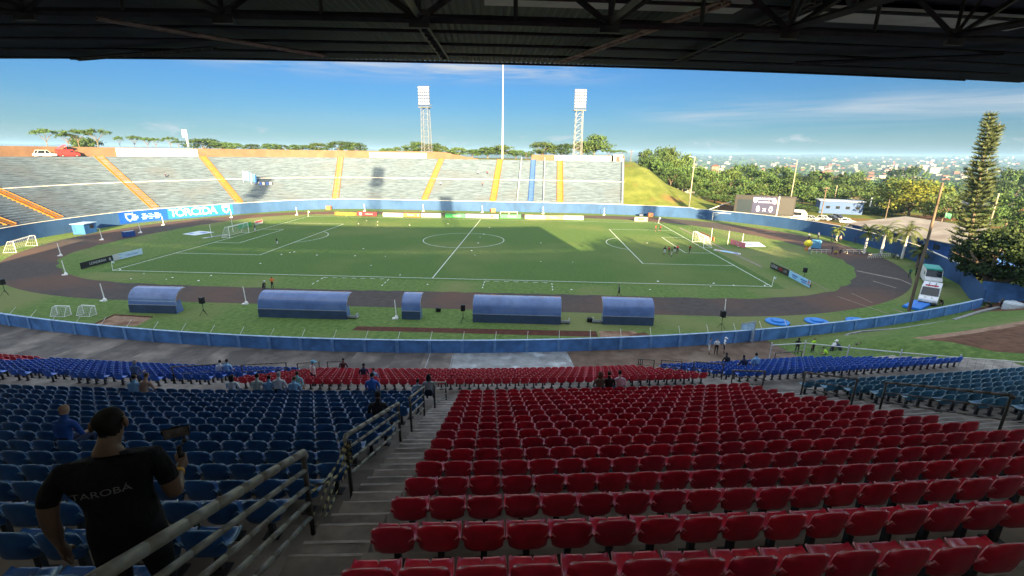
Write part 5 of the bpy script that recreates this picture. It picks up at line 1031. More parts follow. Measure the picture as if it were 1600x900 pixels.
for k_, px in enumerate((424, 428, 433, 437)):
    p, n_, t_ = terr_at(px, 9.6); r_ = thing('cloth_strip', f'small cloth tied on the terrace, {nth(k_ + 1)} right of the big flags', 'cloth', p, math.atan2(t_.y, t_.x)); b = MB(); b.box((0, -.1, .5), (.7, .06, .9)); b.build('cloth', [paint('strip_blue', (.03, .10, .40)), wp][k_ % 2], r_)
# ---------------------------------------------------------------- vegetation
def leafm(name, a, b2, rnd=.22): 
    m = M(name, a, .75, .3, .9, .2, c2=b2, rnd=rnd, lo=.38, hi=.62); return m
G1 = leafm('leaf_green', (.036, .078, .020), (.064, .116, .030)); G2 = leafm('leaf_dark', (.020, .042, .011), (.036, .066, .016)); G3 = leafm('leaf_olive', (.048, .084, .020), (.078, .120, .030)); G4 = leafm('leaf_gold', (.095, .112, .012), (.13, .14, .018)); G5 = leafm('leaf_pine', (.060, .088, .036), (.105, .130, .050)); G6 = leafm('leaf_shade', (.022, .044, .013), (.042, .070, .020)); G7 = leafm('frond', (.060, .092, .022), (.10, .125, .034))
BK = M('bark', (.13, .10, .075), .9, .3, 4, stretch=(1, 1, .3)); BW = M('whitewashed_trunk', (.62, .60, .56), .8, .12, 3)
def leaves(mb, c, rad, n, size, mats=(0, 0, 1), flat_=1.0, rs=rng):
    rad = np.array(rad, float) * (np.ones(3)); d = rs.normal(size=(n, 3)); d /= np.linalg.norm(d, axis=1)[:, None]; rr_ = rs.random(n) ** .45; P = np.array(c) + d * rr_[:, None] * rad
    A = rs.normal(size=(n, 3)); A /= np.linalg.norm(A, axis=1)[:, None]; B = np.cross(A, d + rs.normal(size=(n, 3)) * .6); B /= np.maximum(1e-6, np.linalg.norm(B, axis=1))[:, None]
    s = size * (.55 + .9 * rs.random(n))[:, None]; A = A * s * .5; B = B * s * .36; A[:, 2] *= flat_
    mi = mats[int(rs.integers(len(mats)))]; b0 = len(mb.v)
    V = np.stack([P - A, P + B, P + A, P - B], 1).reshape(-1, 3); mb.v += [tuple(v) for v in V.tolist()]; mb.f += [(b0 + 4 * i, b0 + 4 * i + 1, b0 + 4 * i + 2, b0 + 4 * i + 3) for i in range(n)]; mb.m += [mi] * n
def tree_mesh(seed, h, rad, form='round', leaf=.5, nc=46, per=46, mats=None, trunk=.32, fork=.3):
    rs = np.random.default_rng(seed); t = MB(); cr2 = MB(); tops = []
    fz = h * fork; t.tube((0, 0, -.5), (.05, .03, fz), trunk, trunk * .7, 7); nl = 6
    for i in range(nl):
        a = 2 * PI * i / nl + rs.random() * .7; sp = rad * (.45 + .25 * rs.random()); e = (sp * math.cos(a), sp * math.sin(a), fz + (h - fz) * (.45 + .3 * rs.random())); m = (e[0] * .45, e[1] * .45, fz + (e[2] - fz) * .62)
        t.tube((0, 0, fz - .2), m, trunk * .5, trunk * .3, 5); t.tube(m, e, trunk * .3, trunk * .1, 5); tops.append(e)
        for q in range(2): a2 = a + (q - .5) * 1.2; e2 = (m[0] + sp * .5 * math.cos(a2), m[1] + sp * .5 * math.sin(a2), m[2] + (h - fz) * .25); t.tube(m, e2, trunk * .2, trunk * .07, 4)
    for k in range(nc):
        a = rs.random() * 2 * PI; q = rs.random() ** .5
        if form == 'round': z = fz + (h - fz) * (.15 + .85 * rs.random()); w = rad * math.sqrt(max(.08, 1 - ((z - (fz + (h - fz) * .45)) / ((h - fz) * .62)) ** 2)); cs = rad * .30
        elif form == 'flat': z = h * (.86 + .12 * rs.random()) - h * .12 * q * q; w = rad; cs = rad * .22
        elif form == 'tall': z = fz * .6 + (h - fz * .6) * rs.random(); w = rad * (1 - .55 * abs((z - h * .5) / (h * .5))); cs = rad * .34
        c = (w * q * math.cos(a), w * q * math.sin(a), z); s_ = cs * (.65 + .7 * rs.random())
        leaves(cr2, c, (s_, s_, s_ * (.45 if form == 'flat' else .75)), per, leaf, rs=rs)
    return t.mesh('trunk', BK), cr2.mesh('crown', list(mats or (G1, G2)))
KIND = {'bush': tree_mesh(1, 9, 5.0, 'round', .62, 44, 44, (G1, G2)), 'broad': tree_mesh(2, 11, 6.5, 'round', .66, 56, 46, (G1, G3)), 'olive': tree_mesh(3, 9, 5.2, 'round', .6, 44, 44, (G3, G1)), 'dark': tree_mesh(4, 10, 5.6, 'round', .62, 48, 46, (G2, G1)), 'umbrella': tree_mesh(5, 8, 5.6, 'flat', .42, 34, 40, (G1, G2), .22, .42), 'tall': tree_mesh(6, 13, 4.4, 'tall', .62, 48, 46, (G1, G3)), 'gold': tree_mesh(7, 13, 9.0, 'round', .6, 110, 70, (G4, G3), .45, .22)}
KL = {'bush': 'bushy green tree', 'broad': 'broad green tree', 'olive': 'olive green tree', 'dark': 'dark green tree', 'umbrella': 'flat topped umbrella tree', 'tall': 'tall narrow green tree', 'gold': 'big golden green tree'}
def tree(kind, P, s, label, group=None, sz=None, rz=None):
    tm_, cm = KIND[kind]; r_ = thing(kind + '_tree' if kind not in ('tall', 'dark', 'gold', 'broad') else {'tall': 'tall_tree', 'dark': 'dark_tree', 'gold': 'mango_tree', 'broad': 'broad_tree'}[kind], label, 'tree', P, rz if rz is not None else random.random() * 6.28, group); r_.scale = (s, s, sz or s); link('trunk', tm_, r_); link('crown', cm, r_); return r_
def tpx(px, ptop, s_, kind, label, group=None, wpx=None, zg=None):
    """a tree whose top and width were measured on the photograph, at a distance s_ along the view axis, standing on the terrain"""
    p = dep(px, ptop, s_); g = H(p.x, p.y) if zg is None else zg; hh = p.z - g; base = {'bush': 9, 'broad': 11.4, 'olive': 9, 'dark': 10, 'umbrella': 8.3, 'tall': 13, 'gold': 13}[kind]; rad = {'bush': 5.6, 'broad': 7.4, 'olive': 5.9, 'dark': 6.3, 'umbrella': 6.4, 'tall': 5, 'gold': 10.5}[kind]
    sz = max(.25, hh / base); sxy = (wpx / 2 * s_ / FPX / rad) if wpx else sz
    return tree(kind, (p.x, p.y, g - .2), sxy, label, group, sz)
random.seed(21)
# along the top left of the terrace
for px, pt, w, lab in ((67, 199, 40, 'leftmost umbrella tree with thin bent trunk above the white car'), (102, 206, 34, 'low umbrella tree just left of the densest one'), (117, 200, 44, 'dense umbrella tree above the red van'), (147, 199, 40, 'umbrella tree right of the dense one above the terrace'), (184, 211, 16, 'tiny lone umbrella tree against the small cloud'), (207, 210, 26, 'umbrella tree above the blank white hoarding'), (228, 213, 26, 'umbrella tree right above the hoarding, second of three'), (241, 214, 22, 'small umbrella tree at right above the hoarding'), (264, 212, 22, 'rounded umbrella tree left of the lamp mast'), (277, 218, 20, 'low small umbrella tree beside the lamp mast')):
    tpx(px, pt, 172 if px < 160 else 190, 'umbrella', lab, 'umbrella trees beyond the terrace', w)
for px, pt, w, k, lab in ((130, 215, 50, 'bush', 'low bushes under the dense umbrella tree'), (318, 217, 60, 'dark', 'dark round tree right of the lamp mast'), (345, 222, 30, 'bush', 'small tree sloping down from the dark one'), (365, 223, 26, 'bush', 'small tree third right of the lamp mast'), (392, 225, 30, 'dark', 'dark low tree above the tan wall at third stairway'), (420, 224, 34, 'bush', 'low tree left of the hedge-like group'), (440, 226, 26, 'dark', 'low dark tree joining the hedge-like group'), (468, 226, 40, 'bush', 'low tree left of the middle rise'), (495, 224, 40, 'olive', 'olive tree left of the middle rise'), (530, 221, 48, 'dark', 'highest dark tree over the fourth stairway'), (556, 223, 34, 'dark', 'dark tree right of the highest one'), (605, 231, 26, 'bush', 'very low tree right of the fourth stairway'), (620, 230, 20, 'olive', 'very low tree above the cream hoarding'), (648, 221, 46, 'broad', 'rounded tree left of the floodlight tower'), (676, 224, 34, 'bush', 'tree peeping right of the left floodlight tower'), (690, 229, 30, 'olive', 'low tree beside the stepped end of the tan wall')):
    tpx(px, pt, 222, k, lab, 'trees beyond the terrace', w)
for px, pt, w, k, lab in ((715, 231, 40, 'olive', 'round tree at the stepped wall, leftmost of the row'), (738, 233, 36, 'bush', 'round tree second in the row by the mast'), (762, 230, 44, 'bush', 'round tree just left of the white mast'), (786, 228, 50, 'olive', 'largest round tree directly behind the white mast'), (806, 234, 34, 'bush', 'round tree right of the white mast'), (825, 238, 24, 'dark', 'low dark tree before the second tan wall'), (848, 223, 54, 'olive', 'olive tree above the second tan wall'), (878, 225, 44, 'dark', 'dark tree left of the right floodlight tower'), (930, 210, 62, 'broad', 'broad tall tree right of the right floodlight tower'), (910, 222, 40, 'bush', 'tree filling below the broad tall one'), (952, 232, 26, 'umbrella', 'flat tree in front of the pale cloud'), (968, 233, 30, 'umbrella', 'small flat tree above the ticket hut')):
    tpx(px, pt, 218, k, lab, 'trees beyond the terrace', w)
# wood on and below the hill at right
wood = [(1012, 234, 44, 'broad', 235), (1033, 231, 56, 'broad', 232), (1050, 236, 40, 'olive', 230), (1018, 246, 36, 'bush', 205), (1034, 252, 40, 'bush', 200), (1052, 250, 46, 'olive', 205), (1075, 246, 40, 'olive', 235), (1050, 266, 44, 'dark', 190), (1072, 262, 50, 'bush', 196), (1098, 262, 50, 'bush', 205), (1068, 282, 40, 'dark', 182), (1090, 276, 46, 'broad', 186), (1115, 266, 50, 'broad', 200), (1095, 296, 40, 'bush', 176), (1120, 288, 50, 'olive', 180), (1140, 268, 54, 'olive', 205), (1145, 294, 46, 'bush', 178), (1163, 280, 56, 'broad', 190), (1165, 258, 50, 'bush', 245), (1190, 266, 60, 'broad', 220), (1185, 290, 50, 'olive', 182), (1212, 276, 56, 'broad', 195), (1215, 260, 56, 'broad', 250), (1236, 282, 54, 'olive', 190), (1240, 268, 44, 'bush', 240), (1258, 290, 48, 'broad', 186), (1262, 276, 36, 'dark', 225), (1276, 298, 40, 'broad', 182), (1130, 304, 44, 'bush', 172), (1158, 308, 40, 'dark', 170), (1290, 306, 50, 'olive', 178), (1310, 296, 50, 'bush', 195), (1325, 290, 56, 'olive', 205), (1345, 298, 60, 'olive', 190), (1360, 304, 40, 'olive', 180), (1320, 275, 46, 'dark', 260), (1345, 282, 40, 'dark', 250), (1300, 280, 40, 'bush', 240), (1375, 286, 60, 'bush', 260), (1405, 276, 56, 'broad', 300), (1395, 300, 50, 'dark', 190), (1390, 312, 44, 'dark', 170)]
wl_ = ['on the hill crest', 'behind the lamp pole', 'above the scoreboard', 'at the wood edge', 'in the middle of the wood', 'over the coach', 'left of the golden tree']
for i_, (px, pt, w, k, s_) in enumerate(wood):
    zone = 'on the hill crest against the sky' if pt < 240 else ('near the foot of the grass hill' if px < 1100 else ('behind the scoreboard' if px < 1245 else ('behind the parked coach' if px < 1330 else 'left of the golden tree')))
    row = 'back' if s_ > 215 else ('middle' if s_ > 188 else 'front')
    tpx(px, pt, s_, k, f'{KL[k]} {zone}, {row} row, {nth(i_ + 1)} from the left' if False else f'{KL[k]} {zone}, {row} row', 'trees of the wood right of the hill', w)
tpx(1432, 286, 152, 'gold', 'big round golden green tree behind the grey roofed building', None, 122)
tpx(1480, 312, 140, 'olive', 'olive tree between the golden tree and the conifer', None, 50)
tpx(1345, 268, 330, 'broad', 'distant broad tree left of the golden tree top', 'trees among the houses', 40); tpx(1420, 262, 420, 'dark', 'distant dark trees over the golden tree', 'trees among the houses', 60)
fill = [(1246, 318, 40, 'bush', 172), (1262, 322, 36, 'dark', 166), (1280, 322, 40, 'olive', 172), (1296, 318, 40, 'bush', 180), (1312, 324, 36, 'dark', 172), (1330, 318, 44, 'olive', 176), (1348, 322, 40, 'bush', 170), (1364, 326, 36, 'dark', 165), (1378, 330, 36, 'bush', 160), (1396, 326, 44, 'dark', 162), (1415, 322, 44, 'bush', 168), (1230, 312, 40, 'dark', 176), (1465, 326, 40, 'dark', 150), (1240, 296, 44, 'bush', 200), (1278, 284, 46, 'bush', 225), (1352, 312, 50, 'olive', 185)]
for px, pt, w, k, s_ in fill: tpx(px, pt, s_, k, f'{KL[k]} low in front of the wood, ' + ('behind the scoreboard' if px < 1250 else ('behind the coach' if px < 1300 else ('behind the blue flat building' if px < 1370 else 'beside the golden tree'))), 'trees of the wood right of the hill', w)
# hills of bushes at the right edge
for px, pt, w, k, s_, lab in ((1590, 268, 70, 'dark', 240, 'dark tree in the distance at the right edge'), (1560, 284, 60, 'dark', 220, 'dark tree right of the conifer in the distance'), (1585, 306, 70, 'bush', 130, 'green tree at the right edge above the big shady tree'), (1548, 322, 56, 'bush', 125, 'green tree right behind the conifer'), (1500, 330, 40, 'olive', 150, 'small olive tree left of the conifer'), (1610, 330, 60, 'dark', 100, 'dark crown cut by the right edge')):
    tpx(px, pt, s_, k, lab, None, w)
# palms
def palm(P, h, lab, white=True, n=22, L_=3.0, hang=1.0, seed=1, grp='palms by the right wall'):
    rs = random.Random(seed); root = thing('palm_tree', lab, 'palm', P, rs.random() * 6, grp); b = MB()
    for k in range(6): b.tube((0, 0, h * k / 6 - .1), (0, 0, h * (k + 1) / 6), .26 - .015 * k, .25 - .015 * k, 8)
    b.build('trunk', BW if white else BK, root)
    if white: b = MB(); b.tube((0, 0, h), (0, 0, h + 1.0), .22, .14, 8); b.build('crownshaft', BK, root)
    b = MB()
    for k in range(n):
        a = k * 2.4 + rs.random() * .4; el_ = R(rs.uniform(-25, 75)); p = Vector((0, 0, h + (.9 if white else .2))); d = Vector((math.cos(a) * math.cos(el_), math.sin(a) * math.cos(el_), math.sin(el_))); side = Vector((-math.sin(a), math.cos(a), 0)); seg = 9
        for q in range(seg):
            p2 = p + d * (L_ / seg); w = .62 * math.sin(PI * (q + .8) / (seg + 1)) + .08; b.tube(p, p2, .025, n=3, cap=False)
            for s in (-1, 1):
                for u in (.1, .45, .8):
                    c = p.lerp(p2, u); t_ = c + side * s * w + d * .22 + Vector((0, 0, -.3 * w - .1 * rs.random())); b.add([c - d * .045, c + d * .045, t_], [(0, 1, 2)])
            p = p2; d = (d + Vector((0, 0, -.17 * hang - .06 * q / seg))).normalized()
    b.build('fronds', G7, root); return root
for (px, py, s_, h, lab, w_, sd_, LL) in ((1350, 396, 117, 3.6, 'young palm with white trunk, leftmost by the blue wall', True, 1, 2.2), (1376, 398, 114, 4.4, 'feathery drooping palm with white trunk beside the wooden pole', True, 2, 3.4), (1409, 404, 108, 4.6, 'largest drooping palm with white trunk in front of the grey roof', True, 3, 3.8), (1432, 418, 98, 2.9, 'small yellow green palm on a dark trunk beside the big wooden pole', False, 4, 2.0), (1306, 378, 131, 1.9, 'short clipped palm by the wall near the standing pair', True, 5, 1.9), (1490, 330, 150, 7, 'yellowish palm against the golden tree', False, 6, 3.0)):
    p = at(px, py, 0) if s_ < 140 else dep(px, py, s_); palm((p.x, p.y, 0), h, lab, w_, 24 if LL > 3 else 18, LL, 1.3 if LL > 3 else 1.0, sd_)
# tall conifer (tiered branches, double top leaning right)
def conifer(P, h, lab):
    rs = random.Random(4); root = thing('conifer', lab, 'tree', P); b = MB(); f = MB()
    def spine(z): t = z / h; return Vector((-.115 * z, 0, z))
    for k in range(14): b.tube(spine(h * k / 14), spine(h * (k + 1) / 14), .34 * (1 - k / 14.5), .34 * (1 - (k + 1) / 14.5), 7)
    fk = h * .70
    for k in range(6): b.tube(spine(fk + k * (h * .04)) + Vector((.28 * k, 0, 0)), spine(fk + (k + 1) * (h * .04)) + Vector((.28 * (k + 1), 0, 0)), .13 - .018 * k, .12 - .018 * k, 5)
    b.build('trunk', BK, root); g = random.Random(9); z = h * .02 + 1.0
    def whorl(c, Lb, n, ph):
        for i in range(n):
            a = ph + 2 * PI * i / n + g.uniform(-.2, .2); L1 = Lb * g.uniform(.8, 1.12); p = Vector(c); d = Vector((math.cos(a), math.sin(a), -.02)); seg = 6
            for q in range(seg):
                p2 = p + d * (L1 / seg); f.tube(p, p2, .05 * (1 - q / seg) + .012, n=3, mi=1, cap=False)
                if q > 0:
                    for s in range(15 if L1 > 1.3 else 7):
                        c2 = p.lerp(p2, g.random()); dirn = Vector((g.uniform(-1, 1), g.uniform(-1, 1), g.uniform(-.1, .9))).normalized(); ln = (.34 + .3 * q / seg) * g.uniform(.7, 1.2); sd_ = dirn.cross(d).normalized() * .055; e = c2 + dirn * ln + d * .25; f.add([c2 - sd_, c2 + sd_, e + sd_ * .5, e - sd_ * .5], [(0, 1, 2, 3)])
                p = p2; d = (d + Vector((0, 0, .10))).normalized()
    k = 0
    while z < h * .985:
        t = z / h; Lb = (2.75 * (1 - t) ** .68 + .22) * (1 if t > .16 else .75) * g.uniform(.88, 1.1)
        if t > .68: Lb *= .85
        whorl(spine(z), Lb, 7 if t < .8 else 6, k * .7)
        if fk + 1.2 < z < h * .91: whorl(spine(z) + Vector(((z - fk) / (h * .04) * .28, 0, -.1)), Lb * .7, 5, k)
        z += (.95 - .42 * t) * g.uniform(.85, 1.1); k += 1
    f.build('foliage', [G5, BK], root); return root
p = at(1505, 432, 0); conifer((p.x, p.y, 0), 26.5, 'very tall slender conifer with tiered branches and a double top')
# big shady tree with thick trunk at the right edge
def big_tree():
    root = thing('shade_tree', 'big dark spreading tree with thick forked trunk at the right edge', 'tree', (80.6, -37.6, -.2)); rs = np.random.default_rng(12); t = MB(); cr2 = MB()
    t.tube((0, 0, -.2), (.3, .2, 2.2), .55, .42, 9); lm = [((.3, .2, 2.1), (3.0, -1.0, 5.2), (6.5, -2.0, 7.2)), ((.3, .2, 2.1), (-1.0, 1.4, 5.0), (-2.2, 3.0, 7.8)), ((.3, .2, 2.2), (1.6, 1.8, 5.6), (3.2, 3.2, 8.4)), ((.3, .2, 2.0), (2.4, -2.4, 4.4), (4.4, -4.8, 5.6))]
    for a, m, e in lm:
        t.tube(a, m, .34, .22, 7); t.tube(m, e, .22, .08, 6)
        for q in range(3): v = rs.normal(size=3); t.tube(m, (m[0] + v[0] * 2, m[1] + v[1] * 2, m[2] + abs(v[2]) * 1.8), .1, .04, 4)
    t.build('trunk', BK, root)
    for k in range(230):
        a = rs.random() * 2 * PI; q = rs.random() ** .5; z = 2.9 + 6.4 * rs.random(); w = 7.4 * math.sqrt(max(.1, 1 - ((z - 5.0) / 5.2) ** 2)); c = (3.9 + w * q * math.cos(a) * 1.0, -.2 + w * q * math.sin(a), z)
        if c[0] < -2.6 or (z < 3.9 and c[0] < .8): continue
        s_ = 1.25 * (.6 + .7 * rs.random()); leaves(cr2, c, (s_, s_, s_ * .7), 90, .42, (0, 0, 1), rs=rs)
    cr2.build('crown', [G6, G2], root)
big_tree()
# tall trees behind the covered stand on the right: they shade the right half of the field
for (tx, ty, hx, w_, k) in ((30, -3, 0, 8, 'broad'), (36, 3, 0, 7, 'dark'), (43, 0, 0, 8, 'broad'), (50, -2, 0, 9, 'broad'), (57, -8, 0, 9, 'dark'), (63, -9, 0, 9, 'broad'), (69, -14, 0, 8, 'dark'), (76, -20, 0, 8, 'broad'), (83, -26, 0, 9, 'dark'), (90, -32, 0, 9, 'broad'), (97, -38, 0, 9, 'dark'), (104, -44, 0, 9, 'broad')):
    Ls = 128 + (ty + 3) * .9 if ty > -20 else 108; x = tx + .245 * Ls; y = ty - .97 * Ls; z = H(x, y); hh = Ls * math.tan(R(SUN_EL)) - z; base = 11.4 if k == 'broad' else 10
    tree(k, (x, y, z - .3), w_ / 6.3, f'tall shade tree standing in the row behind the right end of the covered stand', 'tall trees behind the covered stand', hh / base)
for i_ in range(9):
    a = R(14.6 + i_ * 1.5); x, y = AC[0] + 229 * math.sin(a), AC[1] - 229 * math.cos(a); tree('dark', (x, y, H(x, y) - .3), 1.5, 'dark tree standing in the row behind the right end of the covered stand', 'tall trees behind the covered stand', 1.35)
# ---------------------------------------------------------------- the town beyond
HW = [paint('house_' + n, c, .8, .08) for n, c in (('cream', (0.186, 0.156, 0.114)), ('white', (0.210, 0.204, 0.189)), ('ochre', (0.165, 0.114, 0.066)), ('grey', (0.126, 0.124, 0.120)), ('rose', (0.165, 0.102, 0.085)))]
HR = [M('tile_' + n, c, .85, .25, .8) for n, c in (('clay', (0.139, 0.053, 0.030)), ('brown', (0.092, 0.055, 0.039)), ('grey', (0.111, 0.108, 0.106)), ('pale', (0.222, 0.213, 0.199)))]
def house_mesh(seed, wi, ri, gable=True):
    rs = random.Random(seed); L_, w, h, rh = rs.uniform(9, 14), rs.uniform(7, 9), rs.uniform(3, 4.4), rs.uniform(1.4, 2.2); b = MB(); b.box((0, 0, h / 2 - .6), (L_, w, h + 1.2)); wm = b.mesh('wall', HW[wi]); b = MB(); x, y = L_ / 2 + .5, w / 2 + .5
    i_ = 0 if gable else w * .45
    b.add([(-x, -y, h), (x, -y, h), (x, y, h), (-x, y, h), (-x + i_, 0, h + rh), (x - i_, 0, h + rh)], [(0, 1, 5, 4), (1, 2, 5), (2, 3, 4, 5), (3, 0, 4), (3, 2, 1, 0)]); rm = b.mesh('roof', HR[ri])
    b = MB()
    for k in range(3): b.box((-L_ / 2 + L_ * (k + .5) / 3, -w / 2 - .02, h * .5), (1.3, .08, 1.2))
    b.box((L_ / 2 + .02, 0, h * .5), (.08, 1.4, 1.2)); return wm, rm, b.mesh('windows', mt['glass'])
HM = [house_mesh(i, i % 5, (i * 3) % 4, i % 2 == 0) for i in range(10)]
random.seed(31)
hx = [('cream', 'white', 'ochre', 'grey', 'rose')[i % 5] + ' house with ' + ('clay', 'brown', 'grey', 'pale')[(i * 3) % 4] + ' roof' for i in range(10)]
nh = 0; spots = []
def house(px, py, s_, k, far_, rz=None, sc_=1.0):
    p = dep(px, py, s_); z = H(p.x, p.y); w_, r_, g_ = HM[k]; root = thing('house', hx[k] + far_, 'house', (p.x, p.y, z), rz if rz is not None else random.choice((-.35, 1.22)) + random.uniform(-.1, .1), 'houses of the town beyond the stadium'); root.scale = (sc_,) * 3; link('wall', w_, root); link('roof', r_, root)
    if s_ < 700: link('windows', g_, root)
    return root
def on_ground(px, s_):            # height in the picture at which the terrain is met
    p = dep(px, 300, s_); z = H(p.x, p.y); return z
for i_ in range(170):
    u = random.random(); s_ = 210 * (6.5 ** u) if i_ > 20 else random.uniform(200, 320); px = random.uniform(1010, 1640) if s_ > 260 else random.uniform(1290, 1640); d = dep(px, 270, s_)
    if s_ < 240 and px < 1400: continue
    band = 'nearest the stadium' if s_ < 300 else ('in the near part of the town' if s_ < 480 else ('in the middle of the town' if s_ < 800 else 'far out in the town'))
    side = 'left of the scoreboard' if px < 1150 else ('above the scoreboard' if px < 1260 else ('above the golden tree' if px < 1470 else 'right of the conifer'))
    house(px, 270, s_, random.randrange(10), f' {band} {side}', None, random.uniform(.8, 1.15))
for (px, s_, L_, w, h, lab, m, rm) in ((1325, 900, 70, 16, 9, 'long rust roofed institution block far out in the town', HW[2], HR[0]), (1445, 330, 46, 18, 6, 'pale warehouse with low grey roof above the golden tree', HW[3], HR[3]), (1500, 270, 30, 16, 5, 'pale low shed with pinkish roof left of the conifer', HW[4], HR[3]), (1585, 900, 60, 25, 9, 'long white hall far right on the slope', HW[1], HR[3]), (1420, 1500, 30, 20, 24, 'white apartment block in the distance left of centre', HW[1], HR[2]), (1437, 1550, 26, 20, 28, 'second white apartment block in the distance', HW[1], HR[2]), (1455, 1500, 26, 20, 22, 'third white apartment block in the distance', HW[1], HR[2]), (1115, 620, 9, 9, 26, 'reddish brick tower block on the crest', HW[4], HR[0])):
    p = dep(px, 280, s_); hip('town_building', lab, (p.x, p.y, H(p.x, p.y)), R(-15), L_, w, h, 2.2, m, rm)
# trees between the houses, each one its own while they show large; the rest of the woods as one mass
FT = {}
for k in ('bush', 'broad', 'dark', 'olive'):
    rs = np.random.default_rng(hash(k) % 97 if False else len(k)); b = MB(); b.tube((0, 0, -.5), (0, 0, 4), .3, .2, 5)
    for q in range(16): a = rs.random() * 6.3; rr_ = rs.random() ** .5 * 4; c = (rr_ * math.cos(a), rr_ * math.sin(a), 3.4 + 4.6 * rs.random()); leaves(b, c, (1.9, 1.9, 1.5), 16, 1.25, (0, 0, 1), rs=rs)
    FT[k] = b.mesh('far_tree', [{'bush': G1, 'broad': G1, 'dark': G2, 'olive': G3}[k], G2])
for i_ in range(230):
    u = random.random(); s_ = 230 * (3.4 ** u); px = random.uniform(1020, 1650) if s_ > 300 else random.uniform(1270, 1650); p = dep(px, 270, s_); z = H(p.x, p.y); k = random.choice(('bush', 'broad', 'dark', 'dark', 'olive')); sc_ = random.uniform(.9, 1.7)
    o = link('distant_tree', FT[k]); o.location = (p.x, p.y, z); o.rotation_euler = (0, 0, random.random() * 6); o.scale = (sc_, sc_, sc_ * random.uniform(.8, 1.05)); tag(o, 'distant leafy tree standing among the houses of the town', 'tree', 'trees among the houses of the town')
wm_ = MB(); rs = np.random.default_rng(77)
for i_ in range(2600):
    u = rs.random(); s_ = 620 * (9.0 ** u); px = rs.uniform(960, 1680); p = dep(px, 260, s_); z = H(p.x, p.y); sc_ = rs.uniform(6, 13) * (1 + s_ / 2600); hh = rs.uniform(4, 9) * (1 + s_ / 9000)
    for q in range(6): a = rs.random() * 6.3; x0, y0 = p.x + sc_ * .6 * math.cos(a), p.y + sc_ * .6 * math.sin(a); w = sc_ * .5; zz = z + hh * rs.uniform(.3, .9); v = rs.normal(size=(3, 3)) * w * .6; wm_.add([(x0 + v[0][0], y0 + v[0][1], zz + v[0][2] * .4), (x0 + v[1][0], y0 + v[1][1], zz + v[1][2] * .4), (x0 + v[2][0], y0 + v[2][1], zz + abs(v[2][2]) * .5)], [(0, 1, 2)], int(rs.integers(2)))
tag(wm_.build('far_woodland', [G1, G2]), 'far off woods and tree belts between the town and the horizon', 'woodland', None, 'stuff')
tb_ = MB()
for i_ in range(260):
    u = rs.random(); s_ = 900 * (5.5 ** u); px = rs.uniform(1080, 1660) if rs.random() < .75 else rs.uniform(1250, 1520); p = dep(px, 260, s_); z = H(p.x, p.y); L_ = rs.uniform(7, 16) * (1 + s_ / 5000); h = rs.uniform(3, 8) * (1 + s_ / 5000)
    tb_.box((p.x, p.y, z + h / 2 + 1.5), (L_, L_ * .6, h), rs.uniform(-.4, .2), int(rs.integers(3)))
tag(tb_.build('far_town', [HW[1], HW[3], HR[0]]), 'far off town of small pale buildings scattered toward the horizon', 'town', None, 'stuff')
# lamp mast left
p = gp(294, 228, 200); r_ = pole('lamp_mast', 'short pale mast with a tilted white lamp bank above the left of the terrace', (p.x, p.y, 16), p.z - 16 + 3.2, .42, .36, mt['offw']); b = MB(); b.bevbox((-.3, -.5, p.z - 16 + 5.0), (2.0, .5, 3.2), .08); b.build('lamp_bank', mt['white'], r_)
# ---------------------------------------------------------------- haze
hz = bpy.data.materials.new('haze_air'); hz.use_nodes = True; q = hz.node_tree; q.nodes.clear(); ho = q.nodes.new('ShaderNodeOutputMaterial'); hv = q.nodes.new('ShaderNodeVolumePrincipled'); hv.inputs['Color'].default_value = (.26, .46, .78, 1); hv.inputs['Density'].default_value = .00012; hv.inputs['Anisotropy'].default_value = 0.0; q.links.new(hv.outputs[0], ho.inputs['Volume'])
b = MB(); b.box((0, 5000, 5), (36000, 30000, 140)); tag(b.build('haze', hz), kind='stuff')
# ---------------------------------------------------------------- people
from mathutils.bvhtree import BVHTree
def skin_mesh(V, E, lab, mats, sub=1, root=0):
    """V: name -> (pos, rx, ry); E: (a, b, material); one continuous skinned body"""
    names = list(V); ix = {n: i for i, n in enumerate(names)}; me = bpy.data.meshes.new('sk'); me.from_pydata([V[n][0] for n in names], [(ix[a], ix[b]) for a, b, m in E], []); o = bpy.data.objects.new('sk', me); COL.objects.link(o)
    md = o.modifiers.new('s', 'SKIN'); md.use_smooth_shade = True
    for i, n in enumerate(names): sv = me.skin_vertices[0].data[i]; sv.radius = (V[n][1], V[n][2]); sv.use_root = (i == root)
    if sub: q = o.modifiers.new('u', 'SUBSURF'); q.levels = sub; q.render_levels = sub
    out_ = bpy.data.meshes.new_from_object(o.evaluated_get(bpy.context.evaluated_depsgraph_get())); bpy.data.objects.remove(o); out_.name = lab; out_.materials.clear()
    for m in mats: out_.materials.append(m)
    seg = [(Vector(V[a][0]), Vector(V[b_][0]), m, (V[a][1] + V[b_][1]) / 2) for a, b_, m in E]
    for p in out_.polygons:
        c = p.center; best = 1e9; mi = 0
        for a, b_, m, r_ in seg:
            d = b_ - a; t = max(0, min(1, (c - a).dot(d) / max(1e-9, d.length_squared))); q = (c - a - d * t).length - r_
            if q < best: best, mi = q, m
        p.material_index = mi; p.use_smooth = True
    return out_
PM = [paint('person_' + n, (.3, .3, .3)) for n in ('skin', 'shirt', 'trousers', 'shoes', 'hair', 'shin')]
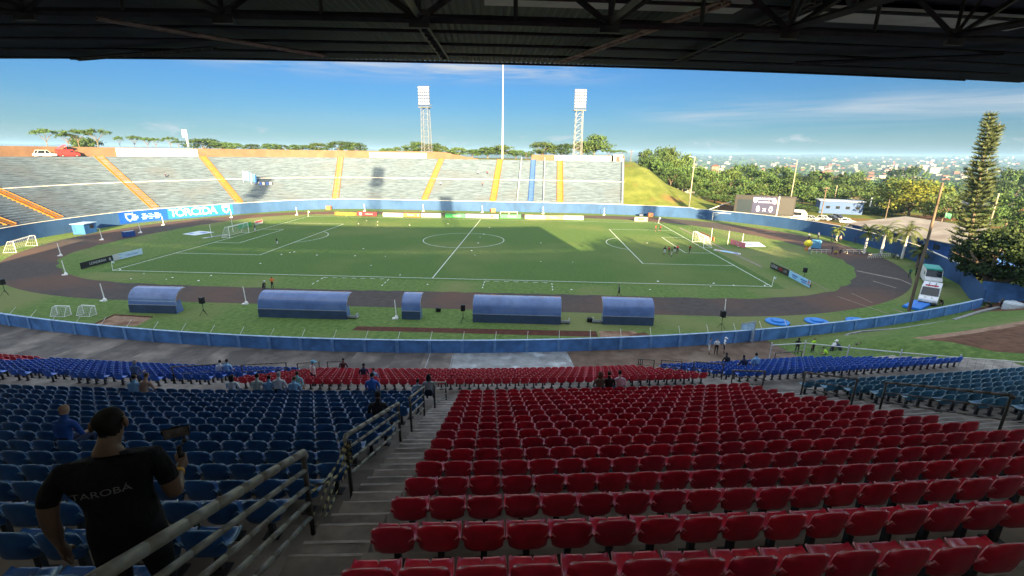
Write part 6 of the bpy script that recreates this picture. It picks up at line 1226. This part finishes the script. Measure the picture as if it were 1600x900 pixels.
def body(pose, lean=0.0, arm='down'):
    V = {}; E = []
    def v(n, p, a, b_=None): V[n] = (p, a, b_ or a)
    if pose == 'sit': pz, py = .53, -.06
    elif pose == 'crouch': pz, py = .38, -.1
    else: pz, py = .96, 0
    ln = {'sit': .10, 'crouch': .28}.get(pose, .02) + lean; T = lambda z: py + ln * z / .5
    v('pelvis', (0, py, pz), .145, .115); v('waist', (0, T(.16), pz + .16), .135, .105); v('chest', (0, T(.36), pz + .36), .165, .115); v('neck0', (0, T(.49), pz + .49), .07, .065); v('neck', (0, T(.54) + .01, pz + .545), .055); v('head0', (0, T(.6) + .03, pz + .62), .078, .088); v('head1', (0, T(.66) + .03, pz + .70), .088, .102); v('head2', (0, T(.7) + .02, pz + .775), .062, .07)
    E += [('pelvis', 'waist', 2), ('waist', 'chest', 1), ('chest', 'neck0', 1), ('neck0', 'neck', 0), ('neck', 'head0', 0), ('head0', 'head1', 0), ('head1', 'head2', 4)]
    for s, S_ in ((-1, 'L'), (1, 'R')):
        sh = Vector((s * .19, T(.42), pz + .43))
        if arm == 'down': el, wr, ha = sh + Vector((s * .06, -.03, -.28)), sh + Vector((s * .06, .06, -.52)), sh + Vector((s * .055, .10, -.62))
        elif arm == 'lap': el, wr, ha = sh + Vector((s * .07, .04, -.27)), sh + Vector((-s * .01, .27, -.34)), sh + Vector((-s * .05, .35, -.35))
        elif arm == 'fold': el, wr, ha = sh + Vector((s * .07, .05, -.27)), sh + Vector((-s * .10, .20, -.24)), sh + Vector((-s * .19, .20, -.22))
        elif arm == 'up': el, wr, ha = sh + Vector((s * .16, .10, -.18)), sh + Vector((s * .04, .26, -.04)), sh + Vector((s * .0, .31, .02))
        elif arm == 'run': el, wr, ha = sh + Vector((s * .08, -.10 * s, -.27)), sh + Vector((s * .05, .16 - .1 * s, -.34)), sh + Vector((s * .03, .24 - .1 * s, -.33))
        v('sh' + S_, tuple(sh), .062); v('el' + S_, tuple(el), .044); v('wr' + S_, tuple(wr), .032); v('ha' + S_, tuple(ha), .036, .022)
        E += [('chest', 'sh' + S_, 1), ('sh' + S_, 'el' + S_, 1), ('el' + S_, 'wr' + S_, 0), ('wr' + S_, 'ha' + S_, 0)]
        hp = Vector((s * .1, py, pz - .04))
        if pose == 'sit': kn, an, to = Vector((s * .13, .38, .50)), Vector((s * .13, .36, .09)), Vector((s * .14, .52, .045))
        elif pose == 'crouch': kn, an, to = Vector((s * .17, .26, .48)), Vector((s * .13, .02, .09)), Vector((s * .14, .17, .04))
        elif pose == 'walk': kn, an, to = Vector((s * .10, .12 if s > 0 else -.03, .50)), Vector((s * .10, .16 if s > 0 else -.30, .10 if s > 0 else .15)), Vector((s * .11, .32 if s > 0 else -.17, .05))
        else: kn, an, to = Vector((s * .11, .02, .50)), Vector((s * .125, -.02, .09)), Vector((s * .145, .14, .042))
        v('hp' + S_, tuple(hp), .092); v('kn' + S_, tuple(kn), .06); v('an' + S_, tuple(an), .044); v('to' + S_, tuple(to), .042, .036)
        E += [('pelvis', 'hp' + S_, 2), ('hp' + S_, 'kn' + S_, 2), ('kn' + S_, 'an' + S_, 5), ('an' + S_, 'to' + S_, 3)]
    me = skin_mesh(V, E, 'body', PM, 1); hd = V['head1'][0]
    for p in me.polygons:                      # hair over the crown and the back of the skull
        c = p.center
        if c.z > hd[2] - .13 and (Vector(hd) - c).length < .17 and (c.z > hd[2] + .055 or (c.y < hd[1] - .015 and c.z > hd[2] - .07)): p.material_index = 4
    return me
BODY = {'stand': body('stand'), 'fold': body('stand', 0, 'fold'), 'up': body('stand', .03, 'up'), 'walk': body('walk', .04, 'run'), 'sit': body('sit', 0, 'lap'), 'sitlean': body('sit', .12, 'lap'), 'crouch': body('crouch', .1, 'lap'), 'bend': body('stand', .42, 'lap'), 'run': body('walk', .10, 'run')}
_pc = {}
def pm(c, kind='cloth'):
    k = tuple(c)
    if k not in _pc: _pc[k] = paint(f'{kind}_{len(_pc)}', c, .8, .12)
    return _pc[k]
SK, SKD = (.36, .22, .15), (.17, .095, .06); HRD, HRG, HRB = (.012, .010, .009), (.30, .29, .28), (.09, .05, .025)
def person(pose, P, rz, label, shirt, trous, skin=SK, hair=HRD, shoes=(.03, .03, .03), shin=None, h=1.0, grp=None, longhair=None, cap=None, vest=None):
    o = link('person', BODY[pose]); o.location = P; o.rotation_euler = (0, 0, rz); o.scale = (h, h, h); tag(o, label, 'person', grp)
    for i, c in enumerate((skin, shirt, trous, shoes, hair, shin or trous)): o.material_slots[i].link = 'OBJECT'; o.material_slots[i].material = pm(c)
    top = max(v.co.z for v in BODY[pose].vertices); hy = sum(v.co.y for v in BODY[pose].vertices if v.co.z > top - .12) / max(1, sum(1 for v in BODY[pose].vertices if v.co.z > top - .12))
    if longhair: b = MB(); b.ball((0, hy - .06, top - .19), (.105, .085, .20), 10, 7); b.build('hair', pm(longhair), o, True)
    if cap: b = MB(); b.lathe([(.115, -.09), (.118, -.04), (.10, .03), (.05, .055), (0, .06)], (0, hy, top - .02), 12); b.box((0, hy + .15, top - .10), (.15, .12, .015)); b.build('cap', pm(cap), o, True)
    return o
WH, LB, MBl, NV, BLK, RDs, ORN, HV = (.62, .64, .66), (.22, .42, .62), (.035, .14, .48), (.015, .025, .07), (.012, .012, .014), (.30, .02, .03), (.70, .13, .02), (.42, .75, .04)
def rowsit(px, py, surf, k, pose, label, shirt, trous=NV, **kw):
    """seat the person in row k of a tier, at the bearing of that pixel"""
    rho, zt = surf(k); zf = zt - SEATH; d = ray(px, py); t = (zt - .05 - CAM.z) / d.z; p = CAM + d * t; th = polar(p)[0]
    sp_ = math.degrees(SP / (RW + rho)); q = arc(th, rho - .2, zf); return person(pose, q, R(th), label, shirt, trous, **kw)
for a in ((380, 592, 'woman with long dark hair and white top, leftmost of five in front navy row', WH, dict(longhair=HRD, h=.96)), (415, 595, 'person in a pale jersey, second of the five in the front navy row', (.45, .50, .45), dict()), (433, 595, 'person in a light blue shirt, third of the five in the front navy row', LB, dict(h=.95)), (449, 594, 'grey haired man in a white numbered jersey in the front navy row', WH, dict(hair=HRG, h=1.06)), (470, 596, 'boy in a light blue jersey, rightmost of the five in the front navy row', LB, dict(h=.92, hair=HRB)), (590, 592, 'man in a bright blue shirt in the front navy row below the dark shirted man', MBl, dict(h=1.05)), (654, 603, 'child in a light shirt by the far handrail', (.34, .44, .52), dict(h=.84)), (672, 600, 'woman with long dark hair by the far handrail', (.30, .34, .38), dict(longhair=HRD)), (936, 600, 'woman with long brown hair, left of the three in the front red row', (.10, .09, .07), dict(longhair=HRB)), (950, 600, 'person in black, middle of the three in the front red row', BLK, dict()), (966, 599, 'person in a pale pink shirt, right of the three in the front red row', (.55, .46, .56), dict(h=1.03))):
    rowsit(a[0], a[1], urow, 15, 'sit', a[2], a[3], **a[4])
rowsit(215, 607, urow, 14, 'sit', 'dark haired person in light blue, left of a pair in the navy seats', LB); rowsit(231, 606, urow, 14, 'sitlean', 'brown haired person right of a pair in the navy seats', (.32, .20, .14), hair=HRB)
rowsit(800 - 200, 628, urow, 9, 'sit', 'dark haired man in a dark shirt sitting beside the second handrail', BLK, skin=SKD, h=1.05)
bald = rowsit(126, 668, urow, 6, 'sit', 'bald man in a bright blue shirt sitting alone among the navy seats', (.012, .07, .30), hair=(.33, .20, .14), h=1.06)
for a in ((569, 583, 5, 'man in a dark navy jersey in the lower red seats', NV, {}), (583, 588, 6, 'child in a light blue shirt beside the man in navy', LB, dict(h=.85)), (226, 575, 7, 'grey haired man in a blue shirt at the rear of the lower left blue seats', (.05, .10, .26), dict(hair=HRG, h=1.08)), (350, 574, 4, 'person in white in the lower left blue seats', WH, {}), (364, 572, 4, 'person in light blue in the lower left blue seats', LB, dict(h=1.05)), (544, 564, 0, 'person in dark red at the front of the lower red seats', (.05, .02, .025), {}), (1137, 566, 1, 'person in black, left of three in the lower right blue seats', BLK, {}), (1168, 574, 4, 'person in dark clothes, middle of three in the lower right blue seats', NV, {}), (1186, 572, 4, 'person in a light blue shirt, right of three in the lower right blue seats', LB, dict(h=1.08))):
    rowsit(a[0], a[1], lrow, a[2], 'sit', a[3], a[4], **a[5])
p = arc(2.86, 22.6, 7.34); person('stand', p, R(3), 'man in a light blue shirt standing in the cross aisle behind the red seats', (.20, .42, .52), (.18, .22, .28), h=1.02)
p = arc(2.72, 19.9, 6.62); person('stand', p, R(-40), 'person in a light blue cap standing behind the man in light blue', WH, NV, cap=(.14, .42, .60), h=1.02)
def grd(px, py, pose, rz, label, shirt, trous, z=.02, **kw): return person(pose, at(px, py, z), rz, label, shirt, trous, **kw)
for px, py, lab, sh_, tr_, kw in ((1107, 553, 'person in a grey top and white shorts, left of three by the near wall', (.16, .16, .22), WH, dict(shin=SK)), (1118, 554, 'man in a white shirt and black trousers, middle of three by the near wall', WH, BLK, {}), (1130, 552, 'person in a white shirt and dark shorts, right of three by the near wall', WH, NV, dict(shin=SK, cap=WH))): grd(px, py, 'stand', R(random.uniform(100, 260)), lab, sh_, tr_, **kw)
grd(1244, 553, 'fold', R(160), 'officer in black standing at the gate leaf', BLK, BLK, skin=SKD, cap=BLK); grd(1268, 553, 'stand', R(200), 'steward in a yellow green vest standing by the gate', HV, BLK)
p = arc(12.2, 12.3, .02); 
for px, py, pose, rz, lab, sh_, tr_, kw in ((1291, 560, 'crouch', 60, 'crouching steward in a yellow green vest beside the gate group', HV, BLK, {}), (1297, 558, 'bend', -60, 'person in white with a white cap bending beside the steward', WH, BLK, dict(cap=WH)), (1311, 561, 'bend', 20, 'person in dark clothes and pale cap stooping at the fence', NV, BLK, dict(cap=WH)), (1324, 562, 'bend', -80, 'person in camouflage grey leaning toward the fence', (.09, .10, .08), BLK, dict(cap=(.12, .12, .10))), (1340, 562, 'up', 80, 'man in a light blue shirt and black shorts at the right of the gate group', (.16, .33, .62), BLK, dict(shin=SK, h=1.05))): grd(px, py, pose, R(rz), lab, sh_, tr_, **kw)
grd(426, 451, 'up', R(0), 'man in an orange vest standing on the track filming the pitch', ORN, BLK, skin=SKD); grd(412, 452, 'crouch', R(0), 'crouching photographer in black with a white cap by the touchline', BLK, BLK, cap=WH)
grd(434, 384, 'run', R(120), 'player in black and white on the left penalty line', BLK, WH, shin=SKD); grd(399, 363, 'stand', R(90), 'goalkeeper in dark kit near the left goal', NV, WH, shin=SK); grd(967, 463, 'walk', R(80), 'man in a dark grey shirt walking along the near track', (.05, .06, .08), BLK, shin=SKD)
for i_, (px, py, c, lab) in enumerate(((1038, 398, BLK, 'player in black at the left of the warm-up group'), (1045, 398, RDs, 'player in red second in the warm-up group'), (1049, 401, BLK, 'player in black nearest in the warm-up group'), (1054, 397, BLK, 'player in black in the middle of the warm-up group'), (1058, 396, RDs, 'player in red at the right of the warm-up group'), (1077, 396, RDs, 'player in dark red alone in front of the right goal'), (1024, 362, RDs, 'player in red, left of two near the far right corner'), (1031, 362, RDs, 'player in red, right of two near the far right corner'))):
    grd(px, py, 'run' if i_ % 2 else 'stand', R(40 * i_), lab, c, BLK if c == RDs else WH, shin=SKD, skin=SKD)
grd(1265, 449, 'crouch', R(110), 'steward in orange sitting at the end of the light blue board', ORN, BLK); grd(1263, 398, 'walk', R(190), 'person in white walking near the yellow inflatable', WH, (.2, .2, .22))
for px, py, pose, lab, sh_, tr_ in ((1299, 397, 'stand', 'person in dark clothes, left of the group with the yellow bib', NV, BLK), (1305, 398, 'crouch', 'person in a yellow bib crouching in the middle of the group', (.65, .52, .03), BLK), (1312, 397, 'crouch', 'person in black crouching right of the yellow bib', BLK, BLK), (1263, 375, 'stand', 'person in white top and dark trousers by the wall left', WH, BLK), (1278, 374, 'stand', 'person in bright white by the wall below the utility pole', (.75, .75, .75), NV), (1299, 378, 'stand', 'person in navy, left of the pair by the clipped palm', NV, BLK), (1312, 379, 'stand', 'person in a pink top, right of the pair by the clipped palm', (.42, .20, .18), BLK), (1306, 380, 'crouch', 'person in dark clothes between the pair by the palm', BLK, BLK), (1335, 381, 'stand', 'dark figure standing close to the blue wall', NV, NV), (1374, 402, 'crouch', 'seated person in navy left of the slatted barrier', NV, BLK), (1395, 404, 'crouch', 'seated person in grey right of the slatted barrier', (.12, .13, .18), BLK), (1403, 405, 'crouch', 'seated person in white right of the slatted barrier', WH, NV), (1411, 404, 'stand', 'person in dark clothes beside the palm trunk', BLK, BLK), (1420, 434, 'stand', 'person in green beside the support truck', (.02, .14, .09), (.03, .06, .05)), (1430, 431, 'stand', 'person in black beside the support truck', BLK, BLK), (1462, 471, 'bend', 'person in black bending beside the ambulance', BLK, BLK), (1471, 478, 'crouch', 'person in black crouching right of the ambulance', BLK, BLK), (1547, 483, 'crouch', 'firefighter in black with a yellow stripe by the tree trunk', (.02, .022, .018), BLK), (1563, 484, 'bend', 'person in grey leaning beside the water tank', (.10, .11, .10), BLK)):
    grd(px, py, pose, R(random.uniform(60, 300)), lab, sh_, tr_)
for px, dst, lab, c in ((299, 16.5, 'lone dark figure sitting high on the terrace', NV), (418, 10.2, 'person in blue among the flags on the terrace', MBl), (423, 10.2, 'person in white among the flags on the terrace', WH), (680, 9.6, 'person in white sitting on the terrace right of the fourth stairway', WH), (737, 18, 'person in white high on the terrace', WH), (753, 18, 'person in red high on the terrace', RDs), (749, 10, 'person in dark red low on the terrace', (.2, .05, .05))):
    p, n_, t_ = terr_at(px, dst); person('sit', p + Vector((0, 0, -.1)), math.atan2(-n_.y, -n_.x) - PI / 2, lab, c, NV)
# ---------------------------------------------------------------- the man in the foreground
def hero():
    V = {}; E = []
    def v(n, p, a, b_=None): V[n] = (p, a, b_ or a)
    v('pelvis', (0, 0, .97), .178, .145); v('waist', (0, .0, 1.14), .188, .148); v('belly', (0, .0, 1.27), .205, .15); v('chest', (0, -.005, 1.40), .205, .138); v('yoke', (0, -.01, 1.505), .12, .085); v('neck0', (.005, .012, 1.575), .066, .068); v('neck', (.012, .03, 1.60), .066, .07); v('jaw', (.024, .066, 1.648), .066, .078); v('head0', (.02, .055, 1.705), .081, .100); v('head1', (.016, .045, 1.76), .078, .096); v('head2', (.014, .04, 1.795), .056, .07); v('nose', (.05, .163, 1.695), .014, .016)
    E += [('pelvis', 'waist', 1), ('waist', 'belly', 1), ('belly', 'chest', 1), ('chest', 'yoke', 1), ('yoke', 'neck0', 0), ('neck0', 'neck', 0), ('neck', 'jaw', 0), ('jaw', 'head0', 0), ('head0', 'head1', 0), ('head1', 'head2', 0), ('head0', 'nose', 0)]
    v('shL', (-.235, -.005, 1.455), .076, .07); v('uaL', (-.325, -.02, 1.32), .066); v('elL', (-.34, -.04, 1.17), .05); v('faL', (-.35, .0, 1.05), .046); v('wrL', (-.37, .05, .93), .032, .028); v('pmL', (-.37, .08, .85), .042, .022)
    v('shR', (.225, -.005, 1.455), .076, .07); v('uaR', (.275, -.02, 1.31), .066); v('elR', (.295, -.03, 1.155), .050); v('faR', (.325, .10, 1.16), .047); v('wrR', (.355, .235, 1.19), .031, .028); v('pmR', (.366, .305, 1.215), .040, .026)
    E += [('chest', 'shL', 1), ('shL', 'uaL', 1), ('uaL', 'elL', 0), ('elL', 'faL', 0), ('faL', 'wrL', 0), ('wrL', 'pmL', 0), ('chest', 'shR', 1), ('shR', 'uaR', 1), ('uaR', 'elR', 0), ('elR', 'faR', 0), ('faR', 'wrR', 0), ('wrR', 'pmR', 0)]
    for q, (dz, ln) in enumerate(((.030, .95), (.010, 1.05), (-.012, 1.0), (-.032, .8))):      # right hand closed round the grip
        a, b_, c = Vector((.385, .325, 1.215 + dz)), Vector((.375, .37 , 1.218 + dz)), Vector((.338, .372, 1.216 + dz)); d = Vector((.325, .345, 1.214 + dz))
        v(f'f{q}a', tuple(a), .0105); v(f'f{q}b', tuple(b_), .0095); v(f'f{q}c', tuple(c), .009); v(f'f{q}d', tuple(d), .0075); E += [('pmR', f'f{q}a', 0), (f'f{q}a', f'f{q}b', 0), (f'f{q}b', f'f{q}c', 0), (f'f{q}c', f'f{q}d', 0)]
    v('t0', (.338, .30, 1.25), .012); v('t1', (.330, .335, 1.268), .010); v('t2', (.345, .362, 1.275), .008); E += [('pmR', 't0', 0), ('t0', 't1', 0), ('t1', 't2', 0)]
    for q, dx in enumerate((-.022, -.008, .008, .022)):
        L_ = (.07, .08, .075, .058)[q]; v(f'g{q}a', (-.37 + dx * .4, .088 + dx, .80), .010); v(f'g{q}b', (-.368, .10 + dx, .80 - L_ * .6), .009); v(f'g{q}c', (-.355, .10 + dx, .80 - L_), .0075); E += [('pmL', f'g{q}a', 0), (f'g{q}a', f'g{q}b', 0), (f'g{q}b', f'g{q}c', 0)]
    v('u0', (-.35, .12, .845), .011); v('u1', (-.345, .14, .80), .009); E += [('pmL', 'u0', 0), ('u0', 'u1', 0)]
    for s, S_ in ((-1, 'L'), (1, 'R')):
        v('hp' + S_, (s * .11, 0, .90), .115, .12); v('kn' + S_, (s * .125, .03, .50), .075); v('cf' + S_, (s * .13, -.01, .36), .066); v('an' + S_, (s * .135, -.01, .09), .05); v('to' + S_, (s * .15, .17, .045), .05, .042)
        E += [('pelvis', 'hp' + S_, 2), ('hp' + S_, 'kn' + S_, 2), ('kn' + S_, 'cf' + S_, 2), ('cf' + S_, 'an' + S_, 2), ('an' + S_, 'to' + S_, 3)]
    for n_ in list(V):
        if n_[0] in 'ft' and n_[1:2].isdigit() or n_ in ('wrR', 'pmR', 'faR'):
            p_, a_, b2_ = V[n_]; k_ = .5 if n_ == 'faR' else 1; V[n_] = ((p_[0] - .085 * k_, p_[1], p_[2] - .045 * k_), a_, b2_)
    skin_ = M('hero_skin', (.135, .078, .052), .5, .12, 8, .4); shirt = M('black_shirt_cloth', (.006, .0065, .009), .85, .3, 7, .2, bump=3, obj=True, stretch=(1, 1, .5)); tr_ = M('dark_trousers', (.010, .011, .014), .85, .2, 9, .2); hr_ = M('cropped_hair', (.010, .009, .008), .8, .3, 60, .2)
    me = skin_mesh(V, E, 'body', [skin_, shirt, tr_, paint('shoe_black', BLK), hr_], 2)
    H0 = Vector(V['head0'][0])
    for p in me.polygons:
        c = p.center
        if c.z > 1.545 and math.hypot(c.x, c.y) < .12 and p.material_index == 1: p.material_index = 0
        if p.material_index == 0 and (c - H0).length < .17:
            if c.z > H0.z + .045 + .25 * max(0, c.y - H0.y) or (c.z > H0.z - .06 and c.z > H0.z - .02 + (c.y - H0.y - .0) * 1.6): p.material_index = 4
    o = link('person', me); tag(o, 'man in a black TAROBÁ shirt standing in the foreground filming with a phone', 'person')
    rz = R(27); s_ = 3.12; sc_ = 1.087; top = Vector((.016, .045, 1.835)) * sc_; o.scale = (sc_,) * 3; P = dep(160, 634, s_); o.rotation_euler = (0, 0, rz); o.location = P - Matrix.Rotation(rz, 3, 'Z') @ top
    bv = BVHTree.FromPolygons([v_.co for v_ in me.vertices], [tuple(p.vertices) for p in me.polygons])
    def decal(body_, size, x, z, tilt, mm):
        t = text('shirt_lettering', body_, size, mm, None, (0, 0, 0), (0, 0, 0), .0, sx=1.0); Mx = Matrix.Rotation(tilt, 3, 'Z'); bm_ = bmesh.new(); bm_.from_mesh(t.data); bmesh.ops.triangulate(bm_, faces=bm_.faces); bmesh.ops.subdivide_edges(bm_, edges=[e for e in bm_.edges if e.calc_length() > .02], cuts=1); bm_.to_mesh(t.data); bm_.free()
        for q in t.data.vertices:
            c = Mx @ Vector((q.co.x * 1.35, q.co.y, 0)); h_ = bv.ray_cast(Vector((x + c.x, -1.5, z + c.y)), Vector((0, 1, 0))); q.co = Vector((x + c.x, (h_[0].y if h_[0] else -.1) - .003, z + c.y))
        t.parent = o; t.data.update(); return t
    decal('TAROBÁ', .058, -.035, 1.335, R(1), paint('shirt_print', (.15, .155, .16), .7))
    for s, x in ((1, .10), (-1, -.066)):
        b = MB(); b.ball((x + s * .004, .057, 1.695), (.014, .026, .036), 8, 6); b.build('ear', skin_, o, True)
    for s in (-1, 1): b = MB(); b.ball((.03 + s * .033, .143, 1.725), .012, 8, 6); b.build('eye', paint('eye_dark', (.02, .015, .012), .2), o, True)
    b = MB(); b.tube((.07, .143, 1.65), (.02, .147, 1.65), .007, n=5); b.build('mouth', paint('lip', (.16, .06, .05)), o)
    d = (Vector(V['wrR'][0]) - Vector(V['faR'][0])).normalized(); c = Vector(V['wrR'][0]) - d * .012; b = MB(); b.tube(c - d * .013, c + d * .013, .037, .036, 14); b.build('wristband', M('yellow_band', (.62, .36, .05), .5, .2, 20), o, True)
    g = thing('phone_gimbal', 'black handheld gimbal holding a phone sideways in the foreground man\'s right hand', 'gimbal', o.location + Matrix.Rotation(rz, 3, 'Z') @ (Vector((-.085, 0, -.045)) * sc_), rz); g.scale = (sc_,) * 3; b = MB(); b.tube((.352, .347, 1.15), (.352, .352, 1.30), .017, .018, 12); b.lathe([(.0, 0), (.02, .0), (.02, .012), (0, .014)], (.352, .353, 1.298), 12); b.build('grip', mt['black'], g, True)
    b = MB(); b.tube((.352, .352, 1.31), (.385, .375, 1.345), .009, n=8); b.tube((.385, .375, 1.345), (.39, .40, 1.40), .009, n=8); b.tube((.39, .40, 1.40), (.352, .385, 1.405), .008, n=8); b.build('arm', mt['dkgrey'], g, True); b = MB()
    for p_ in ((.352, .352, 1.312), (.388, .378, 1.348), (.39, .40, 1.402)): b.ball(p_, .017, 10, 6)
    b.build('motor', mt['black'], g, True); b = MB(); b.bevbox((.35, .37, 1.43), (.162, .011, .080), .004); b.box((.35, .378, 1.43), (.05, .01, .09)); b.build('phone', mt['black'], g); b = MB(); b.box((.35, .3635, 1.43), (.150, .002, .070)); b.build('screen', M('phone_screen', (.05, .045, .04), .15, .5, 14, emit=.02), g)
    b = MB(); b.box((.43, .37, 1.45), (.012, .03, .03)); b.box((.27, .37, 1.45), (.012, .03, .03)); b.box((.35, .386, 1.45), (.17, .008, .012)); b.build('clamp', mt['black'], g)
    return o
ho_ = hero()
